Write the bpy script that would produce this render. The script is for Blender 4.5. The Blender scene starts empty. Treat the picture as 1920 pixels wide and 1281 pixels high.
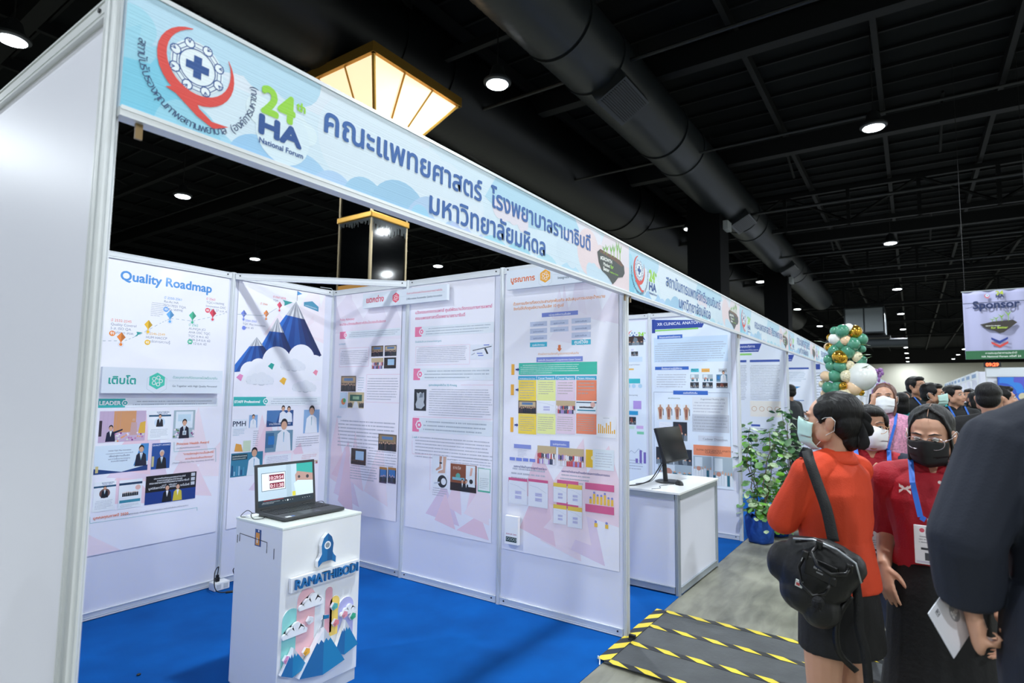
import bpy, bmesh, math, random
from mathutils import Vector, Matrix, noise
PI = math.pi
scene = bpy.context.scene
COL = scene.collection
V = Vector

# ------------------------------------------------------------------ camera
def cam_axes(yaw, pitch, roll):
    f = V((math.cos(pitch)*math.cos(yaw), math.cos(pitch)*math.sin(yaw), math.sin(pitch)))
    r = f.cross(V((0, 0, 1))).normalized()
    u = r.cross(f)
    return r*math.cos(roll)+u*math.sin(roll), u*math.cos(roll)-r*math.sin(roll), f
cr, cu, cf = cam_axes(math.radians(34.6486), math.radians(4.8774), math.radians(.7212))
cam = bpy.data.cameras.new('camera')
cam.sensor_width = 36; cam.lens = 1085.3/1920*36; cam.clip_start = .05; cam.clip_end = 400
cam.dof.use_dof = True; cam.dof.focus_distance = 3.3; cam.dof.aperture_fstop = 3.2
camo = bpy.data.objects.new('camera', cam); COL.objects.link(camo)
M3 = Matrix((cr, cu, -cf)).transposed().to_4x4()
camo.matrix_world = Matrix.Translation((-.5516, -1.5458, 1.5474)) @ M3
scene.camera = camo

# ------------------------------------------------------------------ world, exposure
scene.view_settings.view_transform = 'Standard'; scene.view_settings.look = 'None'
scene.view_settings.gamma = 1; scene.view_settings.use_curve_mapping = False
scene.view_settings.exposure = 0.07
world = bpy.data.worlds.new('hall_air'); scene.world = world; world.use_nodes = True
world.node_tree.nodes['Background'].inputs[0].default_value = (.78, .85, 1.0, 1)
world.node_tree.nodes['Background'].inputs[1].default_value = .5
LAMP_POWER = 390.0
LAMP_COLOR = (.88, .95, 1.0)

# ------------------------------------------------------------------ helpers
def lin(c):
    if isinstance(c, str):
        c = c.lstrip('#'); c = c if len(c) == 6 else ''.join(q+q for q in c); c = [int(c[i:i+2], 16)/255 for i in (0, 2, 4)]
    return tuple((x/12.92 if x <= .04045 else ((x+.055)/1.055)**2.4) for x in c)

MATS = {}
def mat(name, col='#ffffff', rough=.5, metal=0, bump=0, bscale=50, var=0, vscale=5, attr=False, emit=0, coat=0,
        alpha=1, trans=0, sheen=0, stretch=None, spec=.5, fibre=0):
    if name in MATS: return MATS[name]
    m = bpy.data.materials.new(name); m.use_nodes = True; nt = m.node_tree
    b = nt.nodes['Principled BSDF']; L = nt.links
    c = lin(col)
    b.inputs['Base Color'].default_value = (*c, 1)
    b.inputs['Roughness'].default_value = rough; b.inputs['Metallic'].default_value = metal
    b.inputs['Specular IOR Level'].default_value = spec
    b.inputs['Coat Weight'].default_value = coat; b.inputs['Coat Roughness'].default_value = .08
    b.inputs['Alpha'].default_value = alpha; b.inputs['Transmission Weight'].default_value = trans
    b.inputs['Sheen Weight'].default_value = 0
    if emit:
        b.inputs['Emission Color'].default_value = (*c, 1); b.inputs['Emission Strength'].default_value = emit
    tc = nt.nodes.new('ShaderNodeTexCoord'); mp = nt.nodes.new('ShaderNodeMapping')
    L.new(tc.outputs['Object'], mp.inputs[0])
    if stretch: mp.inputs['Scale'].default_value = stretch
    src = None
    if attr:
        a = nt.nodes.new('ShaderNodeAttribute'); a.attribute_name = 'Col'; src = a.outputs['Color']
        L.new(src, b.inputs['Base Color'])
        if emit: L.new(src, b.inputs['Emission Color'])
    if var:
        n = nt.nodes.new('ShaderNodeTexNoise'); n.inputs['Scale'].default_value = vscale; n.inputs['Detail'].default_value = 6
        L.new(mp.outputs[0], n.inputs['Vector'])
        r = nt.nodes.new('ShaderNodeMapRange'); r.inputs[1].default_value = .3; r.inputs[2].default_value = .7
        r.inputs[3].default_value = 1-var; r.inputs[4].default_value = 1+var
        L.new(n.outputs[0], r.inputs[0])
        mx = nt.nodes.new('ShaderNodeVectorMath'); mx.operation = 'SCALE'
        if src: L.new(src, mx.inputs[0])
        else: mx.inputs[0].default_value = c
        L.new(r.outputs[0], mx.inputs['Scale']); L.new(mx.outputs[0], b.inputs['Base Color'])
    if bump:
        n = nt.nodes.new('ShaderNodeTexNoise'); n.inputs['Scale'].default_value = bscale; n.inputs['Detail'].default_value = 4
        L.new(mp.outputs[0], n.inputs['Vector'])
        bp = nt.nodes.new('ShaderNodeBump'); bp.inputs['Strength'].default_value = bump; bp.inputs['Distance'].default_value = .01
        L.new(n.outputs[0], bp.inputs['Height']); L.new(bp.outputs[0], b.inputs['Normal'])
    MATS[name] = m
    return m

def frame_of(d, ref=V((0, 0, 1))):
    d = d.normalized()
    if abs(d.dot(ref)) > .98: ref = V((0, 1, 0)) if abs(d.y) < .9 else V((1, 0, 0))
    x = ref.cross(d).normalized(); y = d.cross(x)
    return x, y

class MB:
    def __init__(s): s.v = []; s.f = []; s.c = []; s.m = []; s.cur = None; s.mi = 0
    def add(s, vs, fs, col=None):
        o = len(s.v); s.v += [tuple(p) for p in vs]; s.f += [tuple(i+o for i in f) for f in fs]
        s.c += [col or s.cur]*len(fs); s.m += [s.mi]*len(fs); return s
    def box(s, x0, y0, z0, x1, y1, z1, M=None, col=None):
        p = [V((x, y, z)) for z in (z0, z1) for y in (y0, y1) for x in (x0, x1)]
        if M: p = [M @ q for q in p]
        return s.add(p, [(0, 2, 3, 1), (4, 5, 7, 6), (0, 1, 5, 4), (2, 6, 7, 3), (0, 4, 6, 2), (1, 3, 7, 5)], col)
    def tube(s, pts, r, n=8, cap=True, ref=V((0, 0, 1)), dome=False, closed=False, col=None):
        pts = [V(p) for p in pts]; k = len(pts)
        rs = list(r) if isinstance(r, list) else [r]*k
        rs = [(q if isinstance(q, tuple) else (q, q)) for q in rs]
        if dome:
            def ends(p, d, q):
                o = []
                for t in (.0, .45, .8):
                    o.append((p+d*(max(q)*math.sin(PI/2*(1-t))), (q[0]*max(.05, math.cos(PI/2*(1-t))), q[1]*max(.05, math.cos(PI/2*(1-t))))))
                return o
            d0 = (pts[0]-pts[1]).normalized(); d1 = (pts[-1]-pts[-2]).normalized()
            a = ends(pts[0], d0, rs[0]); b = ends(pts[-1], d1, rs[-1])[::-1]
            pts = [q[0] for q in a]+pts+[q[0] for q in b]; rs = [q[1] for q in a]+rs+[q[1] for q in b]; k = len(pts)
        vs = []
        for i in range(k):
            if closed: d = pts[(i+1) % k]-pts[i-1]
            else: d = pts[min(i+1, k-1)]-pts[max(i-1, 0)]
            if d.length < 1e-9: d = V((0, 0, 1))
            x, y = frame_of(d, ref)
            for j in range(n):
                a = 2*PI*j/n
                vs.append(pts[i]+x*math.cos(a)*rs[i][0]+y*math.sin(a)*rs[i][1])
        fs = []
        for i in range(k if closed else k-1):
            for j in range(n):
                a = i*n+j; b = i*n+(j+1) % n; c = ((i+1) % k)*n+(j+1) % n; d = ((i+1) % k)*n+j
                fs.append((a, b, c, d))
        if cap and not closed:
            fs.append(tuple(reversed(range(n)))); fs.append(tuple((k-1)*n+j for j in range(n)))
        return s.add(vs, fs, col)
    def ball(s, c, r, n=12, m=8, M=None, col=None):
        if not isinstance(r, tuple): r = (r, r, r)
        vs = []; fs = []
        for i in range(1, m):
            t = PI*i/m
            for j in range(n):
                a = 2*PI*j/n; vs.append(V((math.sin(t)*math.cos(a)*r[0], math.sin(t)*math.sin(a)*r[1], math.cos(t)*r[2])))
        vs.append(V((0, 0, r[2]))); vs.append(V((0, 0, -r[2]))); T = len(vs)-2; B = T+1
        for i in range(m-2):
            for j in range(n): fs.append((i*n+j, (i+1)*n+j, (i+1)*n+(j+1) % n, i*n+(j+1) % n))
        for j in range(n):
            fs.append((T, j, (j+1) % n)); fs.append((B, (m-2)*n+(j+1) % n, (m-2)*n+j))
        if M: vs = [M @ q for q in vs]
        return s.add([q+V(c) for q in vs], fs, col)
    def lathe(s, prof, c=(0, 0, 0), n=24, M=None, col=None):
        vs = []; fs = []; c = V(c)
        for r, z in prof:
            for j in range(n):
                a = 2*PI*j/n; q = V((r*math.cos(a), r*math.sin(a), z)); vs.append(((M @ q) if M else q)+c)
        for i in range(len(prof)-1):
            for j in range(n): fs.append((i*n+j, i*n+(j+1) % n, (i+1)*n+(j+1) % n, (i+1)*n+j))
        fs.append(tuple(reversed(range(n)))); fs.append(tuple((len(prof)-1)*n+j for j in range(n)))
        return s.add(vs, fs, col)
    def prism(s, poly, a, b, M=None, col=None):
        """poly in (x,z), extruded along y from a to b"""
        n = len(poly); ar = sum(poly[i][0]*poly[(i+1) % n][1]-poly[(i+1) % n][0]*poly[i][1] for i in range(n))
        if ar < 0: poly = poly[::-1]
        vs = [V((p[0], a, p[1])) for p in poly]+[V((p[0], b, p[1])) for p in poly]
        if M: vs = [M @ q for q in vs]
        fs = [tuple(range(n)), tuple(reversed(range(n, 2*n)))]
        for i in range(n): j = (i+1) % n; fs.append((j, i, i+n, j+n))
        return s.add(vs, fs, col)
    def mesh(s, name, smooth=False):
        me = bpy.data.meshes.new(name); me.from_pydata(s.v, [], s.f)
        if any(c is not None for c in s.c):
            at = me.color_attributes.new('Col', 'FLOAT_COLOR', 'CORNER'); buf = []
            for p, c in zip(me.polygons, s.c):
                cc = c or (.8, .8, .8); buf += [cc[0], cc[1], cc[2], 1.0]*p.loop_total
            at.data.foreach_set('color', buf)
        if smooth: me.polygons.foreach_set('use_smooth', [True]*len(me.polygons))
        if any(s.m): me.polygons.foreach_set('material_index', s.m)
        me.update(); return me
    def build(s, name, m, parent=None, smooth=False, bevel=0, sub=0, loc=None, rotz=0, auto=False):
        o = bpy.data.objects.new(name, s.mesh(name, smooth or auto)); COL.objects.link(o)
        for q in (m if isinstance(m, (list, tuple)) else [m]): o.data.materials.append(q)
        if parent: o.parent = parent
        if loc: o.location = loc
        if rotz: o.rotation_euler.z = rotz
        if bevel:
            b = o.modifiers.new('bevel', 'BEVEL'); b.width = bevel; b.segments = 2; b.limit_method = 'ANGLE'
        if sub:
            b = o.modifiers.new('subd', 'SUBSURF'); b.levels = sub; b.render_levels = sub
        if auto:
            try: o.data.set_sharp_from_angle(angle=math.radians(40))
            except Exception: pass
        return o

def tag(o, label=None, cat=None, group=None, kind=None):
    if label: o['label'] = label
    if cat: o['category'] = cat
    if group: o['group'] = group
    if kind: o['kind'] = kind
    return o
def thing(name, label, cat, loc=(0, 0, 0), rotz=0, group=None):
    o = bpy.data.objects.new(name, None); COL.objects.link(o); o.empty_display_size = .1
    o.location = loc; o.rotation_euler.z = rotz
    return tag(o, label, cat, group)
def copy_tree(o, parent=None):
    c = o.copy(); COL.objects.link(c); c.parent = parent
    for ch in list(o.children): copy_tree(ch, c)
    return c
ORD = ['nearest', 'second', 'third', 'fourth', 'fifth', 'sixth', 'seventh', 'eighth', 'ninth', 'tenth', 'eleventh', 'twelfth', 'thirteenth', 'fourteenth', 'fifteenth', 'sixteenth', 'seventeenth']

# ------------------------------------------------------------------ flat print
TXT = {}
def text_mesh(st):
    if st in TXT: return TXT[st]
    c = bpy.data.curves.new('lettering', 'FONT'); c.body = st; c.resolution_u = 3; c.size = 1
    o = bpy.data.objects.new('lettering', c)
    me = o.to_mesh()
    vs = [(p.co.x, p.co.y) for p in me.vertices]; fs = [tuple(p.vertices) for p in me.polygons]
    o.to_mesh_clear(); bpy.data.objects.remove(o); bpy.data.curves.remove(c)
    if not vs: vs = [(0, 0)]
    bb = (min(v[0] for v in vs), max(v[0] for v in vs), min(v[1] for v in vs), max(v[1] for v in vs))
    TXT[st] = (vs, fs, bb); return TXT[st]

def clip_poly(poly, box):
    x0, z0, x1, z1 = box
    for ax, lim, sg in ((0, x0, 1), (0, x1, -1), (1, z0, 1), (1, z1, -1)):
        out = []
        for i in range(len(poly)):
            a = poly[i-1]; b = poly[i]; ia = (a[ax]-lim)*sg >= 0; ib = (b[ax]-lim)*sg >= 0
            if ia != ib:
                t = (lim-a[ax])/(b[ax]-a[ax]); out.append((a[0]+(b[0]-a[0])*t, a[1]+(b[1]-a[1])*t))
            if ib: out.append(b)
        poly = out
        if len(poly) < 3: return []
    return poly

class Print:
    """ink on one flat sheet, drawn in the sheet's own metres: s to the right, z up; the viewer is on the -y side"""
    def __init__(s, s0=0, z0=0, clip=None, y=0): s.o = (s0, z0); s.clip = clip; s.g = {}; s.y = y; s.n = 0; s.cur = 'printed_graphics'
    def mb(s): return s.g.setdefault(s.cur, MB())
    def put(s, vs, fs, col):
        s.n += 1; y = s.y-s.n*6e-6
        s.mb().add([(a-s.o[0], y, b-s.o[1]) for a, b in vs], fs, lin(col))
    def poly(s, pts, col):
        if s.clip: pts = clip_poly(list(pts), s.clip)
        n = len(pts)
        if n < 3: return
        if sum(pts[i][0]*pts[(i+1) % n][1]-pts[(i+1) % n][0]*pts[i][1] for i in range(n)) < 0: pts = pts[::-1]
        s.put(pts, [tuple(range(n))], col)
    def rect(s, a, b, c, d, col): s.poly([(min(a, c), min(b, d)), (max(a, c), min(b, d)), (max(a, c), max(b, d)), (min(a, c), max(b, d))], col)
    def circ(s, a, b, r, col, n=20, rz=None):
        rz = rz or r; s.poly([(a+r*math.cos(2*PI*i/n), b+rz*math.sin(2*PI*i/n)) for i in range(n)], col)
    def line(s, pts, w, col):
        for (a, b), (c, d) in zip(pts, pts[1:]):
            l = math.hypot(c-a, d-b) or 1; nx, nz = -(d-b)/l*w/2, (c-a)/l*w/2
            s.poly([(a+nx, b+nz), (c+nx, d+nz), (c-nx, d-nz), (a-nx, b-nz)], col)
    def frame(s, a, b, c, d, w, col): s.line([(a, b), (c, b), (c, d), (a, d), (a, b)], w, col)
    def ring(s, a, b, r, w, col, a0=0, a1=2*PI, n=32):
        for i in range(n):
            t0 = a0+(a1-a0)*i/n; t1 = a0+(a1-a0)*(i+1)/n; q = lambda rr, t: (a+rr*math.cos(t), b+rr*math.sin(t))
            s.poly([q(r-w/2, t0), q(r-w/2, t1), q(r+w/2, t1), q(r+w/2, t0)], col)
            s.n -= 1
        s.n += 1
    def text(s, st, a, b, size=None, col='#333333', width=None, align='L', bold=0, rot=0, squash=1, height=None):
        vs, fs, bb = text_mesh(st)
        w = bb[1]-bb[0] or 1
        k = size if size else width/w
        kx = width/w if width else k*squash
        if height: k = height/(bb[3]-bb[2]); 
        off = -bb[0]*kx if align == 'L' else (-(bb[0]+bb[1])/2*kx if align == 'C' else -bb[1]*kx)
        c_, s_ = math.cos(rot), math.sin(rot)
        offs = [(0, 0)] if not bold else [(bold*k*math.cos(t), bold*k*math.sin(t)) for t in [PI/4*i for i in range(8)]]
        for dx, dz in offs:
            P = []
            for x, z in vs:
                x = x*kx+off+dx; z = z*k+dz; P.append((a+x*c_-z*s_, b+x*s_+z*c_))
            if s.clip: P = [(min(max(p[0], s.clip[0]), s.clip[2]), min(max(p[1], s.clip[1]), s.clip[3])) for p in P]
            s.put(P, fs, col)
    def body(s, a, b, c, d, n, col='#a3a7b3', seed=0, fill=.92, h=.34):
        """n lines of small print too fine to read"""
        R = random.Random(seed+n); x0, x1 = min(a, c), max(a, c); z0, z1 = min(b, d), max(b, d); st = (z1-z0)/n
        vs = []; fs = []
        for i in range(n):
            z = z1-st*(i+.75); x = x0+(.04*(x1-x0) if i == 0 else 0); end = x0+(x1-x0)*(R.uniform(.5, .9) if i == n-1 else R.uniform(fill, 1))
            while x < end:
                w = R.uniform(.14, .5)*st; w = min(w, end-x); k = len(vs); hh = st*h
                vs += [(x, z), (x+w, z), (x+w, z+hh), (x, z+hh)]; fs.append((k, k+1, k+2, k+3)); x += w+st*(.1 if R.random() < .88 else .3)
        c_ = col.lstrip('#'); c_ = c_ if len(c_) == 6 else ''.join(q+q for q in c_)
        s.put(vs, fs, '#'+''.join('%02x' % int(int(c_[i:i+2], 16)*.62+236*.38) for i in (0, 2, 4)))
    def build(s, parent, m):
        out = []
        for k, mb in s.g.items(): out.append(mb.build(k, m, parent))
        return out

# ------------------------------------------------------------------ materials
m_panel = mat('white_laminate_panel', '#e3e5f2', .38, bump=.03, bscale=220)
m_alu = mat('anodised_aluminium', '#dde1e4', .35, metal=.25, bump=.02, bscale=300, stretch=(1, 1, .05))
m_alu_dark = mat('grey_aluminium', '#b4babf', .35, metal=.4)
m_screw = mat('dark_screw', '#3a3c40', .4, metal=.7)
m_print = mat('matt_print', attr=True, rough=.42, bump=.04, bscale=9)
m_gloss = mat('glossy_laminated_print', attr=True, rough=.24, bump=.25, bscale=7, coat=.25)
m_black = mat('black_plastic', '#17191b', .45)
m_steel = mat('black_painted_steel', '#050709', .6)

# ------------------------------------------------------------------ the hall
def concrete():
    m = bpy.data.materials.new('polished_concrete'); m.use_nodes = True; nt = m.node_tree; L = nt.links; b = nt.nodes['Principled BSDF']
    tc = nt.nodes.new('ShaderNodeTexCoord')
    def noi(sc, det, vec=None, dist=0):
        n = nt.nodes.new('ShaderNodeTexNoise'); n.inputs['Scale'].default_value = sc; n.inputs['Detail'].default_value = det
        n.inputs['Distortion'].default_value = dist; L.new(vec or tc.outputs['Object'], n.inputs['Vector']); return n.outputs[0]
    mp = nt.nodes.new('ShaderNodeMapping'); mp.inputs['Scale'].default_value = (1, 4, 1); L.new(tc.outputs['Object'], mp.inputs[0])
    mx = nt.nodes.new('ShaderNodeMath'); mx.operation = 'ADD'; L.new(noi(1.3, 10, None, 1), mx.inputs[0]); L.new(noi(3.2, 8, mp.outputs[0], .5), mx.inputs[1])
    cr_ = nt.nodes.new('ShaderNodeValToRGB'); e = cr_.color_ramp.elements
    e[0].position = .36; e[0].color = (*lin('#66665b'), 1); e[1].position = .62; e[1].color = (*lin('#969586'), 1)
    hv = nt.nodes.new('ShaderNodeMath'); hv.operation = 'MULTIPLY'; hv.inputs[1].default_value = .5
    L.new(mx.outputs[0], hv.inputs[0]); L.new(hv.outputs[0], cr_.inputs[0]); L.new(cr_.outputs[0], b.inputs['Base Color'])
    rr = nt.nodes.new('ShaderNodeMapRange'); rr.inputs[3].default_value = .28; rr.inputs[4].default_value = .5
    L.new(noi(5, 6), rr.inputs[0]); L.new(rr.outputs[0], b.inputs['Roughness'])
    bp = nt.nodes.new('ShaderNodeBump'); bp.inputs['Strength'].default_value = .08; L.new(noi(60, 4), bp.inputs['Height']); L.new(bp.outputs[0], b.inputs['Normal'])
    return m
f = MB().box(-30, -30, -.2, 126, 40, -.004).build('floor', concrete()); tag(f, kind='structure')
m_deck = mat('black_roof_deck', '#04080b', .9, spec=.15, bump=.2, bscale=3, var=.3, vscale=.6)
ceil = MB().box(-30, -30, 9.9, 126, 40, 10.0).build('ceiling', m_deck); tag(ceil, kind='structure')
w = MB().box(125, -30, 7.3, 125.3, 40, 10).build('wall_far_upper', m_steel); tag(w, kind='structure')
w = MB().box(125, -30, 0, 125.3, 40, 7.3).build('wall_far', mat('cream_wall_paint', '#f4f2e2', .7)); tag(w, kind='structure')
w = MB().box(-30, 40, 0, 126, 40.3, 10).build('wall_left', mat('dark_hall_wall', '#0a0d10', .8)); tag(w, kind='structure')

for nm, q in (('wall_right', (-30, -30.3, 0, 126, -30, 7.3)), ('wall_near', (-30.3, -30, 0, -30, 40, 7.3))):
    tag(MB().box(*q).build(nm, mat('cream_wall_paint', '#f4f2e2', .7)), kind='structure')
for nm, q in (('wall_right_upper', (-30, -30.3, 7.3, 126, -30, 10)), ('wall_near_upper', (-30.3, -30, 7.3, -30, 40, 10))):
    tag(MB().box(*q).build(nm, m_steel), kind='structure')
m_purlin = mat('dark_grey_roof_steel', '#080b0e', .7, spec=.25)
# deck ribs and purlins
rb = MB()
for i in range(120):
    x = -8+i*.9; rb.box(x, -28, 9.82, x+.06, 40, 9.9)
o = rb.build('deck_rib', m_purlin, ceil); o['kind'] = 'stuff'
for i in range(24):
    y = -22+i*2.6; MB().box(-12, y, 9.55, 124, y+.12, 9.82).build('purlin', m_purlin, ceil)
def truss(x, z0, z1, y0=-24, y1=38, w=.16, step=2.2):
    t = MB(); t.box(x-w/2, y0, z0, x+w/2, y1, z0+.16); t.box(x-w/2, y0, z1-.16, x+w/2, y1, z1)
    y = y0; k = 0
    while y+step <= y1:
        a, b = (V((x, y, z0+.1)), V((x, y+step, z1-.1))) if k % 2 else (V((x, y, z1-.1)), V((x, y+step, z0+.1)))
        t.tube([a, b], .055, 4); t.box(x-.06, y-.06, z0, x+.06, y+.06, z1); y += step; k += 1
    return t.build('roof_truss', m_purlin, ceil)
for x, z0, z1 in ((24.3, 8.0, 9.5), (36, 8.0, 9.5), (48, 8.0, 9.5), (60, 8.0, 9.5), (74, 8.0, 9.5)): truss(x, z0, z1)
for x, z, w_, h_ in ((-3, 9.2, .3, .4), (3.2, 9.2, .3, .4), (8.4, 8.6, .12, .2), (12.3, 9.0, .3, .5), (18.4, 8.9, .3, .5), (30, 8.8, .3, .5), (42, 8.8, .3, .5)):
    MB().box(x-w_/2, -24, z, x+w_/2, 38, z+h_).build('roof_beam', m_purlin, ceil)
for x, z, r in ((14.7, 8.0, .035), (5.0, 8.6, .03), (20.8, 7.9, .05), (27.5, 7.7, .05), (9.9, 8.2, .04), (33, 7.9, .05)):
    MB().tube([(x, -24, z), (x, 38, z)], r, 8).build('sprinkler_pipe', mat('grey_conduit', '#14181b', .4, metal=.3), ceil)
for x in (6, 18, 30, 42):
    for y in (-8, -2.5, 1.5, 8, 15, 22): MB().tube([(x, y, 9.6), (x+2.6, y, 8.9)], .04, 6).build('brace_rod', m_purlin, ceil)

# ventilation ducts
def duct(label, y, z, r, x0, x1, dark, grilles, seam):
    t = thing('ventilation_duct', label, 'duct', (x0, y, z))
    m = mat('duct_cloth_'+('dark' if dark else 'grey'), '#0c0f12' if dark else '#23282c', .42, metal=.35, bump=.12, bscale=3)  # darker tone paints in the weaker light on the duct behind
    b = MB(); L_ = x1-x0; n = int(L_/.085); pts = [(i*L_/n, 0, 0) for i in range(n+1)]
    rs = []
    for i in range(n+1):
        x = i*L_/n; near = any(abs(x-s_) < .75 for s_ in seam)
        rs.append(r if near else r+(.016 if i % 2 else -.012))
    b.tube(pts, rs, 40); b.build('duct_tube', m, t, auto=False, smooth=True)
    for s_ in seam:
        for d in (-.72, .72): MB().tube([(s_+d-.03, 0, 0), (s_+d+.03, 0, 0)], r+.03, 40).build('joint_ring', m, t, auto=True)
    for gx, ang in grilles:
        R_ = Matrix.Translation((gx, 0, 0)) @ Matrix.Rotation(ang, 4, 'X')
        g = MB(); g.box(-.62, -.36, -r-.16, .62, .36, -r+.12, M=R_).build('grille_box', m, t)
        g = MB()
        for k in range(13): g.box(-.56, -.3+k*.047, -r-.18, .56, -.285+k*.047, -r-.15, M=R_)
        g.build('grille_slats', m_steel, t)['kind'] = 'stuff'
    for k in range(1, int(L_/6)):
        MB().tube([(k*6, 0, r), (k*6, 0, 9.9-z)], .012, 5).build('hanger_rod', m_steel, t)
    return t
duct('large round corrugated grey air duct crossing above the aisle', 3.56, 8.28, .7, -6, 45.5, False,
     [(16.2, -.5), (26.6, -.5), (36, -.5)], [14.9, 20.2, 28.5, 39])
duct('dark round air duct behind the grey one, farther over the booths', 7.5, 8.7, 1.05, -6, 60, True, [], [14, 26, 38])

# high bay lamps
m_lens = mat('lamp_lens', '#f2f9ff', .5, emit=26)
m_can = mat('lamp_housing', '#2b2f33', .5, metal=.4)
def lamp(x, y, label, lit=True):
    t = thing('ceiling_lamp', label, 'lamp', (x, y, 7.5), group='round high-bay lamps under the black roof')
    MB().lathe([(.21, .0), (.27, .03), (.27, .07), (.17, .16), (.12, .34), (.05, .4)], n=28).build('housing', m_can, t, auto=True)
    MB().lathe([(.2, -.012), (.21, 0)], n=28).build('lens', m_lens, t)
    MB().tube([(0, 0, .4), (0, 0, 2.4)], .012, 6).build('hanger_rod', m_steel, t)
    if lit:
        l = bpy.data.lights.new('lamp_light', 'AREA'); l.shape = 'DISK'; l.size = .4; l.energy = LAMP_POWER; l.color = LAMP_COLOR
        lo = bpy.data.objects.new('lamp_light', l); COL.objects.link(lo); lo.parent = t; lo.location = (0, 0, -.02)
rows = [(-1.05, -9.6, 12, 'row over the aisle'), (4.9, -15.7, 11, 'row beside the grey duct'), (11.1, -21.5, 7, 'row beyond the gold capital'),
        (17.1, -3.8, 4, 'row over far left booths'), (23.4, 2.5, 3, 'leftmost far row'), (-7.1, -15.7, 13, 'row right of the aisle'),
        (-13.1, -21.5, 12, 'third row on the right'), (-19.1, -15.7, 8, 'fourth row on the right'), (-25.1, -21.5, 8, 'row beside the right wall')]
for y, x0, n, where in rows:
    for i in range(n):
        x = x0+i*11.93
        if y == -1.05 or True: lamp(x, y, 'round white high-bay lamp, %s of the %s' % (ORD[i], where), lit=True)

# black pillar with a gold lit capital
m_gold = mat('gold_metal', '#b98f42', .38, metal=.8)
m_glass = mat('black_mirror_cladding', '#030405', .07, spec=.25)
px, py, hw = 7.215, 7.235, .455
t = thing('pillar', 'square black glossy pillar with gold edges and lit gold capital behind booth', 'pillar', (px, py, 0))
for s_, z0, z1 in ((0, 0, 2.2), (1, 2.2, 3.5), (2, 3.5, 4.83), (3, 4.83, 6.45)):
    MB().box(-hw, -hw, z0, hw, hw, z1-.015).build('cladding_panel', m_glass, t)
for sx in (-1, 1):
    for sy in (-1, 1): MB().box(sx*hw-.022, sy*hw-.022, 0, sx*hw+.022, sy*hw+.022, 6.5).build('corner_trim', mat('brushed_brass', '#8d8067', .3, metal=.8), t)
MB().box(-hw-.05, -hw-.05, 4.8, hw+.05, hw+.05, 4.92).build('gold_band', m_gold, t, bevel=.02)
MB().box(-hw-.02, -hw-.02, 2.9, hw+.02, hw+.02, 3.55).build('orange_reflection', mat('amber_reflection', '#b98434', .35, metal=.3), t)  # orange panel's reflection in the mirror cladding, put in as a coloured box
fr = MB()
for i in range(40):
    a = -hw+i*2*hw/40; l = random.Random(i).uniform(.05, .3)
    fr.box(a, -hw-.03, 4.8-l, a+.008, -hw-.022, 4.8); fr.box(-hw-.03, a, 4.8-l*.5, -hw-.022, a+.008, 4.8)
fr.build('bead_fringe', mat('dark_beads', '#2b3538', .3), t)['kind'] = 'stuff'
H0, H1, C = 6.5, 7.5, 1.16
m_shade = mat('glowing_onyx_shade', '#ffdcb4', .5, emit=1.0)
for q in range(4):
    Rq = Matrix.Rotation(q*PI/2, 4, 'Z')
    for i in range(3):
        a0, a1 = -1+i*2/3, -1+(i+1)*2/3
        MB().add([Rq @ V(p) for p in ((a0*hw, -hw, H0), (a1*hw, -hw, H0), (a1*C, -C, H1), (a0*C, -C, H1))], [(0, 1, 2, 3)]).build('shade_pane', m_shade, t)
    g = MB()
    for i in range(4):
        a = -1+i*2/3; d = V((a*(C-hw), -(C-hw), H1-H0)); p0 = V((a*hw, -hw-.012, H0)); p1 = V((a*C, -C-.012, H1))
        g.tube([Rq @ p0, Rq @ p1], .026 if i in (0, 3) else .021, 4)
    g.box(-C-.05, -C-.06, H1-.03, C+.05, -C+.02, H1+.16, M=Rq); g.box(-hw-.04, -hw-.04, H0-.1, hw+.04, -hw+.02, H0+.03, M=Rq)
    g.build('gold_rib_frame', m_gold, t)
MB().box(-C-.02, -C-.02, H1+.14, C+.02, C+.02, H1+.17).build('capital_top', m_black, t)
MB().box(-hw, -hw, H1+.17, hw, hw, 9.9).build('pillar_shaft', m_steel, t)
# plain dark pillars farther on
for (x, y, lab) in ((19.5, 4.1, 'dark square pillar with a small white box near its top'), (31.0, 3.9, 'farther dark square pillar under the grey duct')):
    t = thing('pillar', lab, 'pillar', (x, y, 0))
    MB().box(-.55, -.55, 0, .55, .55, 9.9).build('shaft', mat('charcoal_paint', '#040507', .9, spec=.1), t)
    MB().box(-.2, -.72, 7.1, .3, -.56, 7.4).build('junction_box', mat('pale_box', '#9aa0a2', .5), t)
# air handling unit platform near duct end
t = thing('air_handling_unit', 'grey boxy air handling unit hung at the end of the duct', 'air unit', (50, 1.2, 6.0))
MB().box(-2, -1.3, 0, 2, 1.2, 1.9).build('casing', mat('galvanised_sheet', '#33393d', .5, metal=.4), t)
for i in range(2):
    MB().box(-2.06, -1.2+i*1.2, .1, -2.0, -.1+i*1.2, 1.8).build('access_panel', mat('pale_galvanised', '#8a9296', .5, metal=.3), t)
for a in (-1.9, 1.9):
    for b in (-1.2, 1.1): MB().tube([(a, b, 1.9), (a, b, 3.9)], .04, 6).build('hanger_rod', m_steel, t)
MB().box(-2.3, -1.6, -.35, 2.3, 1.5, -.2).build('platform', m_purlin, t)
MB().tube([(-2.2, -2.6, -.75), (-2.2, 2.4, -.75)], .3, 16).build('return_pipe', mat('galvanised_sheet', '#33393d'), t)

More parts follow.
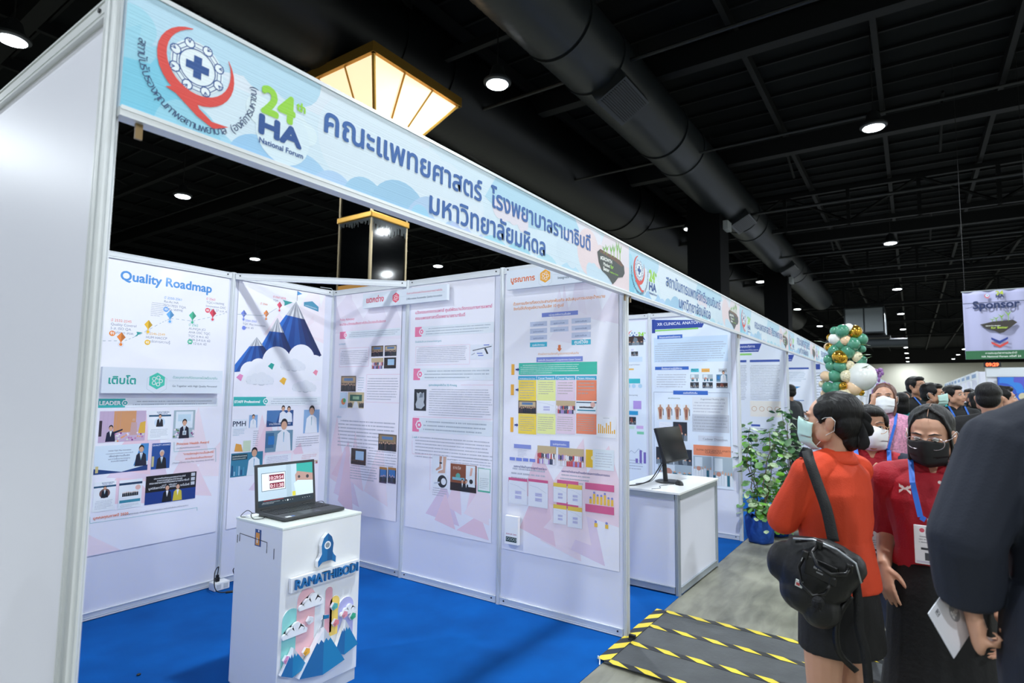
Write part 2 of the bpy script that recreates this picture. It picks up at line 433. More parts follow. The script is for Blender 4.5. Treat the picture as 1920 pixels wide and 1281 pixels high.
# ------------------------------------------------------------------ carpet
def carpet_mat():
    m = bpy.data.materials.new('blue_needle_felt'); m.use_nodes = True; nt = m.node_tree; L = nt.links; b = nt.nodes['Principled BSDF']
    tc = nt.nodes.new('ShaderNodeTexCoord')
    n = nt.nodes.new('ShaderNodeTexNoise'); n.inputs['Scale'].default_value = 420; n.inputs['Detail'].default_value = 4; L.new(tc.outputs['Object'], n.inputs['Vector'])
    n2 = nt.nodes.new('ShaderNodeTexNoise'); n2.inputs['Scale'].default_value = 3; n2.inputs['Detail'].default_value = 8; L.new(tc.outputs['Object'], n2.inputs['Vector'])
    ad = nt.nodes.new('ShaderNodeMath'); ad.operation = 'ADD'; L.new(n.outputs[0], ad.inputs[0]); L.new(n2.outputs[0], ad.inputs[1])
    r = nt.nodes.new('ShaderNodeValToRGB'); e = r.color_ramp.elements; e[0].position = .35; e[0].color = (*lin('#044a92'), 1); e[1].position = .65; e[1].color = (*lin('#055eb2'), 1)
    h = nt.nodes.new('ShaderNodeMath'); h.operation = 'MULTIPLY'; h.inputs[1].default_value = .5; L.new(ad.outputs[0], h.inputs[0]); L.new(h.outputs[0], r.inputs[0])
    L.new(r.outputs[0], b.inputs['Base Color']); b.inputs['Roughness'].default_value = .95; b.inputs['Specular IOR Level'].default_value = .15
    bp = nt.nodes.new('ShaderNodeBump'); bp.inputs['Strength'].default_value = .3; bp.inputs['Distance'].default_value = .004
    L.new(n.outputs[0], bp.inputs['Height']); L.new(bp.outputs[0], b.inputs['Normal']); return m
m_carpet = carpet_mat()
CW = ['first booth', 'second booth', 'third booth', 'fourth booth', 'fifth booth']
for i in range(5):
    o = MB().box(i*3, -.02, -.004, i*3+3, 3, 0).build('carpet', m_carpet)
    tag(o, 'bright blue felt carpet covering the floor of the %s from the left' % CW[i], 'carpet', 'booth carpets')

# ------------------------------------------------------------------ modular stand walls
HZ = 2.48
def post_profile(r=.02, g=.004):
    P = []
    for k in range(8):
        a = PI/8+k*PI/4; b = a+PI/4
        p0 = V((math.cos(a), math.sin(a)))*r*1.08; p1 = V((math.cos(b), math.sin(b)))*r*1.08
        d = (p1-p0); nrm = V((-(p0+p1).x, -(p0+p1).y)).normalized()
        for t, inn in ((0, 0), (.3, 0), (.34, 1), (.66, 1), (.7, 0)):
            q = p0+d*t+nrm*(g if inn else 0); P.append((q.x, q.y))
    return P
PROF = post_profile()
post_mesh = {}
def post(x, y, parent, z1=HZ+.005, m=None):
    if z1 not in post_mesh:
        n = len(PROF); vs = [(a, b, 0) for a, b in PROF]+[(a, b, z1) for a, b in PROF]
        fs = [(i, (i+1) % n, (i+1) % n+n, i+n) for i in range(n)]+[tuple(reversed(range(n))), tuple(range(n, 2*n))]
        post_mesh[z1] = MB().add(vs, fs).mesh('post'); post_mesh[z1].materials.append(m or m_alu)
    o = bpy.data.objects.new('post', post_mesh[z1]); COL.objects.link(o); o.parent = parent; o.location = (x, y, 0); return o
def rail(x0, z, x1, parent, name, h=.048, d=.013, screws=True):
    b = MB(); b.box(x0+.0005, -d, z+.001, x1-.0005, d, z+h-.001); b.box(x0, -d-.003, z, x1, d+.003, z+.005); b.box(x0, -d-.003, z+h-.005, x1, d+.003, z+h)
    b.box(x0+.001, -d-.002, z+h*.28, x1-.001, d+.002, z+h*.33)
    o = b.build(name, m_alu, parent)
    if screws:
        for xs in (x0+.035, x1-.035):
            for s_ in (-1, 1): MB().tube([(xs, s_*(d+.001), z+h*.6), (xs, s_*(d+.004), z+h*.6)], .006, 10).build('screw', m_screw, o)
    return o
def wall(label, origin, rotz, n, group=None, posts=None, detail=True):
    t = thing('partition_wall', label, 'partition', origin, rotz, group)
    for i in range(n):
        MB().box(i+.018, -.003, .04, i+.982, .003, HZ-.04).build('panel', m_panel, t)
        rail(i+.02, HZ-.048, i+.98, t, 'top_rail', screws=detail); rail(i+.02, .005, i+.98, t, 'bottom_rail', screws=detail)
    for i in (range(n+1) if posts is None else posts): post(i, 0, t)
    return t
# rot -90deg: local +x runs towards -y in the world, local -y faces -x
wall('white panel side wall seen from outside at the left edge', (-.012, 3, 0), -PI/2, 3)
wall('white back wall of the first booth behind the roadmap posters', (0, 3, 0), 0, 3, posts=[1, 2])
wall('white three-panel partition between the first and second booths', (3, 3, 0), -PI/2, 3)
NB = 16
for i in range(1, 5):
    wall('white back wall of the %s from the left, hidden behind its partition' % CW[i], (i*3, 3, 0), 0, 3, posts=[1, 2], detail=False)
for i in range(2, NB+1):
    where = {2: 'white partition with blue anatomy poster behind the counter', 3: 'white partition with research poster beside the potted plants', 4: 'white partition behind the man in the grey suit'}.get(i, 'far white booth partition, %s along the row' % ORD[min(i-1, 16)])
    wall(where, (i*3, 3, 0), -PI/2, 3, detail=i < 5)
# cross brace tying the two walls of the first booth
t = thing('cross_brace', 'white aluminium rail tying the back wall to the partition corner', 'rail', (2, 3, HZ-.052), -PI/4)
rail(.02, 0, math.sqrt(2)-.02, t, 'brace_rail', h=.05)
t = thing('wire_hook', 'small bent wire hook over the corner post of the booth', 'hook', (2.985, 2.99, HZ))
MB().tube([(-.16, -.02, .01), (-.02, 0, .02), (0, 0, 0), (0, 0, -.06)], .003, 6).build('wire', m_alu_dark, t)

# ------------------------------------------------------------------ fascia boards
ZB, ZT = 2.207, 2.512
NAVY, GREEN, RED = '#1d4e94', '#97d63c', '#e0463e'
def clusters(st):
    out = []
    for ch in st:
        if out and (0x0E31 == ord(ch) or 0x0E34 <= ord(ch) <= 0x0E3A or 0x0E47 <= ord(ch) <= 0x0E4E): out[-1] += ch
        else: out.append(ch)
    return out
def adv(c):
    vs, fs, bb = text_mesh(c); return (bb[1]-bb[0] if fs else .25)+.07
def arc_text(P, st, cx, cz, r, size, a0, a1, col):
    cl = clusters(st); tot = sum(adv(c) for c in cl); t = 0
    for c in cl:
        w_ = adv(c); a = a0+(a1-a0)*(t+w_/2)/tot
        if text_mesh(c)[1]: P.text(c, cx+r*math.cos(a), cz+r*math.sin(a), size, col, align='C', rot=a+PI/2)
        t += w_
def emblem(P, cx, cz, k, detail=True):
    """round institute mark: ring of hands, blue cross, red crescent stroke"""
    P.circ(cx, cz, .068*k, '#eaf5fb', 28)
    for i in range(8):
        a = PI/8+i*PI/4; hx, hz = cx+.061*k*math.cos(a), cz+.061*k*math.sin(a)
        if detail:
            P.circ(hx, hz, .0145*k, NAVY, 9); P.circ(hx, hz, .0115*k, '#eef6fb', 9)
            for j in range(3):
                b = a-.7+.5*j; P.line([(hx, hz), (hx+.012*k*math.cos(b), hz+.012*k*math.sin(b))], .0022*k, NAVY)
            a2 = a+PI/8
            for rr in (.0535, .064): P.line([(cx+rr*k*math.cos(a+.18), cz+rr*k*math.sin(a+.18)), (cx+rr*k*math.cos(a2+.2), cz+rr*k*math.sin(a2+.2))], .002*k, NAVY)
        else: P.circ(hx, hz, .013*k, '#7c95bb', 8)
    P.ring(cx, cz, .047*k, .0025*k, NAVY, n=28)
    c = .0105*k; l = .03*k
    P.rect(cx-c, cz-l, cx+c, cz+l, NAVY); P.rect(cx-l, cz-c, cx+l, cz+c, NAVY)
    # crescent: outer circle arc and inner offset arc
    pts = []; N = 26
    def q(t, r, dx, dz): return (cx+dx*k+r*k*math.cos(t), cz+dz*k+r*k*math.sin(t))
    A0, A1 = math.radians(100), math.radians(395)
    for i in range(N):
        t0 = A0+(A1-A0)*i/N; t1 = A0+(A1-A0)*(i+1)/N
        f0, f1 = i/N, (i+1)/N
        w0 = .002+.026*math.sin(PI*min(1, f0*1.02))**.8; w1 = .002+.026*math.sin(PI*min(1, f1*1.02))**.8
        P.poly([q(t0, .1, 0, 0), q(t1, .1, 0, 0), q(t1, .1-w1, 0, 0), q(t0, .1-w0, 0, 0)], RED)
    P.poly([(cx-.055*k, cz-.075*k), (cx-.075*k, cz-.085*k), (cx-.05*k, cz-.092*k), (cx+.005*k, cz-.13*k), (cx+.05*k, cz-.148*k), (cx+.09*k, cz-.128*k), (cx+.045*k, cz-.13*k), (cx+.01*k, cz-.108*k), (cx+.0*k, cz-.088*k)], RED)
    if detail:
        arc_text(P, 'สถาบันรับรองคุณภาพสถานพยาบาล', cx+.012*k, cz-.012*k, .155*k, .029*k, math.radians(172), math.radians(300), '#2a4472')
        arc_text(P, '(องค์การมหาชน)', cx+.012*k, cz-.012*k, .155*k, .03*k, math.radians(306), math.radians(372), '#2a4472')
    else: P.ring(cx, cz, .14*k, .006*k, '#9fb6cf', math.radians(170), math.radians(370), 24)
def forum_mark(P, x, z, k):
    P.text('24', x+.004*k, z+.083*k, None, GREEN, width=.104*k, height=.078*k, bold=.045); P.text('th', x+.116*k, z+.133*k, None, GREEN, width=.03*k, bold=.04)
    P.text('HA', x, z+.018*k, None, NAVY, width=.135*k, height=.052*k, bold=.06); P.text('National Forum', x, z-.012*k, None, NAVY, width=.145*k, bold=.02)
def island(P, x, z, k, detail=True):
    """floating clod of soil with seedlings and a slogan"""
    pts = [(-.19, .06), (-.15, .085), (-.05, .08), (.04, .078), (.13, .07), (.19, .045), (.2, .0), (.17, -.03), (.1, -.045), (.06, -.075), (.02, -.1), (-.02, -.075), (-.07, -.055), (-.13, -.04), (-.17, .0)]
    P.poly([(x+a*k, z+b*k) for a, b in pts], '#37403f')
    P.poly([(x+a*k, z+b*k) for a, b in [(-.15, .085), (-.05, .08), (.04, .078), (.13, .07), (.19, .045), (.15, .035), (.05, .05), (-.06, .06), (-.16, .065)]], '#6b4a3a')
    for a, h in ((-.1, .025), (-.06, .035), (.0, .04), (.04, .05), (.09, .07), (.13, .06)):
        x0, z0 = x+a*k, z+.07*k
        P.line([(x0, z0), (x0, z0+h*k)], .006*k, '#9ccf3a')
        for s_ in (-1, 1): P.poly([(x0, z0+h*k*.6), (x0+s_*.012*k, z0+h*k*1.0), (x0+s_*.022*k, z0+h*k*1.7), (x0+s_*.004*k, z0+h*k*1.2)], '#6fbf3a')
    if detail:
        P.text('#GROWTH', x-.15*k, z+.025*k, None, '#f4f8f4', width=.16*k, bold=.03); P.text('Mindset', x-.11*k, z-.005*k, None, '#f4f8f4', width=.09*k, bold=.02)
        P.text('for', x-.01*k, z-.005*k, None, '#a4e04a', width=.04*k, bold=.03); P.text('Better', x-.11*k, z-.034*k, None, '#f4f8f4', width=.08*k, bold=.03)
        P.text('Healthcare System', x-.02*k, z-.034*k, None, '#a4e04a', width=.12*k, bold=.01)
def cloud(P, x, z, r, col, seed):
    R_ = random.Random(seed)
    for i in range(6): P.circ(x+(i-2.5)*r*.75+R_.uniform(-.2, .2)*r, z+R_.uniform(-.25, .25)*r, r*R_.uniform(.6, 1.1), col, 22)
def fascia(i, lines, label):
    t = thing('fascia_sign', label, 'sign', (i*3, -.022, ZB), group='blue printed name boards over the booths')
    MB().box(0, -.006, 0, 3, .006, ZT-ZB).build('board', mat('fascia_board', '#cfe2f2', .5), t)
    rl = MB(); rl.box(0, -.012, -.022, 3, .03, -.0005); rl.box(0.001, -.014, -.007, 2.999, -.0121, .003); rl.build('lower_rail', m_alu, t)
    MB().box(0, -.01, ZT-ZB, 3, .02, ZT-ZB+.012).build('upper_rail', m_alu, t)
    far = i > 4
    P = Print(0, ZB, (0.001, ZB+.001, 2.999, ZT-.001), y=-.0062); P.o = (0, ZB)
    P.cur = 'printed_clouds'
    P.rect(0, ZB, 3, ZT, '#d6e9f6')
    P.poly([(0, ZB), (0, ZT), (.12, ZT), (.16, 2.46), (.14, 2.4), (.09, 2.33), (.3, ZB)], '#a9d8ee')
    cloud(P, .62, 2.5, .16, '#dfeaf6', 3); cloud(P, .25, 2.49, .1, '#b9dcf0', 4); cloud(P, 1.0, 2.35, .16, '#dcebf7', 5)
    P.circ(.03, 2.26, .11, '#7ccbe6', 28); P.circ(.16, 2.2, .085, '#98d4ea', 28); P.circ(.02, 2.42, .05, '#a3d8ec', 24)
    P.poly([(.0, 2.4), (.035, 2.43), (.03, 2.37), (.09, 2.4), (.06, 2.34), (0, 2.33)], '#9ad4ea')
    for cx_, cz_, r_, c_ in ((.36, 2.17, .1, '#9ccaee'), (.5, 2.15, .12, '#a8d0f0'), (.62, 2.16, .09, '#b3d2f2'), (.75, 2.17, .1, '#a2cdea'), (.92, 2.15, .16, '#9fcae8'), (1.1, 2.13, .17, '#b4d0ee'), (1.02, 2.2, .05, '#a2d4f0'), (1.3, 2.1, .16, '#bccdf0'), (1.5, 2.09, .15, '#aadcee'), (1.7, 2.1, .15, '#a4d8ea'), (1.95, 2.09, .16, '#b4deee'), (2.2, 2.08, .17, '#b9dcf0')): P.circ(cx_, cz_, r_, c_, 30)
    cloud(P, 1.25, 2.27, .06, '#dfecf7', 7); cloud(P, 1.75, 2.42, .06, '#e9e0ea', 9); cloud(P, 2.35, 2.44, .09, '#e4e6f2', 10)
    P.poly([(1.5, ZT), (1.42, 2.4), (1.6, 2.33), (1.9, 2.36), (2.3, 2.46), (2.25, ZT)], '#b4daee')
    cloud(P, 1.62, 2.37, .05, '#e4dfeb', 12); cloud(P, 2.25, 2.3, .07, '#d3e6f4', 13); cloud(P, 2.72, 2.34, .15, '#ead9de', 14); cloud(P, 2.85, 2.45, .1, '#e6dfe8', 15); cloud(P, 2.55, 2.25, .06, '#c8dff0', 16)
    for cx_, cz_ in ((.2, 2.37),): P.circ(cx_, cz_, .0, '#ffffff')
    cloud(P, .43, 2.34, .045, '#dff0f8', 20); P.circ(.43, 2.3, .09, '#dceef8', 24)
    P.cur = 'printed_emblem'; emblem(P, .172, 2.385, 1.0, detail=i < 2)
    P.cur = 'printed_lettering'; 
    forum_mark(P, .354, 2.262, 1.0)
    for st, a, z, w_, b_ in lines: P.text(st, a, z, None, '#3a67a8' if i else '#2f62aa', width=w_, bold=b_)
    P.cur = 'printed_island'; island(P, 2.72, 2.32, 1.02, detail=i < 3)
    P.build(t, mat('corrugated_print', attr=True, rough=.5, bump=.12, bscale=1, stretch=(.01, .01, 160)))
    # L bracket under the board's ends
    if i < 3:
        for xs in (.05, 2.965):
            MB().box(xs-.008, .005, -.06, xs+.008, .012, -.02).build('bracket', mat('brass_clip', '#8a7350', .4, metal=.6), t)
fascia(0, [('คณะแพทยศาสตร์  โรงพยาบาลรามาธิบดี', .574, 2.368, 1.86, .022), ('มหาวิทยาลัยมหิดล', 1.07, 2.234, .86, .022)], 'nearest blue name board with two lines of large Thai lettering')
fascia(1, [('สถาบันการแพทย์จักรีนฤบดินทร์', .70, 2.362, 1.52, .016), ('มหาวิทยาลัยมหิดล', 1.0, 2.232, .87, .016)], 'second name board from the left, over the counter with monitor')
fascia(2, [('คณะแพทยศาสตร์ ศิริราชพยาบาล', .72, 2.33, 1.75, .02)], 'third name board with a single line of Thai lettering')
fascia(3, [('คณะแพทยศาสตร์', .8, 2.362, 1.4, .016), ('มหาวิทยาลัยมหิดล', 1.0, 2.235, 1.0, .016)], 'fourth name board, just left of the balloon column')
for i in range(4, NB): fascia(i, [('คณะแพทยศาสตร์', .8, 2.33, 1.5, .016)] if i < 8 else [], 'distant blue name board, %s in the row of booths' % ORD[i])

# ------------------------------------------------------------------ posters
WALLS = {'B': lambda s: ((s, 2.992), 0), 'R': lambda s: ((2.992, 3-s), -PI/2), 'S': lambda s: ((5.992, 3-s), -PI/2),
         'T': lambda s: ((8.992, 3-s), -PI/2), 'U': lambda s: ((11.992, 3-s), -PI/2)}
def sheet(label, wl, s0, z0, s1, z1, base='#f3f2fa', name='poster', cat='poster', th=.001, group=None, gloss=True, off=0):
    s0, s1 = min(s0, s1), max(s0, s1); z0, z1 = min(z0, z1), max(z0, z1)
    (x, y), r = WALLS[wl](s0)
    if wl == 'B': y -= off
    else: x -= off
    t = thing(name, label, cat, (x, y, z0), r, group)
    MB().box(0, -th, 0, s1-s0, 0, z1-z0).build('sheet' if th < .005 else 'board', mat('paper_'+base.strip('#'), base, .3 if gloss else .5, bump=.2 if gloss else 0, bscale=7, coat=.2 if gloss else 0), t)
    P = Print(s0, z0, (s0+.001, z0+.001, s1-.001, z1-.001), y=-th-.0002); P.t = t; return P
def facets(P, a, b, c, d, seed, cols=('#f6dfe8', '#f3d3df', '#f8e8ef', '#ecd9ea')):
    R_ = random.Random(seed)
    for i in range(7):
        x = a+(c-a)*R_.random(); z = b+(d-b)*R_.uniform(0, .5); w_ = (c-a)*R_.uniform(.25, .6); h = (d-b)*R_.uniform(.3, .8)
        P.poly([(x-w_*.6, z), (x+w_*.5, z-h*.2), (x+w_*R_.uniform(-.3, .4), z+h)], cols[i % len(cols)])
SK = '#d9a98c'
def crowd(P, a, b, c, d, n, cols, seed=0, head=SK):
    """standing group inside a printed photograph"""
    R_ = random.Random(seed); w_ = (c-a)/n; h = d-b
    for i in range(n):
        x = a+w_*(i+.5); hh = h*R_.uniform(.8, 1); col = R_.choice(cols)
        P.poly([(x-w_*.48, b), (x+w_*.48, b), (x+w_*.42, b+hh*.7), (x-w_*.42, b+hh*.7)], col)
        P.circ(x, b+hh*.8, w_*.24, head, 8, rz=hh*.12)
def photo(P, q, kind, seed=0):
    a, b, c, d = q; a, c = min(a, c), max(a, c); b, d = min(b, d), max(b, d); w_, h = c-a, d-b; R_ = random.Random(seed)
    f = lambda x, z: (a+w_*x, b+h*z)
    r = lambda x0, z0, x1, z1, col: P.rect(*f(x0, z0), *f(x1, z1), col)
    def man(x, z, s, suit, head=SK, hair='#1d1a1c', shirt='#f2f2f4', tie='#5aa7c8'):
        S = s
        P.poly([f(x-.19*S, z), f(x+.19*S, z), f(x+.15*S, z+.38*S*w_/h), f(x+.05*S, z+.46*S*w_/h), f(x-.05*S, z+.46*S*w_/h), f(x-.15*S, z+.38*S*w_/h)], suit)
        P.poly([f(x-.05*S, z+.45*S*w_/h), f(x+.05*S, z+.45*S*w_/h), f(x, z+.2*S*w_/h)], shirt)
        if tie: P.poly([f(x-.012*S, z+.42*S*w_/h), f(x+.012*S, z+.42*S*w_/h), f(x+.006*S, z+.2*S*w_/h), f(x-.006*S, z+.2*S*w_/h)], tie)
        P.circ(*f(x, z+.6*S*w_/h), .085*S*w_, hair, 14, rz=.115*S*w_); P.circ(*f(x, z+.56*S*w_/h), .072*S*w_, head, 14, rz=.095*S*w_)
    if kind == 'group':
        r(0, 0, 1, 1, R_.choice(['#57483c', '#6b5b4a', '#3c3a44'])); r(.05, .55, .95, .92, R_.choice(['#b99870', '#c9b28e', '#97805f'])); r(.2, .68, .8, .86, '#5d7ea6')
        crowd(P, *f(.03, .05), *f(.97, .62), 9, ['#15171f', '#22252f', '#1b2233', '#3a2f38'], seed); r(0, 0, 1, .06, '#2a2320')
    elif kind == 'colour_group':
        r(0, 0, 1, 1, '#a9a08c'); r(0, .6, 1, 1, '#c8b28a'); crowd(P, *f(0, .3), *f(1, .75), 14, ['#f1eef4', '#8e74b6', '#e6c3d1', '#c23a4a', '#404a63'], seed)
        crowd(P, *f(0, 0), *f(1, .45), 12, ['#e9e6f2', '#a68dcb', '#d9d7de', '#3c4663', '#c94f5a'], seed+3)
    elif kind == 'stage':
        r(0, 0, 1, 1, '#1a2233'); r(.1, .35, .9, .95, '#2a6fb0'); r(0, .85, 1, 1, '#a8732f'); crowd(P, *f(.15, .08), *f(.85, .6), 4, ['#10131f', '#1d2747'], seed); r(0, 0, 1, .08, '#3d2c4e')
    elif kind == 'screen':
        r(0, 0, 1, 1, '#2b1d16'); r(.3, .3, .85, .85, '#a8c9e4'); crowd(P, *f(0, 0), *f(1, .35), 8, ['#120e0e', '#241a16'], seed, '#6b4b3b')
    elif kind == 'meeting':
        r(0, 0, 1, 1, '#c9b78d'); r(.12, .45, .88, .85, '#2c5c4c'); r(.3, .55, .7, .75, '#91b58d'); P.poly([f(.3, 0), f(.7, 0), f(.58, .42), f(.42, .42)], '#e8e8ea')
        crowd(P, *f(0, .05), *f(.3, .5), 5, ['#20232d'], seed); crowd(P, *f(.7, .05), *f(1, .5), 5, ['#20232d', '#c77']if False else ['#20232d'], seed+1)
    elif kind == 'ceremony':
        r(0, 0, 1, 1, '#cbb3ce'); r(.3, .3, .78, 1, '#d99b6c'); r(.0, .2, .06, .7, '#3b3340')
        for i in range(5): r(.08+i*.09, .25, .083+i*.09, 1, '#b59abb')
        man(.25, .02, .55, '#1d2140', tie=None); P.poly([f(.28, .32), f(.5, .42), f(.5, .37), f(.3, .25)], '#1d2140')
        P.poly([f(.66, .2), f(.82, .2), f(.8, .62), f(.68, .62)], '#cda6a4'); P.circ(*f(.73, .7), .035*w_, SK, 10)
        P.poly([f(.84, .25), f(1, .25), f(1, .65), f(.88, .6)], '#e7b64a')
        for i in range(26): P.circ(*f(R_.uniform(.35, .98), R_.uniform(.02, .28)), .022*w_, R_.choice(['#f1e3ee', '#c77fb0', '#8f3f86', '#f0a97b', '#dfe7d2']), 7)
    elif kind == 'award':
        r(0, 0, 1, 1, '#a9bcc4'); r(.1, .35, .9, .95, '#e3ecf3'); r(.2, .6, .8, .85, '#c3dbe8')
        for i in range(14): P.circ(*f(R_.choice([R_.uniform(0, .25), R_.uniform(.78, 1)]), R_.uniform(.02, .3)), .05*w_, R_.choice(['#8a3f7c', '#f1e3ee', '#5d7d4f']), 7)
        man(.52, -.02, 1.3, '#191e33'); r(.45, .1, .62, .25, '#dfe6ea'); r(.48, .12, .59, .22, '#8fa6b4')
    elif kind == 'blueaward':
        r(0, 0, 1, 1, '#1c4f9c'); r(.02, .1, .14, .5, '#c8bf8a'); P.text('QUALITY AWARD', *f(.03, .9), None, '#e6ecf5', width=.94*w_, bold=.02); man(.55, .0, 1.5, '#14182a', hair='#cfc8c4')
    elif kind == 'portrait':
        r(0, 0, 1, 1, '#8fb3dc'); man(.5, .0, 2.1, '#eef1f6', tie='#7ab')
    elif kind == 'doctor':
        r(0, 0, 1, 1, R_.choice(['#6f95ab', '#8ea9b5'])); r(0, .2, .3, .9, '#3f6f96'); r(.1, .35, .32, .75, '#2d7ac0'); man(.66, .0, 1.5, '#eef1f6')
    elif kind == 'lab':
        r(0, 0, 1, 1, '#27518c'); P.poly([f(0, 1), f(.5, 1), f(.35, .2), f(0, .4)], '#4a7cb5'); man(.6, .25, .8, '#e9eef6', tie=None); man(.82, .2, .8, '#e9eef6', tie=None); r(0, 0, 1, .25, '#234a80')
        P.text('งานวิจัยเพื่อประชาชน', *f(.1, .1), None, '#eef3fb', width=.8*w_)
    elif kind == 'slide':
        r(0, 0, 1, 1, '#dceaf5'); P.poly([f(0, .2), f(.5, .02), f(1, .2), f(1, 0), f(0, 0)], '#1b3f7d'); P.poly([f(.72, .2), f(1, .35), f(1, 1), f(.85, 1)], '#4b8fce')
        for i, z in enumerate((.78, .68, .58, .48, .4)): P.text(['รางวัล TQC Plus Innovation', 'คณะแพทยศาสตร์โรงพยาบาลรามาธิบดี', 'เพื่อมุ่งสู่ความเป็นเลิศ', 'และการพัฒนามาตรฐาน', 'ระบบบริการสุขภาพ'][i], *f(.45, z), None, '#24406f', width=(.42, .5, .38, .4, .3)[i]*w_, align='C', bold=.01 if i % 2 == 0 else 0)
        man(.86, .17, .62, '#1a2038'); r(.03, .05, .08, .28, '#d9c98b')
    elif kind == 'news':
        r(0, 0, 1, 1, '#f2f6fa'); P.text('RAMATHIBODI', *f(.35, .93), None, '#2a4c82', width=.55*w_, bold=.02); P.text('GOOD NEWS', *f(.38, .88), None, '#2a4c82', width=.45*w_, bold=.02); r(0, .8, 1, .86, '#215273')
        P.circ(*f(.5, .6), .24*w_, '#6b4a48' if seed else '#cfe2f3', 24); man(.5, .45, .85, '#171a2a'); P.body(*f(.1, .08), *f(.9, .38), 6, '#9aa7b8', seed)
    elif kind == 'notice':
        r(0, 0, 1, 1, '#eaf1f6'); r(0, .82, 1, .9, '#1f3d5c'); crowd(P, *f(.15, .42), *f(.85, .62), 9, ['#20232d'], seed); r(.05, .2, .95, .3, '#3f8fa6'); P.circ(*f(.82, .7), .12*w_, '#e8b9ae', 12); P.body(*f(.1, .04), *f(.9, .16), 3, '#9aa7b8', seed)
    elif kind == 'gala':
        r(0, 0, 1, 1, '#12141d'); r(0, 0, 1, .42, '#163a86')
        for i, z in enumerate((.86, .78, .7, .6, .52)): P.text(['ประกาศเกียรติคุณบุคคลคุณภาพแห่งปี', 'ภาคการแพทย์และสาธารณสุข', 'คณะแพทยศาสตร์โรงพยาบาลรามาธิบดี', 'มหาวิทยาลัยมหิดล', 'มูลนิธิสภาวิทยาศาสตร์และเทคโนโลยี'][i], *f(.46, z), None, '#e8eaee', width=(.62, .5, .78, .3, .8)[i]*w_, align='C', bold=.015)
        for x, s_ in ((.42, '#10131f'), (.63, '#d8c23c')): man(x, .02, .5, s_, tie=None)
        for z in (.84, .68, .52): r(.89, z, .97, z+.12, '#c9ced6')
    elif kind == 'teal':
        r(0, 0, 1, 1, '#2f7f9e'); man(.72, .0, 1.15, '#e8f0f4'); r(.02, .7, .5, .95, '#2c4a55'); P.text('ความก้าวหน้าทางการแพทย์', *f(.04, .84), None, '#dff2e6', width=.44*w_, bold=.02); P.text('โรงพยาบาลรามาธิบดี', *f(.04, .74), None, '#dff2e6', width=.4*w_)
        for i in range(6): r(.03+i*.07, .05, .07+i*.07, R_.uniform(.2, .5), R_.choice(['#1c4a77', '#8fc0d8', '#3f93b8']))
    elif kind == 'brown':
        r(0, 0, 1, 1, '#8a4a2c'); r(0, 0, 1, .3, '#2c1c18'); r(.6, .2, .95, .98, '#e8edf0'); P.circ(*f(.3, .55), .09*w_, '#5fae9a', 14); r(.08, .4, .55, .5, '#7fb7c4'); P.text('รางวัล', *f(.1, .8), None, '#f0d9c0', width=.3*w_); man(.47, .02, .5, '#171a22', tie=None); man(.62, .02, .5, '#171a22', tie=None)
        P.circ(*f(.8, .4), .07*w_, '#2a2a2c', 10); P.poly([f(.74, .6), f(.82, .62), f(.86, .9), f(.78, .9)], '#e3b3a0')
    elif kind == 'foot':
        r(0, 0, 1, 1, '#e9edf4'); P.poly([f(.5, 1), f(.68, 1), f(.62, .55), f(.66, .35), f(.3, .2), (f(.25, .28)), f(.5, .45)], '#c79a86'); P.poly([f(.75, 1), f(.97, 1), f(.92, .45), f(.9, .12), f(.4, .08), f(.45, .2), f(.75, .3)], '#d5ab96'); r(.5, .6, .68, .68, '#26262b')
    elif kind == 'wheel':
        r(0, 0, 1, 1, '#eef1f7'); P.circ(*f(.62, .5), .3*w_, '#222327', 20); P.circ(*f(.7, .5), .16*w_, '#eceff4', 14); P.line([f(.1, .3), f(.45, .4)], .07*w_, '#c4cad4')
    elif kind == 'torso':
        r(0, 0, 1, 1, '#1e2026'); P.poly([f(.2, .85), f(.35, .8), f(.5, .87), f(.65, .8), f(.8, .86), f(.83, .55), f(.78, .4), f(.88, .25), f(.6, .08), f(.2, .12), f(.12, .3), f(.25, .5)], '#b9bfc6'); P.poly([f(.4, .6), f(.7, .62), f(.72, .82), f(.5, .8)], '#7d8790')
    elif kind == 'tool':
        r(0, 0, 1, 1, '#e6eaf3'); P.line([f(.1, .6), f(.95, .85)], .03*w_, '#4a4d55'); P.poly([f(.62, .72), f(.7, .74), f(.82, .35), f(.74, .33)], '#34363c'); P.line([f(.05, .3), f(.2, .42)], .03*w_, '#9aa0aa')
        for x, z in ((.6, .95), (.3, .4), (.35, .25)): r(x, z-.03, x+.25, z+.03, '#5b6fc2')
    elif kind == 'body':
        r(0, 0, 1, 1, '#e3e8ea'); P.poly([f(.3, .05), f(.7, .05), f(.78, .5), f(.9, .75), f(.62, .85), f(.6, .97), f(.4, .97), f(.38, .85), f(.1, .75), f(.22, .5)], '#b98a6f'); P.poly([f(.4, .2), f(.6, .2), f(.62, .7), f(.38, .7)], '#8e5545'); r(.9, .3, 1, .7, '#3a3d42')
    elif kind == 'class':
        r(0, 0, 1, 1, '#aab9c2'); r(.1, .5, .5, .95, '#d8e2e8'); crowd(P, *f(0, 0), *f(1, .6), 7, ['#e8ecf0', '#dfe6ec', '#244a66', '#2d6b7e'], seed); P.circ(*f(.3, .4), .12*w_, '#c9907c', 12)
    elif kind == 'dark':
        r(0, 0, 1, 1, R_.choice(['#2b2f36', '#3a2420', '#22303a'])); P.poly([f(.3, .1), f(.7, .1), f(.6, .8), f(.4, .9)], R_.choice(['#8c4a3c', '#b9c3ca', '#6d7c88'])); crowd(P, *f(0, 0), *f(1, .5), 4, ['#7c8790', '#4c5560'], seed)
    elif kind == 'bars':
        r(0, 0, 1, 1, '#f3f4f8')
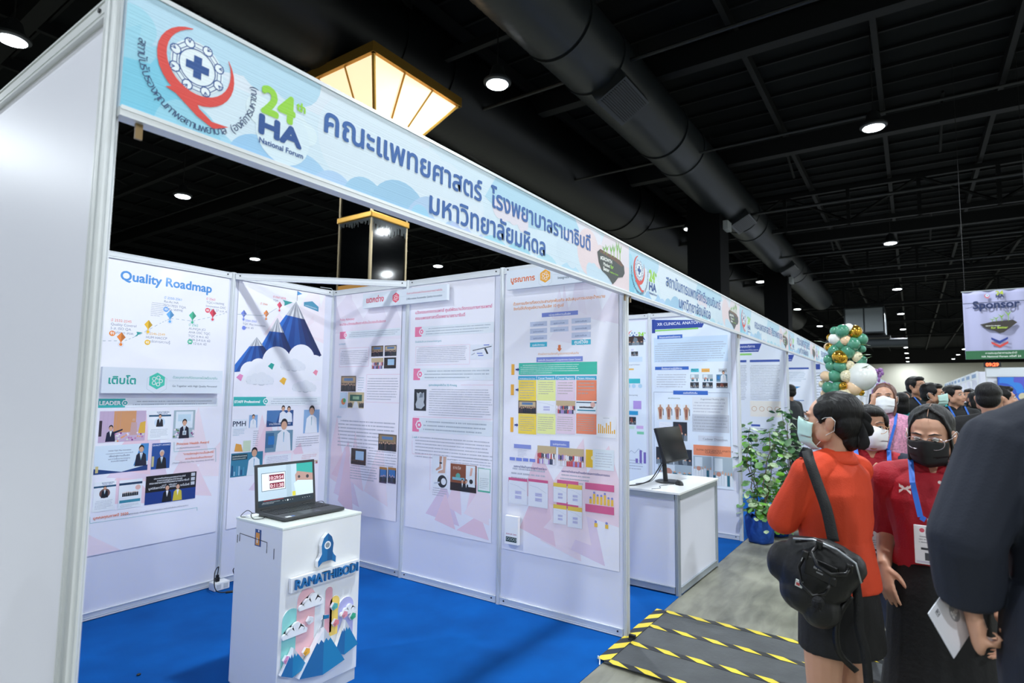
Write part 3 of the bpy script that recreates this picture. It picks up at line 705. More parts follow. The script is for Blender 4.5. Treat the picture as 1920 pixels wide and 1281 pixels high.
        for i, z in enumerate((.62, .6, .5, .38, .7, .56, .8, .2, .28)): r(.08+i*.1, .2, .14+i*.1, .2+z*.7, '#f0b53a')
        P.text('ผลงานวิชาการ', *f(.35, .9), None, '#667', width=.3*w_)
    elif kind == 'chart':
        r(0, 0, 1, 1, '#eef0f7'); P.line([f(.08, .85), f(.5, .78), f(.92, .6)], .008*w_, '#a9b3c8')
        for z in (.5, .3): r(.35, z-.07, .7, z+.07, '#c7c6e6'); P.body(*f(.38, z-.05), *f(.67, z+.05), 2, '#6a6fa8', seed)

def plaque(label, wl, q, title, tcol, sub1, sub2, icon, tw):
    P = sheet(label, wl, *q, base='#dfe6ee', name='header_board', cat='sign', th=.03, gloss=False, off=.028)
    a, b, c, d = min(q[0], q[2]), min(q[1], q[3]), max(q[0], q[2]), max(q[1], q[3]); w_, h = c-a, d-b
    P.cur = 'printed_lettering'; P.text(title, a+.05*w_, b+h*.36, None, tcol, width=tw*w_, bold=.03)
    hx, hz, hr = a+w_*.42, b+h*.5, h*.34
    P.poly([(hx+hr*1.3*math.sin(i*PI/3), hz-.02+hr*1.3*math.cos(i*PI/3)) for i in range(6)], '#cdd7de'); P.poly([(hx+hr*1.22*math.sin(i*PI/3), hz-.02+hr*1.22*math.cos(i*PI/3)) for i in range(6)], '#dfe6ee')
    P.poly([(hx+hr*math.sin(i*PI/3), hz+hr*math.cos(i*PI/3)) for i in range(6)], icon)
    for i in range(5):
        t = i*2*PI/5; P.ring(hx+hr*.42*math.cos(t), hz+hr*.42*math.sin(t), hr*.2, hr*.07, '#f6f2f2', n=10)
    P.line([(hx+hr*1.3, b+h*.52), (c-.02, b+h*.52)], .0015, '#b9c7cf')
    P.text(sub1, a+.55*w_, b+h*.62, None, tcol, width=.4*w_); P.text(sub2, a+.55*w_, b+h*.27, None, '#4d6272', width=.4*w_, bold=.008)
    P.build(P.t, m_print); return P
def pin(P, x, z, col, k=1):
    P.ring(x, z-.045*k, .014*k, .003, '#d9dde6', n=14); P.circ(x, z-.045*k, .009*k, col, 10)
    P.poly([(x-.024*k, z), (x, z-.03*k), (x, z+.03*k)], col); P.poly([(x+.024*k, z), (x, z-.03*k), (x, z+.03*k)], lighten(col, -.18)); P.poly([(x-.006*k, z-.022*k), (x+.006*k, z-.022*k), (x, z-.04*k)], col)
def lighten(h, d):
    h = h.lstrip('#'); return '#'+''.join('%02x' % max(0, min(255, int(int(h[i:i+2], 16)*(1+d)))) for i in (0, 2, 4))

# ---- 1: roadmap poster, back wall, second panel
P = sheet('tall Quality Roadmap poster with coloured pins and nine small photos', 'B', 1.045, .42, 1.962, 2.425)
P.cur = 'printed_background'; facets(P, 1.3, .75, 1.962, 1.3, 3)
P.poly([(1.045, .6), (1.3, .42), (1.045, .42)], '#f7e6ee')
for x, r_ in ((1.15, .06), (1.3, .08), (1.45, .055), (1.62, .09), (1.8, .06)): P.ring(x, 1.56, r_, .002, '#dde2ee', 0, PI, 16)
P.cur = 'printed_lettering'
P.text('Quality Roadmap', 1.182,2.291, None, '#4f93d8', width=.64, bold=.03)
for (a, b), lines, col in (((1.142,1.993), ['ปี 2532-2545', 'Quality Control', '5 ส. ISO QA', 'การศึกษา สรพ.'], '#ee7d4e'), ((1.477,2.196), ['ปี 2550-2561', 'Re-Ac HA', 'ISO17025 TQA', 'EdPEx WFME'], '#5f9fdd'),
        ((1.787,2.231), ['ปี 2563', 'TQC+/WFME', 'Innovation DSC', 'WFME 27 ม.ค. 63'], '#e25c78'), ((1.370,1.921), ['ปี 2546-2549', 'HUM HACCP', 'การจัดการความรู้'], '#efbf45'),
        ((1.665,2.012), ['ปี 2562', 'AUNQA JCI', 'AHA DSC TQC', 'TQC 6 พ.ย. 62', 'AHA 2-4 ธ.ค. 62', 'JCI 12 ธ.ค. 62'], '#47b49a')):
    for i, l in enumerate(lines): P.text(l, a, b-.028*i, .025, col if i == 0 else '#8d93a6')
P.body(1.391,2.164, 1.482,2.057, 8, '#a9aebc', 5)
P.cur = 'printed_diagram'
pts = [(1.099,1.853), (1.236,1.864), (1.325,1.913), (1.455,2.007), (1.527,2.054), (1.691,2.052), (1.837,2.101), (1.951,2.145)]
for i in range(len(pts)-1):
    (a, b), (c, d) = pts[i], pts[i+1]
    for k in range(4): P.line([(a+(c-a)*k/4, b+(d-b)*k/4), (a+(c-a)*(k+.55)/4, b+(d-b)*(k+.55)/4)], .003, '#9fb0bb')
for q, col in (((1.211,1.888), '#f08a3c'), ((1.380,1.992), '#f3c02f'), ((1.525,2.082), '#6ab0e8'), ((1.688,2.093), '#4cbf98'), ((1.843,2.132), '#e84a5f')): pin(P, *q, col, 1.15)
for q, st, col in (((1.154,1.909), '01', '#f08a3c'), ((1.381,1.864), '02', '#f3c02f'), ((1.493,2.118), '03', '#6aa5e8'), ((1.680,1.891), '04', '#4cbf98'), ((1.800,2.148), '05', '#e84a5f')):
    P.circ(*q, .019, col, 16); P.text(st, q[0], q[1]-.007, None, '#ffffff', width=.02, align='C', bold=.03)
a, b = 1.315,1.912; P.poly([(a-.025, b-.02), (a+.03, b+.02), (a-.01, b+.022), (a-.005, b+.005)], '#2f9f9c')
P.cur = 'printed_strip'
def strip(P, q0, q1, title, lines, seed, col='#35b3b0', frac=.2):
    a, b, c, d = q0[0], q0[1], q1[0], q1[1]; P.rect(a, b, c, d, '#e6ecf2'); m_ = a+(c-a)*frac; P.rect(a, b, m_, d, col)
    if title: P.text(title, a+.008, (b+d)/2-.012, None, '#ffffff', width=(c-a)*frac*.78, bold=.03)
    P.circ(m_, (b+d)/2, abs(d-b)*.36, '#f2f6f8', 6); P.circ(m_, (b+d)/2, abs(d-b)*.26, col, 6); P.circ(m_, (b+d)/2, abs(d-b)*.1, '#f2f6f8', 8)
    P.body(m_+.05, min(b, d)+.01, c-.02, max(b, d)-.008, lines, '#7c8ea0', seed)
strip(P, (1.100,1.398), (1.920,1.460), 'LEADER', 2, 7)
P.cur = 'printed_photos'
photo(P, (1.115,1.162, 1.404,1.374), 'ceremony', 1); photo(P, (1.424,1.161, 1.575,1.370), 'news', 0); photo(P, (1.595,1.165, 1.751,1.371), 'award', 2)
photo(P, (1.101,0.951, 1.435,1.141), 'slide', 1); photo(P, (1.458,0.950, 1.585,1.135), 'blueaward', 1)
photo(P, (1.110,0.702, 1.243,0.900), 'news', 4); photo(P, (1.262,0.699, 1.408,0.895), 'notice', 3); photo(P, (1.431,0.702, 1.786,0.904), 'gala', 3)
P.cur = 'printed_captions'
P.text('Princess Health Award', 1.628,1.112, None, '#f08355', width=.24, bold=.01); P.text('รางวัลบุคคลดีเด่นแห่งประเทศไทย', 1.630,1.085, None, '#6a7186', width=.17)
P.text('"การบริหารสู่ความเป็นเลิศที่มี', 1.679,1.034, None, '#f08355', width=.23, bold=.01); P.text('ความโดดเด่นด้านนวัตกรรม"', 1.697,1.000, None, '#f08355', width=.21, bold=.01)
P.text('(Thailand Quality Class Plus : Innovation) ประจำปี 2562', 1.606,0.977, None, '#6a7186', width=.31)
P.line([(1.608,1.137), (1.612,1.066), (1.925,1.067), (1.931,0.963)], .002, '#58b3b6')
P.text('บุคคลคุณภาพปี 2020', 1.120,0.655, None, '#f08355', width=.21, bold=.015); P.text('ด้านการสาธารณสุข จากมูลนิธิสภาวิทยาศาสตร์และเทคโนโลยีแห่งประเทศไทย (มสวท.)', 1.298,0.653, None, '#5f667c', width=.44)
P.line([(1.100,0.679), (1.103,0.634), (1.806,0.629), (1.807,0.605)], .002, '#58b3b6')
P.build(P.t, m_gloss)
plaque('pale raised header board with green Thai word, on the roadmap poster', 'B', (1.091,1.498, 1.917,1.675), 'เติบโต', '#23a296', 'ด้วยบุคลากรที่มีคุณภาพไปพร้อมๆกัน', 'Go Together with High Quality Personnel', '#45c7ae', .2)

# ---- 2: mountains poster, back wall third panel
P = sheet('poster of three blue paper mountains above white clouds', 'B', 2.045, .42, 2.9, 2.425)
P.cur = 'printed_background'; facets(P, 2.2, .7, 2.9, 1.25, 8); facets(P, 2.4, 2.0, 2.95, 2.5, 5, ('#f7eef4', '#f5e8ef'))
P.cur = 'printed_mountains'
def mount(x, z, w_, h, sh, base, n=8):
    cols = ['#2f6fc8', '#1f4f9e', '#2a62b6', '#1b4690', '#24549f', '#1a3f80', '#1c2f66', '#182c5c']
    for i in range(n):
        a = x-w_*(.52-i/n*1.04); b_ = x-w_*(.52-(i+1)/n*1.04); zz = z+h
        P.poly([(a, base(a)), (b_, base(b_)), (x, zz)], cols[i % len(cols)])
    for i in range(n):
        a = x-w_*(.52-i/n*1.04); b_ = x-w_*(.52-(i+1)/n*1.04); k = sh; zz = z+h
        P.poly([(x+(a-x)*k, zz+(base(a)-zz)*k), (x+(b_-x)*k, zz+(base(b_)-zz)*k), (x, zz)], ['#c9ccd2', '#a9adb5', '#dfe1e6', '#8f949d'][i % 4])
(mx, mz), (bx, bz) = (2.588,2.327), (2.814,1.874)
mount(mx, bz, .62, mz-bz, .3, lambda a: bz-.03+(mx-a)*.1)
(m2x, m2z) = 2.410,2.157; b2 = (2.349,1.763)[1]
mount(m2x, b2-.05, .48, m2z-b2+.05, .28, lambda a: b2-.05)
(m3x, m3z) = 2.225,1.973; b3 = (2.066,1.693)[1]
mount(m3x, b3, .44, m3z-b3, .27, lambda a: b3+(a-m3x)*.12)
P.cur = 'printed_clouds'
for q, r_ in (((2.183,1.675), .09), ((2.258,1.705), .09), ((2.425,1.767), .14), ((2.557,1.749), .1), ((2.670,1.803), .14), ((2.809,1.736), .12), ((2.926,1.766), .1)): P.circ(*q, r_, '#f4f5fb', 26)
P.rect(2.2, (2.433,1.619)[1], 2.89, (2.532,1.725)[1], '#f4f5fb')
for (a, b) in ((2.580,1.727), (2.269,1.597), (2.705,1.539)):
    for dx, r_ in ((-.09, .03), (-.04, .045), (.02, .055), (.07, .04), (.11, .025)): P.circ(a+dx, b+r_*.4, r_, '#c9ced8', 14); P.circ(a+dx, b+r_*.4+.008, r_, '#e9ecf3', 14)
    P.rect(a-.11, b-.02, a+.13, b+.002, '#e9ecf3')
for q, col, k in (((2.371,1.732), '#2fa79c', .03), ((2.823,1.692), '#ee8fa6', .028), ((2.491,1.607), '#f4bb3f', .035), ((2.093,1.629), '#e58fc0', .03)):
    a, b = q; P.poly([(a-k, b), (a+k*.4, b-k), (a+k, b+k*.6), (a, b+k)], col)
P.cur = 'printed_diagram'
for q, col in (((2.100,2.158), '#7a8de0'), ((2.302,2.182), '#ee8f4a'), ((2.425,2.271), '#ea5a74')): pin(P, *q, col, 1.05)
P.line([(2.032,2.146), (2.254,2.158), (2.317,2.183), (2.400,2.240)], .003, '#9fb0bb')
a, b = 2.502,2.301; P.poly([(a-.03, b-.03), (a+.05, b+.01), (a-.05, b+.02), (a-.03, b)], '#2f9f9c')
a, b = 2.597,2.362; P.line([(a, b-.03), (a, b+.06)], .004, '#889'); P.poly([(a, b+.06), (a+.05, b+.04), (a, b+.02)], '#3f8fcf')
a, b = 2.759,2.295; P.poly([(a-.09, b), (a+.07, b-.035), (a+.07, b+.01), (a, b+.055), (a-.09, b+.035)], '#4f97b5'); P.text('มหาวิทยาลัยระดับโลก', a-.075, b+.004, None, '#f2f8fb', width=.13, rot=-.15)
for q, ls, col in (((2.095,2.095), ['ปี 2564-2565', 'TQC Plus Innovation', '18 พ.ย. 65'], '#7a8de0'), ((2.244,2.253), ['ปี 2566'], '#ee8f4a'), ((2.360,2.328), ['ปี 2567-2570', 'TQA'], '#ea5a74')):
    for i, l in enumerate(ls): P.text(l, q[0], q[1]-.029*i, .024, col if i == 0 else '#9095a8')
P.circ(2.107,2.039, .017, '#7a8de0', 14)
P.cur = 'printed_strip'; strip(P, (2.051,1.395), (2.893,1.471), 'STAFF Professional', 3, 9, frac=.34)
P.cur = 'printed_photos'
P.rect(2.053,1.206, 2.181,1.288, '#e9eff7'); P.text('PMH', 2.056,1.232, None, '#2c3d57', width=.11, bold=.02); P.body(2.060,1.155, 2.161,1.214, 5, '#7fb4cf', 2); P.poly([(2.080,1.030), (2.153,1.024), (2.136,1.082), (2.090,1.093)], '#eaa64a'); P.rect(2.153,1.024, 2.219,1.111, '#cfe0c2')
photo(P, (2.194,1.213, 2.269,1.320), 'portrait', 1); P.body(2.237,1.040, 2.286,1.195, 9, '#8b93a8', 3)
photo(P, (2.353,1.215, 2.610,1.354), 'lab', 1); photo(P, (2.350,1.000, 2.613,1.180), 'doctor', 1); photo(P, (2.719,1.142, 2.886,1.353), 'portrait', 3)
photo(P, (2.056,0.825, 2.334,1.015), 'teal', 2); P.rect(2.351,0.880, 2.608,0.975, '#eceff6'); P.body(2.370,0.896, 2.587,0.963, 5, '#7b79a8', 3); P.rect(2.619,0.858, 2.894,0.962, '#f1eff4'); P.body(2.714,0.910, 2.877,0.953, 3, '#c96b6b', 3); photo(P, (2.630,0.862, 2.886,0.890), 'colour_group', 3)
P.cur = 'printed_captions'; P.body(2.648,1.023, 2.898,1.122, 5, '#8a90a5', 12)
P.build(P.t, m_gloss)

# ---- 3: policy advocacy poster on the partition, corner panel
P = sheet('pale pink Policy Advocacy poster with four-photo block', 'R', .06, .44, .935, 2.425, base='#f4eff7')
P.cur = 'printed_background'; facets(P, .1, .5, .7, 1.2, 14); facets(P, .1, 2.0, .9, 2.4, 15, ('#f2eaf4', '#efe6f2'))
P.cur = 'printed_lettering'
P.text('Policy Advocacy', 0.124,2.184, None, '#e0557c', width=.2, bold=.012); P.text('งานวิจัย-นวัตกรรมสังเคราะห์เชิงนโยบายระดับประเทศ', 0.119,2.139, None, '#e0557c', width=.62, bold=.015)
P.cur = 'printed_strip'; strip(P, (0.127,2.012), (0.951,2.080), '', 3, 21, '#f07ba4', .1)
P.cur = 'printed_text'
P.text('แนวคิดหลัก', 0.122,1.957, None, '#52a8c4', width=.09); P.body(0.148,1.771, 0.529,1.904, 8, '#8f8fa5', 1)
P.frame(0.134,1.751, 0.535,1.923, .002, '#e9a9bd')
P.body(0.530,1.451, 0.923,1.654, 9, '#8f8fa5', 2); P.frame(0.517,1.432, 0.941,1.677, .002, '#e9a9bd'); P.text('นโยบาย', 0.131,1.281, None, '#52a8c4', width=.06)
P.body(0.154,1.018, 0.926,1.273, 8, '#8f8fa5', 3, ); P.body(0.566,0.882, 0.924,1.022, 6, '#8f8fa5', 4); P.body(0.340,0.740, 0.702,0.874, 6, '#8f8fa5', 5)
P.cur = 'printed_photos'
photo(P, (0.567,1.836, 0.720,1.932), 'group', 1); photo(P, (0.738,1.837, 0.886,1.930), 'group', 5); photo(P, (0.572,1.727, 0.725,1.823), 'colour_group', 2); photo(P, (0.736,1.729, 0.884,1.824), 'screen', 1)
photo(P, (0.170,1.523, 0.377,1.666), 'group', 7); P.body(0.406,1.530, 0.485,1.660, 6, '#9fb9cc', 6); photo(P, (0.276,1.373, 0.492,1.517), 'meeting', 1); P.rect(0.164,1.370, 0.261,1.514, '#cfe0ee'); P.circ(0.213,1.430, .03, '#e0824a', 14); P.circ(0.227,1.440, .02, '#58b06a', 12)
photo(P, (0.695,1.020, 0.918,1.161), 'group', 9); photo(P, (0.347,0.873, 0.545,1.015), 'screen', 4); photo(P, (0.721,0.744, 0.814,0.879), 'stage', 1); photo(P, (0.826,0.750, 0.923,0.884), 'stage', 2)
P.build(P.t, m_gloss)

# ---- 4: innovation poster
P = sheet('poster of medical inventions with pink headings and foot photo', 'R', 1.045, .42, 1.93, 2.425, base='#f3f1f9')
P.cur = 'printed_background'; facets(P, 1.4, .45, 1.95, .85, 24, ('#f5dbe6', '#f3d3df', '#f8e8ef', '#e8d2e6'))
P.cur = 'printed_lettering'
P.text('นวัตกรรมทางการแพทย์ ศูนย์พัฒนานวัตกรรมทางการแพทย์', 1.098,2.186, None, '#dd4f86', width=.81, bold=.015); P.text('คณะแพทยศาสตร์โรงพยาบาลรามาธิบดี', 1.100,2.136, None, '#dd4f86', width=.54, bold=.015)
P.cur = 'printed_strip'
for (q0, q1, st) in (((1.099,1.991), (1.941,2.074), 1), ((1.094,1.627), (1.937,1.724), 2), ((1.098,1.201), (1.930,1.314), 3)):
    strip(P, q0, q1, '', 3, 30+st, '#f07ba4', .09)
P.cur = 'printed_text'
P.text('ปืนยิงริดสีดวง (Hemorrhoid gun)', 1.107,1.941, None, '#4aa8b4', width=.29); P.body(1.126,1.770, 1.679,1.903, 9, '#9497aa', 8); P.frame(1.114,1.752, 1.695,1.907, .0015, '#e9a9bd')
P.text('อุปกรณ์พยุงหลังด้วย 3D Printing', 1.271,1.579, None, '#4aa8b4', width=.3, bold=.01); P.body(1.279,1.339, 1.925,1.562, 12, '#9497aa', 9); P.line([(1.611,1.589), (1.940,1.590), (1.940,1.330), (1.105,1.325)], .002, '#e9a9bd')
P.text('L-walk', 1.100,1.148, None, '#4aa8b4', width=.06); P.body(1.136,0.989, 1.933,1.171, 7, '#9497aa', 10); P.body(1.524,0.952, 1.931,1.036, 4, '#9497aa', 11); P.line([(1.100,1.126), (1.105,1.017), (1.307,1.023), (1.310,0.743)], .002, '#e9a9bd'); P.body(1.341,0.704, 1.496,0.775, 4, '#9497aa', 11)
P.cur = 'printed_photos'
photo(P, (1.703,1.789, 1.919,1.903), 'tool', 1); photo(P, (1.110,1.374, 1.248,1.552), 'torso', 1); photo(P, (1.329,0.872, 1.484,1.019), 'foot', 1); photo(P, (1.338,0.771, 1.504,0.875), 'wheel', 1)
photo(P, (1.524,0.766, 1.785,0.973), 'brown', 1); P.rect(1.799,0.783, 1.917,0.960, '#5cbd9d'); P.rect(1.804,0.795, 1.912,0.956, '#eef5f3'); P.body(1.814,0.808, 1.903,0.892, 6, '#9aa', 3)
P.build(P.t, m_gloss)
plaque('pale raised header board with pink Thai word, bridging two posters', 'R', (0.497,2.269, 1.495,2.400), 'แตกต่าง', '#dd4a63', 'ด้วยการสร้างสรรค์นวัตกรรมคุณภาพอย่างยั่งยืน', 'Differentiate Sustainable Quality Innovation', '#e8506b', .22)

# ---- 5: mission poster
P = sheet('poster with orange headings, coloured table and bar charts', 'R', 2.03, .40, 2.955, 2.425, base='#f2f1f9')
P.cur = 'printed_background'; facets(P, 2.1, .45, 2.95, 1.2, 34, ('#f3dce6', '#f0d2de', '#f6e4ec', '#e9d6e8')); facets(P, 2.5, 1.9, 2.95, 2.4, 35, ('#efe9f4', '#ece4f0'))
P.cur = 'printed_lettering'
P.text('ด้วยการบริหารที่สอดประสานทุกพันธกิจ สนับสนุนการบรรลุเป้าหมาย', 2.107,2.185, None, '#ee9630', width=.75, bold=.015); P.text('จึงก่อให้เกิดศูนย์ความเป็นเลิศ 10 ศูนย์', 2.108,2.148, None, '#ee9630', width=.43, bold=.015)
P.text('ตัวอย่างการบริหารที่บูรณาการทุกพันธกิจ', 2.328,1.807, None, '#eca34a', width=.33)
P.cur = 'printed_diagram'
def tab(q0, q1, col, st='', tc='#3d5a8c', w_=.7):
    P.rect(*q0, *q1, col)
    if st: P.text(st, (q0[0]+q1[0])/2, (q0[1]+q1[1])/2-.009, None, tc, width=abs(q1[0]-q0[0])*w_, align='C', bold=.012)
tab((2.357,2.081), (2.652,2.111), '#7b8bd2', 'กลุ่มศูนย์เพื่อความเป็นเลิศ', '#ffffff', .6)
for i, (u0, u1, n) in enumerate(((992, 1026, 3), (1030, 1066, 2), (1071, 1107, 3))):
    pass
for q0, q1 in (((2.257,2.016), (2.402,2.051)), ((2.257,1.965), (2.402,2.001)), ((2.258,1.918), (2.403,1.951)), ((2.429,2.018), (2.576,2.052)), ((2.429,1.969), (2.577,2.003)), ((2.602,2.020), (2.751,2.056)), ((2.602,1.972), (2.751,2.005)), ((2.602,1.919), (2.751,1.957))):
    tab(q0, q1, '#c6cfe6', 'ศูนย์ความเป็นเลิศ', '#4d6596', .6)
tab((2.258,1.867), (2.403,1.901), '#3fb8d2', 'ศูนย์นวัตกรรม', '#ffffff'); tab((2.603,1.871), (2.751,1.906), '#3fb8d2', 'ศูนย์วิจัย', '#ffffff')
a, b = 2.505,1.855; P.rect(a-.01, b-.005, a+.01, b+.02, '#e0773c'); P.poly([(a-.02, b-.005), (a+.02, b-.005), (a, b-.028)], '#e0773c')
tab((2.315,1.757), (2.690,1.791), '#7b8bd2', 'ศูนย์มะเร็ง (Ramathibodi Comprehensive Cancer Center)', '#ffffff', .92)
P.rect(2.163,1.666, 2.799,1.752, '#3cc0a6'); P.body(2.177,1.673, 2.682,1.743, 5, '#c9f1e6', 4)
for (q0, q1) in (((2.096,1.666), (2.123,1.745)), ((2.093,1.516), (2.121,1.595)), ((2.093,1.246), (2.120,1.353))): P.rect(*q0, *q1, '#f2b13c')
for q in ((2.134,1.705), (2.136,1.556), (2.130,1.299)): P.rect(q[0], q[1]-.006, q[0]+.018, q[1]+.006, '#2d3f86'); P.poly([(q[0]+.018, q[1]-.014), (q[0]+.034, q[1]), (q[0]+.018, q[1]+.014)], '#2d3f86')
cs = ['#f6d74c', '#eef2a0', '#e9d3e3', '#f08a66']; us = [(971, 1005), (1006, 1041), (1042, 1078), (1079, 1118)]
heads = ['Multidisciplinary Care Team', 'Cancer Research', 'Cancer Registry', 'Patient Advocacy']
for k, ((u0, u1), cl_) in enumerate(zip(us, cs)): pass
tab((2.158,1.630), (2.316,1.657), '#3aa9cf', 'Multidisciplinary Care Team', '#ffffff', .85)
P.rect(2.162,1.381, 2.316,1.627, '#f6d74c'); P.body(2.174,1.490, 2.302,1.619, 7, '#8a7f78', 0)
P.rect(2.164,1.238, 2.319,1.379, '#f6d74c'); P.body(2.173,1.258, 2.305,1.367, 7, '#8a7f78', 9)
photo(P, (2.162,1.385, 2.318,1.478), 'group', 0)
tab((2.320,1.630), (2.476,1.657), '#3aa9cf', 'Cancer Research', '#ffffff', .85)
P.rect(2.323,1.386, 2.476,1.627, '#eef2a0'); P.body(2.335,1.524, 2.463,1.619, 6, '#8a7f78', 1)
P.rect(2.325,1.247, 2.477,1.384, '#eef2a0'); P.body(2.333,1.266, 2.465,1.372, 7, '#8a7f78', 10)
photo(P, (2.323,1.390, 2.477,1.481), 'chart', 1)
tab((2.480,1.630), (2.633,1.656), '#3aa9cf', 'Cancer Registry', '#ffffff', .85)
P.rect(2.482,1.392, 2.633,1.626, '#e9d3e3'); P.body(2.494,1.526, 2.620,1.619, 5, '#8a7f78', 2)
P.rect(2.483,1.255, 2.634,1.389, '#e9d3e3'); P.body(2.491,1.274, 2.621,1.378, 7, '#8a7f78', 11)
photo(P, (2.482,1.395, 2.633,1.484), 'colour_group', 2)
tab((2.641,1.630), (2.795,1.655), '#3aa9cf', 'Patient Advocacy', '#ffffff', .85)
P.rect(2.642,1.397, 2.795,1.626, '#f08a66'); P.body(2.654,1.528, 2.783,1.619, 4, '#8a7f78', 3)
P.rect(2.642,1.263, 2.795,1.395, '#f08a66'); P.body(2.651,1.281, 2.783,1.384, 7, '#8a7f78', 12)
photo(P, (2.642,1.400, 2.795,1.487), 'notice', 3)
photo(P, (2.795,1.246, 2.938,1.386), 'bars', 0)
tab((2.436,1.163), (2.589,1.206), '#7b8bd2', 'ศูนย์ปลูกถ่ายอวัยวะ', '#ffffff')
tab((2.128,1.132), (2.276,1.161), '#8b97d8'); P.body(2.162,1.073, 2.244,1.128, 5, '#b9bfda', 2)
for q0, q1 in (((2.091,1.041), (2.138,1.064)), ((2.148,1.041), (2.199,1.064)), ((2.208,1.042), (2.254,1.065)), ((2.264,1.043), (2.313,1.065))): P.rect(*q0, *q1, '#7f8fdc')
photo(P, (2.331,1.037, 2.483,1.163), 'colour_group', 21); photo(P, (2.501,1.036, 2.700,1.159), 'colour_group', 22)
P.rect(2.716,1.043, 2.768,1.160, '#f2c530'); P.rect(2.768,1.033, 2.922,1.167, '#e3ecf2'); P.body(2.787,1.049, 2.911,1.149, 6, '#a9b3c2', 5); P.circ(2.768,1.107, .014, '#efe6c8', 12)
P.text('ผลงานวิจัยด้านการปลูกถ่ายอวัยวะ', 2.130,0.994, None, '#4b5590', width=.28, bold=.01); P.body(2.108,0.904, 2.411,1.003, 3, '#a3a7bd', 6)
P.text('ผลการดำเนินงานด้านบริการและการเรียนการสอน', 2.531,0.995, None, '#4b5590', width=.36, bold=.01); P.body(2.519,0.918, 2.756,0.990, 3, '#a3a7bd', 7)
for q0, q1 in (((2.084,0.886), (2.247,0.917)), ((2.256,0.892), (2.420,0.923)), ((2.494,0.901), (2.660,0.939)), ((2.491,0.752), (2.660,0.794)), ((2.712,0.898), (2.922,0.941)), ((2.713,0.751), (2.921,0.801))): tab(q0, q1, '#d9628f')
for q0, q1 in (((2.087,0.733), (2.247,0.898)), ((2.258,0.731), (2.421,0.904)), ((2.465,0.785), (2.570,0.898)), ((2.578,0.781), (2.688,0.899)), ((2.466,0.641), (2.570,0.751)), ((2.579,0.631), (2.689,0.755))): photo(P, (*q0, *q1), 'chart', 1)
for q0, q1 in (((2.464,0.890), (2.569,0.916)), ((2.578,0.888), (2.688,0.917)), ((2.465,0.742), (2.570,0.769)), ((2.579,0.741), (2.689,0.769))): P.rect(*q0, *q1, '#f0ce52')
a, b = 2.744,0.807
for i, h in enumerate((.03, .065, .05, .05, .065, .04, .04)): P.rect(a+i*.026, b, a+.016+i*.026, b+h, '#f3c549'); P.circ(a+.008+i*.026, b+h+.008, .008, '#8a90d0', 8)
a, b = 2.780,0.659
for i in (0, 3): P.rect(a+i*.026, b, a+.022+i*.026, b+.025, '#f3c549'); P.circ(a+.01+i*.026, b+.034, .009, '#8a90d0', 8)
P.build(P.t, m_gloss)
plaque('pale raised header board with orange Thai word, near the fascia', 'R', (2.081,2.296, 2.883,2.440), 'บูรณาการ', '#e06a28', 'ด้วยการบริหารสนับสนุนการบรรลุเป้าหมาย', 'Integrate Mission to Excellence', '#f1a92c', .26)
# small scan-me board; the square code itself is left blank
P = sheet('small white foam board with dark strip low on the orange-heading poster', 'R', 2.082,0.452, 2.195,0.649, base='#f6f7f9', name='foam_board', cat='sign', th=.028, gloss=False, off=.012)
P.cur = 'printed_lettering'; a, b, c, d = P.clip; w_ = c-a; h = d-b
P.text('SCAN QR CODE', a+.1*w_, b+h*.34, None, '#c04a6a', width=.8*w_, bold=.02); P.rect(a+.08*w_, b+h*.08, c-.08*w_, b+h*.26, '#2d4540')
for i in range(4): P.ring(a+w_*(.2+i*.2), b+h*.18, .009, .002, '#dfe8e4', n=12)
P.build(P.t, m_print)

# ---- second booth posters (partition at six metres)
def para(P, q, n, seed, col='#9aa0b2'): P.body(*q, n, col, seed)
P = sheet('light blue anatomy class poster with navy title ribbon', 'S', 2.03, .52, 2.93, 2.41, base='#e3edf9')
P.cur = 'printed_lettering'
P.rect(2.034,2.247, 2.075,2.422, '#1d3c94'); P.poly([(2.061,2.290), (2.062,2.404), (2.635,2.370), (2.664,2.368), (2.622,2.286)], '#24439c'); P.text('XR CLINICAL ANATOMY', 2.100,2.332, None, '#eef2fb', width=.53, bold=.01)
P.poly([(2.073,2.264), (2.074,2.283), (2.580,2.288), (2.580,2.270)], '#8fd06a')
def bar(P, q0, q1, st, w_=.6): P.rect(*q0, *q1, '#3568bf'); P.text(st, (q0[0]+q1[0])/2, (q0[1]+q1[1])/2-.012, None, '#ffffff', width=abs(q1[0]-q0[0])*w_, align='C', bold=.015)
P.rect(2.057,1.900, 2.898,2.189, '#cbdff3')
bar(P, (2.099,2.175), (2.397,2.218), 'วัตถุประสงค์ของโครงการ', .85); para(P, (2.070,1.906, 2.886,2.131), 9, 3, '#77839b')
bar(P, (2.069,1.812), (2.465,1.850), 'ขั้นตอนการปฏิบัติงาน'); P.frame(2.067,1.594, 2.458,1.790, .002, '#d3dae6'); para(P, (2.087,1.606, 2.446,1.772), 6, 4, '#8f98aa')
for q, st, col in (((2.489,1.784), 'PAST', '#49c0cf'), ((2.608,1.783), 'AT PRESENT', '#f0b458'), ((2.794,1.781), 'FUTURE', '#c6ccd2')): P.rect(q[0], q[1], q[0]+.09, q[1]+.04, col); P.text(st, q[0]+.01, q[1]+.012, None, '#2c3a4c', width=.07)
P.cur = 'printed_photos'
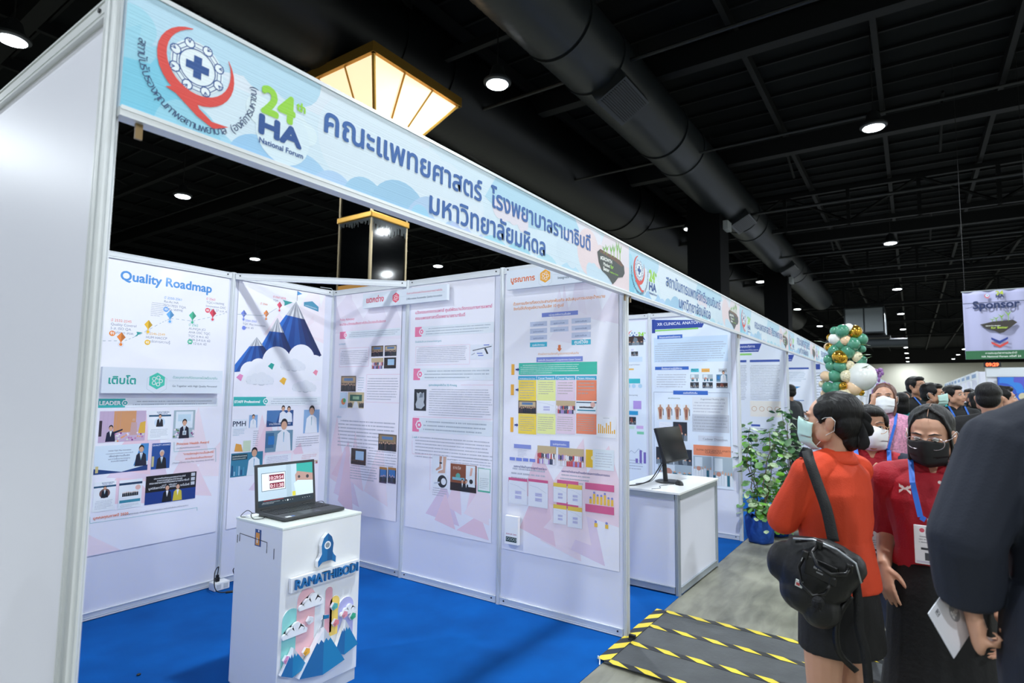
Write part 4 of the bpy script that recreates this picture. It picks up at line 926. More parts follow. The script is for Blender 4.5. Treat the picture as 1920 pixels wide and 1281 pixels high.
photo(P, (2.481,1.681, 2.578,1.759), 'class', 1); photo(P, (2.480,1.603, 2.577,1.670), 'dark', 3); photo(P, (2.618,1.682, 2.731,1.758), 'class', 3); photo(P, (2.617,1.604, 2.729,1.670), 'dark', 5); photo(P, (2.770,1.676, 2.885,1.757), 'doctor', 1); photo(P, (2.768,1.606, 2.889,1.664), 'dark', 7)
P.cur = 'printed_diagram'
P.frame(2.052,0.605, 2.909,1.555, .003, '#5f6f92'); bar(P, (2.283,1.529), (2.675,1.575), 'ผลลัพธ์ที่เกิดขึ้น', .4); P.text('AR APPLICATION', 2.220,1.479, None, '#5a7d6a', width=.14, bold=.01)
for i, q in enumerate(((2.090,1.236, 2.168,1.416), (2.186,1.234, 2.269,1.419), (2.286,1.237, 2.368,1.421), (2.390,1.235, 2.472,1.418))): photo(P, q, 'body', i)
P.rect(2.500,1.311, 2.886,1.508, '#e2e6ec'); P.text('Augmented Reality (AR)', 2.592,1.474, None, '#6b7484', width=.26); para(P, (2.512,1.329, 2.874,1.462), 4, 5)
P.rect(2.497,1.121, 2.899,1.313, '#c7ccd6'); para(P, (2.510,1.134, 2.888,1.301), 5, 6, '#7d8696'); P.rect(2.561,1.019, 2.833,1.080, '#d6dbe6'); P.text('Cadaver Dissection', 2.614,1.033, None, '#6b7484', width=.26)
P.rect(2.506,0.862, 2.909,0.976, '#f0926a'); P.text('RAMA INTEGRATED ANATOMY', 2.542,0.912, None, '#7a3d2a', width=.42); P.text('CLASSROOM', 2.635,0.889, None, '#7a3d2a', width=.18)
photo(P, (2.502,0.628, 2.704,0.854), 'class', 7); photo(P, (2.716,0.550, 2.924,0.858), 'class', 8); photo(P, (2.073,0.728, 2.276,0.924), 'dark', 1); photo(P, (2.277,1.008, 2.439,1.219), 'dark', 2); photo(P, (2.114,1.084, 2.267,1.212), 'chart', 2); photo(P, (2.286,0.733, 2.489,0.914), 'dark', 4); photo(P, (2.097,0.590, 2.486,0.738), 'class', 3)
P.build(P.t, m_print)
P = sheet('narrow blue learning poster seen beside the front post', 'S', 1.3, .5, 1.96, 2.4, base='#e6eff9')
P.cur = 'printed_graphics'; emblem(P, 1.80, 2.22, .75, False); forum_mark(P, 1.86, 2.16, .65)
photo(P, (1.730,2.112, 1.928,2.220), 'dark', 9); photo(P, (1.737,2.034, 1.833,2.089), 'chart', 9); photo(P, (1.771,1.982, 1.859,2.037), 'dark', 3)
P.rect(1.723,1.912, 1.913,1.972, '#cfe2f4'); P.text('Learning & Certification', 1.722,1.873, None, '#5a6c84', width=.16); P.rect(1.722,1.815, 1.804,1.834, '#f3c15a'); P.rect(1.721,1.655, 1.884,1.712, '#37bdc6')
for q in ((1.735,1.623), (1.803,1.624), (1.884,1.624)): P.circ(*q, .025, '#b8d8ee', 14)
P.text('Active learning', 1.721,1.508, None, '#5a6c84', width=.13); P.rect(1.795,1.351, 1.896,1.448, '#b79ade'); P.rect(1.720,1.279, 1.855,1.327, '#2f9fd2'); photo(P, (1.719,1.165, 1.828,1.257), 'dark', 6)
P.rect(1.746,1.115, 1.807,1.150, '#cfe8d6'); P.rect(1.834,1.120, 1.920,1.155, '#d9b6e6'); P.rect(1.840,1.057, 1.926,1.087, '#7fd0a8')
P.line([(1.724,0.812), (1.765,0.859), (1.812,0.831), (1.859,0.884), (1.912,0.857)], .004, '#8aa0b8'); P.body(1.723,0.637, 1.917,0.764, 4, '#8fa0b8', 3)
for i, h in enumerate((.05, .15, .13)): P.rect(1.82+i*.05, .72, 1.85+i*.05, .72+h, '#7c6cb8')
P.build(P.t, m_print)
# ---- third and fourth booths
for wl, lab, seed in (('T', 'text-dense research poster with navy header ribbon', 1), ('U', 'distant research poster with small blue chart', 2)):
    P = sheet(lab, wl, 2.04, .5, 2.95, 2.38, base='#e9eef6'); P.cur = 'printed_text'
    P.poly([(2.06, 2.2), (2.06, 2.33), (2.65, 2.33), (2.6, 2.2)], '#24439c'); P.poly([(2.06, 2.15), (2.06, 2.18), (2.5, 2.18), (2.5, 2.15)], '#8fd06a')
    P.text('การพัฒนาระบบบริการ', 2.1, 2.27, None, '#eef2fb', width=.45, bold=.01); P.text('Management Training and Education', 2.1, 2.22, None, '#eef2fb', width=.5)
    for a, c in ((2.08, 2.42), (2.47, 2.9)):
        P.rect(a, 2.04, c, 2.075, '#3453a8')
        if wl == 'T': P.body(a, 1.45, c, 2.0, 22, '#6f7686', seed); P.rect(a, 1.05, c if a < 2 else c-.3, 1.08, '#3453a8'); P.body(a, .6, c, 1.03, 17, '#6f7686', seed+4)
    if wl == 'T':
        P.rect(2.46, 1.2, 2.9, 1.44, '#f3ede2')
        for i in range(4): P.ring(2.52+.11*i, 1.32, .035, .006, '#c9955a', n=14)
    else:
        P.body(2.1, 1.8, 2.85, 2.0, 6, '#7fa0b8', 3); P.poly([(2.2, 1.6), (2.45, 1.72), (2.75, 1.7), (2.5, 1.58)], '#3f8fc8'); P.rect(2.1, 1.42, 2.8, 1.44, '#7f9cc4')
        for i in range(6): P.rect(2.15+i*.11, .95, 2.2+i*.11, 1.0+.05*((i*7) % 4)+.1, '#3c68b4')
    P.build(P.t, m_print)
for i in range(5, 10):
    P = Print(0, 0, None, y=-.0012)
    t = thing('poster', 'distant pale blue poster inside booth bay, %s along the row' % ORD[i], 'poster', (i*3-.008, .95, .5), -PI/2)
    MB().box(0, -.001, 0, .9, 0, 1.85).build('sheet', mat('paper_e9eef6', '#e9eef6'), t)
    P.rect(.05, 1.65, .7, 1.78, '#24439c'); P.body(.05, .3, .85, 1.6, 20, '#7c8798', i); P.build(t, m_print)

# ------------------------------------------------------------------ display pedestal with relief
m_ped = mat('white_pedestal_laminate', '#e6e8ea', .35, bump=.02, bscale=120)
x0, x1, y0, y1, hp = 1.172, 1.655, .97, 1.371, .876
t = thing('display_pedestal', 'tall white pedestal with blue rocket and paper mountain relief', 'pedestal', (x0, y0, 0))
W_, D_ = x1-x0, y1-y0
MB().box(0, 0, .06, W_, D_, hp-.012).build('body', m_ped, t, bevel=.003)
MB().box(.005, .005, 0, W_-.005, D_-.005, .06).build('plinth', mat('grey_laminate', '#c3c7cb', .4), t)
MB().box(-.002, -.002, hp-.012, W_+.002, D_+.002, hp).build('top', mat('pale_green_white_top', '#dfe6df', .35), t, bevel=.002)
def relief(name, polys, d0, d1, parent, side='#f0f2f5', loc=(0, 0)):
    """flat cut-out standing proud of the front face; polys are (points, colour)"""
    o = None; b = MB(); P = Print(x0, 0, None, y=-d1)
    pts = polys[0][0]; b.prism([(p[0]-x0, p[1]) for p in pts], -d1, -d0, col=lin(side))
    for q, c in polys: P.poly(q, c)
    for mb in P.g.values():
        n = len(b.v); b.v += mb.v; b.f += [tuple(i+n for i in f) for f in mb.f]; b.c += mb.c; b.m += mb.m
    return b.build(name, m_print, parent)
def arch(xc, z0, z1, r):
    return [(xc-r, z0), (xc+r, z0)]+[(xc+r*math.cos(a*PI/12), z1-r+r*math.sin(a*PI/12)) for a in range(13)]
relief('teal_arch', [(arch(1.237, .2, .485, .048), '#8fd6d3')], .0, .004, t); relief('pink_arch', [(arch(1.318, .24, .56, .052), '#ecbcc4')], .0, .006, t)
relief('cream_strip', [([(1.36, .27), (1.43, .27), (1.43, .56), (1.36, .56)], '#e4e9ee')], 0, .004, t)
relief('rose_arch', [(arch(1.455, .3, .53, .022), '#dba4b0')], 0, .005, t)
relief('yellow_arch', [(arch(1.494, .28, .475, .03), '#f0cf6a')], .0, .005, t); relief('violet_arch', [(arch(1.566, .22, .45, .05), '#b2b3e2')], .0, .007, t)
def blobs(cx, cz, k):
    pts = []
    for dx, dz, r in ((-.055, 0, .016), (-.025, .016, .022), (.01, .03, .026), (.04, .016, .02), (.062, .004, .013)):
        for i in range(7):
            a = PI-i*PI/6; pts.append((cx+(dx+r*math.cos(a))*k, cz+(dz+r*math.sin(a))*k))
    return pts+[(cx+.07*k, cz-.01*k), (cx-.068*k, cz-.01*k)]
for cx, cz, k in ((1.25, .365, .95), (1.34, .475, 1), (1.575, .37, .75)): relief('paper_cloud', [(blobs(cx, cz, k), '#eef1f5')], .007, .02, t)
def peak(name, x, zt, zb, wl, wr, d):
    zc = zt-(zt-zb)*.3; l = lambda z, w: x-w*(zt-z)/(zt-zb); r = lambda z, w: x+w*(zt-z)/(zt-zb)
    full = [(x, zt), (x+wr, zb-.005), (x, zb-.03), (x-wl, zb+.0)]
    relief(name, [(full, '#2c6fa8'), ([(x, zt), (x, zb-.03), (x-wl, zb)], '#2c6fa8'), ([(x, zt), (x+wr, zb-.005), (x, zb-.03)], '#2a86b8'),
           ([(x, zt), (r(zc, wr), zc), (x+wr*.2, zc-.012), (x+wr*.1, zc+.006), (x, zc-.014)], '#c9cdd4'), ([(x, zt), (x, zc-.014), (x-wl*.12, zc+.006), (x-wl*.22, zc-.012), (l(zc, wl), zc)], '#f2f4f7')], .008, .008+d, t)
peak('paper_mountain', 1.24, .307, .2, .062, .085, .02); peak('paper_mountain', 1.545, .345, .2, .062, .09, .024); peak('paper_mountain', 1.405, .352, .155, .135, .135, .034)
m_rock = [(1.415, .812), (1.44, .79), (1.452, .755), (1.448, .715), (1.455, .70), (1.47, .685), (1.468, .655), (1.445, .672), (1.415, .674), (1.385, .672), (1.362, .652), (1.36, .682), (1.375, .70), (1.382, .715), (1.378, .755), (1.39, .79)]
relief('rocket_cutout', [(m_rock, '#2273ae'), ([(1.415, .812), (1.44, .79), (1.452, .755), (1.448, .715), (1.445, .672), (1.415, .674)], '#1c5c93'),
       ([(1.385, .672), (1.362, .652), (1.36, .682), (1.382, .712)], '#1f6fb0'), ([(1.415+.02*math.cos(a*PI/10), .752+.02*math.sin(a*PI/10)) for a in range(20)], '#eef2f5'), ([(1.415+.013*math.cos(a*PI/10), .752+.013*math.sin(a*PI/10)) for a in range(20)], '#8d979f')], .006, .03, t)
for x, z, c in ((1.333, .405, '#dfe3e9'), (1.19+.02, .262, '#e59ac8'), (1.318, .262, '#f0b23c'), (1.49, .345, '#e98d93'), (1.60, .345, '#3fb08a'), (1.545, .37, '#ef9fae'), (1.478, .43, '#5fb8b2')):
    k = .02; relief('paper_gem', [([(x-k, z), (x-k*.4, z-k*.9), (x+k*.9, z-k*.5), (x+k*.9, z+k*.5), (x-k*.2, z+k)], c), ([(x-k, z), (x-k*.4, z-k*.9), (x+k*.2, z)], lighten(c, -.15))], .01, .026, t)
g = MB(); g.tube([(1.405-x0, -.03, .352), (1.405-x0, -.03, .41)], .0015, 6); g.build('flag_pole', m_black, t)
relief('flag', [([(1.405, .41), (1.44, .402), (1.44, .385), (1.405, .39)], '#1f78a8')], .028, .031, t)
relief('climber_figure', [([(1.39, .352), (1.396, .375), (1.392, .39), (1.4, .395), (1.404, .38), (1.4, .352)], '#9aa0a8')], .028, .031, t)
relief('name_board', [([(1.216, .565), (1.632, .565), (1.632, .632), (1.216, .632)], '#e9edf2')], .004, .022, t)
vs, fs, bb = text_mesh('RAMATHIBODI')
k = .382/(bb[1]-bb[0]); b = MB(); n = len(vs)
kk = k*1.12
for dx in (0, .0014):
    lo = [((x-bb[0])*k+dx+.062, -.024-dx*.1, (z-bb[2])*kk+.577) for x, z in vs]; hi = [(x, y-.012, z) for x, y, z in lo]
    o_ = len(b.v); b.add(lo, []); b.add(hi, [tuple(n+i for i in f) for f in fs])
    b.f[-len(fs):] = [tuple(o_+n+i for i in f) for f in fs]
    ed = {}
    for f in fs:
        for i in range(len(f)): ed[(f[i], f[(i+1) % len(f)])] = 1
    for (p, q) in ed:
        if (q, p) not in ed: b.f.append((o_+q, o_+p, o_+n+p, o_+n+q)); b.c.append(None); b.m.append(0)
b.build('raised_lettering', mat('blue_acrylic', '#1c6fae', .3), t)
# left side: sticker, cut-out outlines
P = Print(0, 0, None, y=-.0006); P.cur = 'sticker'
P.rect(.175, .76, .228, .842, '#2a4f86'); P.rect(.182, .765, .215, .825, '#e0973c'); P.rect(.19, .775, .2, .8, '#dfe3e6'); P.circ(.205, .835, .006, '#f0f0f0', 8)
so = P.build(t, m_print)[0]; so.location = (0, D_, 0); so.rotation_euler.z = -PI/2
b = MB()
for q in ([(.04, .76), (.04, .8), (.28, .79), (.28, .74)], [(.02, .79), (.02, .75)], [(.34, .77), (.34, .72)]): b.tube([(-.001, D_-a, z) for a, z in q], .0016, 5)
b.build('cut_outline', m_black, t)

# ------------------------------------------------------------------ laptop
m_lap = mat('dark_grey_laptop_shell', '#34373a', .45, bump=.02, bscale=300)
t = thing('laptop', 'open dark grey laptop playing a video on the white pedestal', 'laptop', (1.245, 1.065, hp+.001), math.radians(-.5))
lw, ld = .372, .262
b = MB(); b.box(0, 0, .004, lw, ld, .02); b.build('base', m_lap, t, bevel=.004)
ky = MB()
for r_ in range(6):
    for c_ in range(15): ky.box(.02+c_*.0222, .105+r_*.0205, .02, .02+c_*.0222+.0185, .105+r_*.0205+.017, .0222)
o = ky.build('keyboard', mat('dark_keys', '#222527', .4), t); o['kind'] = 'stuff'
MB().box(.125, .015, .0198, .235, .088, .0206).build('touchpad', mat('touchpad', '#2b2e31', .3), t)
P = Print(0, 0); 
MB().box(.02, .01, .02, .05, .03, .0206).build('sticker', mat('white_sticker', '#dfe6ee', .4), t); MB().box(.054, .012, .02, .07, .03, .0206).build('sticker', mat('blue_sticker', '#3f6fb5', .4), t)
for fx in (.03, lw-.03):
    for fy in (.03, ld-.03): MB().tube([(fx, fy, 0), (fx, fy, .005)], .006, 8).build('foot', m_black, t)
for a in (.06, lw-.06): MB().tube([(a-.03, ld-.004, .02), (a+.03, ld-.004, .02)], .006, 8).build('hinge', m_black, t)
lid = bpy.data.objects.new('lid', MB().box(0, -.003, 0, lw, .004, .246).mesh('lid')); COL.objects.link(lid); lid.data.materials.append(m_lap); lid.parent = t
lid.location = (0, ld-.002, .014); lid.rotation_euler.x = math.radians(-7)
bv = lid.modifiers.new('b', 'BEVEL'); bv.width = .002
P = Print(0, 0, (0, 0, lw, .246), y=-.0034); P.cur = 'display_picture'
sx0, sx1, sz0, sz1 = .016, lw-.016, .022, .232
P.rect(sx0, sz0, sx1, sz1, '#b8cbd8'); P.rect(sx0, sz0, sx1, sz0+.034, '#27343f')
P.poly([(sx0+.02, .102), (sx0+.165, .102), (sx0+.165, .198), (sx0+.02, .198)], '#5b6a78'); P.poly([(sx0+.023, .105), (sx0+.162, .105), (sx0+.162, .195), (sx0+.023, .195)], '#e3ecf2')
P.rect(sx0+.065, .155, sx0+.155, .186, '#7d2a3e'); P.text('10:29:54', sx0+.068, .16, None, '#ffd6dd', width=.082, bold=.02); P.rect(sx0+.068, .112, sx0+.155, .142, '#7d2a3e'); P.text('0:11:38', sx0+.072, .117, None, '#ffd6dd', width=.078, bold=.02)
P.rect(sx0+.17, sz0+.034, sx0+.2, sz1, '#a8bdca')
P.poly([(sx0+.235, sz1), (sx0+.235, .17), (sx0+.27, .14), (sx1, .16), (sx1, sz1)], '#35a39a'); P.poly([(sx0+.225, .17), (sx0+.24, .19), (sx1, .17), (sx1, .12), (sx0+.23, .12)], '#b08f86')
P.circ(sx0+.25, .158, .008, '#3c3a42', 10); P.circ(sx0+.305, .155, .01, '#3c3a42', 10)
P.poly([(sx0+.215, .125), (sx0+.24, .14), (sx1, .13), (sx1, sz0+.034), (sx0+.23, sz0+.034)], '#cfe0ea'); P.rect(sx0+.205, sz0+.036, sx0+.225, sz0+.06, '#d9cf4a')
P.rect(sx0+.03, sz0+.029, sx0+.15, sz0+.031, '#c23a3a'); P.body(sx0+.02, sz0+.012, sx0+.13, sz0+.024, 2, '#8fa0ad', 3)
P.circ(sx0+.175, sz0+.018, .005, '#e6edf2', 10)
for i in (.145, .16, .19, .205, .27, .285, .3, .315): P.circ(sx0+i, sz0+.018, .002, '#cfd9df', 6)
m_scr = mat('lit_display', attr=True, rough=.2, emit=.3); P.build(lid, m_scr)
MB().tube([(lw/2, -.0032, .239), (lw/2, -.0042, .239)], .002, 8).build('webcam', m_black, lid)
# cables and adapter on the pedestal top
t = thing('usb_adapter', 'small white adapter lying left of the laptop on the pedestal', 'adapter', (1.19, 1.29, hp)); MB().box(0, 0, .001, .06, .03, .014).build('case', mat('white_plastic', '#f0f2f3', .35), t, bevel=.003)
MB().box(.058, .008, .004, .075, .022, .011).build('plug', m_black, t)
def cable(label, pts, r=.0025, loc=(0, 0, 0), n=28, cat='cable', m=None):
    cv = []
    P4 = [V(p) for p in pts]; Q = [P4[0]]+P4+[P4[-1]]
    for i in range(1, len(Q)-2):
        for j in range(n//(len(pts)-1)+1):
            u = j/(n//(len(pts)-1)+1); a, b, c, d = Q[i-1], Q[i], Q[i+1], Q[i+2]
            cv.append(.5*((2*b)+(-a+c)*u+(2*a-5*b+4*c-d)*u*u+(-a+3*b-3*c+d)*u**3))
    cv.append(P4[-1]); o = MB().tube(cv, r, 6).build('power_cable' if cat == 'cable' else cat, m or m_black, smooth=True); return tag(o, label, cat)
cable('thin black cable from the adapter looping behind the laptop', [(1.2, 1.30, hp+.006), (1.182, 1.35, hp+.004), (1.215, 1.345, hp+.03), (1.25, 1.345, hp+.004)], .0018)
cable('black charging cable plugged into the laptop left side', [(1.245, 1.23, hp+.008), (1.215, 1.21, hp+.006), (1.19, 1.25, hp+.004), (1.21, 1.30, hp+.02), (1.28, 1.35, hp+.004)], .002)
cable('thin white and black cable behind the laptop right corner', [(1.63, 1.25, hp+.006), (1.645, 1.3, hp+.02), (1.6, 1.355, hp+.005)], .002)

# wall socket box and floor leads
t = thing('socket_box', 'white double socket box on the carpet at the back wall', 'socket', (1.905, 2.86, 0))
MB().box(0, 0, .002, .12, .085, .062).build('case', mat('white_plastic', '#f0f2f3'), t, bevel=.006)
for i in (0, 1): MB().box(.015+i*.055, -.002, .015, .05+i*.055, .002, .048).build('outlet', mat('grey_outlet', '#c9cdd0', .4), t)
t = thing('plug', 'black moulded plug standing in the white socket box', 'plug', (1.945, 2.9, .0625)); MB().box(-.014, -.012, 0, .014, .012, .03).box(-.01, -.009, .03, .01, .009, .05).build('plug_body', m_black, t, bevel=.003)
cable('black power lead arching from the plug down to the carpet', [(1.945, 2.9, .11), (1.95, 2.9, .17), (1.90, 2.86, .14), (1.885, 2.8, .03), (1.98, 2.76, .006), (2.1, 2.7, .006), (2.25, 2.55, .006)], .004)
cable('black lead rising behind the pedestal to the back wall', [(2.06, 2.7, .006), (2.1, 2.86, .02), (2.07, 2.9, .12), (2.12, 2.86, .15)], .004)
o = MB().box(-.09, -.02, 0, .09, .02, .006).build('cable_clip_tape', m_black, None, loc=(2.03, 2.74, 0), rotz=-.5); tag(o, 'short strip of black tape over the leads on the carpet', 'tape')
o = MB().ball((0, 0, .006), (.012, .008, .006), 8, 6).build('litter_scrap', m_black, None, loc=(.995, 1.93, 0)); tag(o, 'tiny dark scrap lying on the blue carpet', 'litter')

# ------------------------------------------------------------------ counter of the second booth
t = thing('counter', 'white square counter with aluminium frame beside the aisle', 'counter', (3.955, -.01, 0), math.radians(-1.2))
cw, cd, ch = .96, .5, .76
for x in (0, cw):
    for y in (0, cd): post(x, y, t, ch, mat('counter_aluminium', '#a3abb3', .35, metal=.3))
def cside(M_, n):
    w_ = n-.04
    b = MB().box(.02, -.003, .05, n-.02, .003, ch-.03, M=M_).build('panel', m_panel, t)
    for z in (.0, ch-.055): MB().box(.02, -.018, z+.013, n-.02, .018, z+.059, M=M_).box(.02, -.02, z+.012, n-.02, .02, z+.017, M=M_).box(.02, -.02, z+.055, n-.02, .02, z+.06, M=M_).build('rail', mat('counter_aluminium', '#a3abb3'), t)
I4 = Matrix.Identity(4)
cside(I4, cw); cside(Matrix.Translation((0, cd, 0)), cw); cside(Matrix.Rotation(PI/2, 4, 'Z'), cd); cside(Matrix.Translation((cw, 0, 0)) @ Matrix.Rotation(PI/2, 4, 'Z'), cd)
MB().box(-.028, -.028, ch+.001, cw+.028, cd+.028, ch+.018).build('top', mat('white_counter_top', '#eef0f0', .25), t, bevel=.002)
CZ = ch+.0185
# monitor
t = thing('monitor', 'black flat monitor tilted back on its stand on the counter', 'monitor', (4.43, .225, CZ), math.radians(-5))
MB().lathe([(.115, 0), (.115, .006), (.105, .01), (.03, .012)], (0, 0, 0), 32).build('stand_base', m_black, t, auto=True)
nk = MB(); nk.tube([(-.02, .02, .01), (-.02, .035, .2), (-.02, .03, .34)], [(.03, .018), (.028, .016), (.026, .014)], 10, ref=V((0, 1, 0))); nk.build('stand_neck', m_black, t)
sc = bpy.data.objects.new('screen', MB().box(-.235, -.012, -.15, .235, .012, .15).mesh('screen')); COL.objects.link(sc); sc.parent = t; sc.location = (0, -.03, .325); sc.rotation_euler = (math.radians(-17), 0, 0)
sc.data.materials.append(m_black)
MB().box(-.226, -.0135, -.136, .226, -.012, .142).build('display_panel', mat('switched_off_display', '#2a2d30', .12), sc)
MB().box(-.05, .012, -.05, .05, .03, .05).build('mount_plate', m_black, sc)
cable('black monitor cable drooping across the counter top to the left', [(4.40, .27, CZ+.17), (4.36, .30, CZ+.10), (4.25, .32, CZ+.03), (4.1, .36, CZ+.006), (3.98, .42, CZ+.004)], .005)
cable('second black cable beside the monitor stand', [(4.44, .26, CZ+.2), (4.42, .31, CZ+.08), (4.3, .34, CZ+.01), (4.12, .4, CZ+.005)], .003)
t = thing('computer_mouse', 'black computer mouse lying beside the monitor base', 'mouse', (4.33, .10, CZ), math.radians(40)); MB().ball((0, 0, .002), (.058, .032, .034), 16, 8).build('mouse_shell', m_black, t, smooth=True)
MB().box(.02, -.003, .03, .04, .003, .036).build('scroll_wheel', m_screw, t)
cable('thin grey mouse lead trailing left over the counter edge', [(4.29, .13, CZ+.006), (4.15, .2, CZ+.003), (4.05, .16, CZ+.003), (3.96, .2, CZ+.003)], .0018)

# ------------------------------------------------------------------ cable cover mat with hazard tape
m_mat = mat('dark_grey_rubber', '#4a4d4f', .62, bump=.25, bscale=40, var=.18, vscale=6)
def hazard(name, w_, l_, parent, loc, rotz):
    """yellow tape with slanting black stripes; x across, y along"""
    b = MB(); b.box(-w_/2, 0, 0, w_/2, l_, .0012, col=lin('#26272a'))
    st = .19; y = -.05
    while y < l_:
        q = [(-w_/2, y), (w_/2, y+.085), (w_/2, y+.085+.095), (-w_/2, y+.095)]; q = clip_poly(q, (-w_/2, 0, w_/2, l_))
        if len(q) > 2: b.add([(p[0], p[1], .0018) for p in q], [tuple(range(len(q)))], lin('#e9d23a'))
        y += st
    o = b.build(name, mat('hazard_tape', attr=True, rough=.35, bump=.1, bscale=60), parent); o.location = loc; o.rotation_euler.z = rotz; return o
t = thing('cable_cover_mat', 'dark rubber cable cover across the aisle edged with yellow hazard tape', 'mat', (2.6, -.03, 0))
for i in range(3): MB().box(i*.32+.002, -7, 0, i*.32+.318, 0, .014).build('rubber_strip', m_mat, t, bevel=.006)
for i, x in enumerate((.015, .32, .64, .945)): hazard('hazard_tape', .05, 6.9, t, (x, -.03, .0145), PI) if i % 2 else hazard('hazard_tape', .05, 6.9, t, (x, -.03, .0145), PI)
hazard('edge_tape', .07, .95, t, (0.003, .005, .0165), -PI/2)
o = MB().tube([(0, 0, 0), (.01, .005, .02), (.0, .01, .045)], .004, 5).build('tape_scrap', mat('white_plastic', '#f0f2f3'), None, loc=(2.575, -.02, 0)); tag(o, 'curl of torn white tape at the near corner of the cable cover', 'tape')
o = MB().box(0, -.02, 0, .02, .02, .022).box(-.03, -.012, 0, 0, .012, .006).build('post_foot_clamp', m_black, None, loc=(2.975, -.045, .015)); tag(o, 'crumpled black tape around the front partition post foot', 'tape')

# ------------------------------------------------------------------ balloon column
m_bal = {'G': mat('green_balloon', '#4f9478', .16, coat=.5), 'W': mat('white_balloon', '#f1f3ee', .16, coat=.5), 'P': mat('peach_balloon', '#f2cfa8', .2, coat=.4),
         'A': mat('gold_chrome_balloon', '#d9a83c', .14, metal=.85), 'C': mat('clear_confetti_balloon', '#eee3c0', .08, coat=.6, var=.35, vscale=60)}
cn = {'G': 'sage green', 'W': 'white', 'P': 'peach', 'A': 'shiny gold', 'C': 'clear gold-flecked'}
BAL = [(-0.826, 2.287, 0.049, 'G'), (-0.836, 2.291, 0.046, 'W'), (-0.905, 2.279, 0.074, 'G'), (-0.967, 2.315, 0.053, 'W'), (-1.028, 2.272, 0.074, 'A'), (-0.827, 2.196, 0.070, 'W'), (-0.937, 2.170, 0.056, 'P'), (-0.780, 2.216, 0.044, 'A'), (-0.747, 2.111, 0.044, 'P'), (-0.775, 2.094, 0.056, 'A'), (-1.090, 2.189, 0.063, 'G'), (-0.882, 2.127, 0.060, 'G'), (-1.008, 2.129, 0.074, 'G'), (-0.813, 2.056, 0.070, 'G'), (-0.947, 2.040, 0.079, 'G'), (-0.872, 1.981, 0.081, 'A'), (-1.088, 2.076, 0.042, 'G'), (-1.039, 1.984, 0.060, 'C'), (-1.080, 1.941, 0.056, 'G'), (-0.751, 1.957, 0.058, 'G'), (-0.775, 1.880, 0.063, 'G'), (-0.868, 1.876, 0.070, 'G'), (-0.963, 1.887, 0.053, 'C'), (-0.811, 1.765, 0.070, 'G'), (-0.719, 1.761, 0.061, 'P'), (-0.929, 1.764, 0.067, 'C'), (-1.073, 1.757, 0.155, 'W'), (-0.739, 1.630, 0.067, 'G'), (-0.830, 1.636, 0.067, 'G'), (-0.896, 1.650, 0.044, 'A'), (-0.996, 1.634, 0.091, 'P'), (-0.673, 1.672, 0.039, 'C'), (-0.907, 1.553, 0.074, 'C'), (-1.064, 1.582, 0.039, 'A'), (-0.704, 1.559, 0.053, 'P'), (-0.806, 1.561, 0.063, 'G'), (-0.986, 1.476, 0.046, 'G'), (-1.047, 1.442, 0.039, 'A'), (-1.017, 1.406, 0.035, 'W'), (-0.846, 1.483, 0.060, 'W'), (-0.931, 1.449, 0.053, 'G'), (-0.774, 1.481, 0.063, 'G')]
R0 = random.Random(4)
for i in range(26): BAL.append((-.9+R0.uniform(-.14, .14), 1.38-i*.05, R0.uniform(.05, .075), R0.choice('GGGWPAC')))
# the front balloons follow the photograph; a second set closes the back of the column
front = len(BAL)
for i in range(30): BAL.append((-.9+R0.uniform(-.12, .12), 2.22-i*.07, R0.uniform(.055, .08), R0.choice('GGGWPA')))
t = thing('balloon_column', 'tall column of green, white, peach and gold balloons in the aisle', 'balloons', (7.12, -.9, 0))
for i, (y, z, r, c) in enumerate(BAL):
    dx = (-.07+abs(y+.9)*.35 if i < front else .09)+R0.uniform(-.025, .025); b = MB()
    b.lathe([(r*.02, -r*1.16), (r*.09, -r*1.12), (r*.06, -r*1.04)]+[(r*math.sin(PI*k/12), -r*1.06*math.cos(PI*k/12)) for k in range(1, 12)]+[(r*.01, r)], n=20, M=Matrix.Rotation(R0.uniform(-.8, .8), 4, 'X'))
    o = b.build('balloon', m_bal[c], t, smooth=True); o.location = (dx, y+.9, z)
    if c != 'G': o['label'] = cn[c]+' balloon'
MB().lathe([(.02, 0), (.02, 2.25)], n=10).build('pole', m_steel, t); MB().lathe([(.2, 0), (.2, .015), (.03, .03)], n=24).build('base_plate', m_steel, t)
lf = mat('olive_leaf', '#4c6b36', .45)
for i in range(14):
    a = R0.uniform(0, 6.28); z = R0.uniform(1.3, 2.25); c_, s_ = math.cos(a), math.sin(a); b = MB()
    p = V((c_*.16, s_*.16, z)); d = V((c_, s_, R0.uniform(-.4, .6))).normalized(); sd = d.cross(V((0, 0, 1))).normalized()
    b.add([p, p+d*.07+sd*.03, p+d*.15+V((0, 0, -.01)), p+d*.07-sd*.03, p+d*.07+V((0, 0, .01))], [(0, 1, 4), (1, 2, 4), (2, 3, 4), (3, 0, 4)]); b.build('leaf', lf, t)

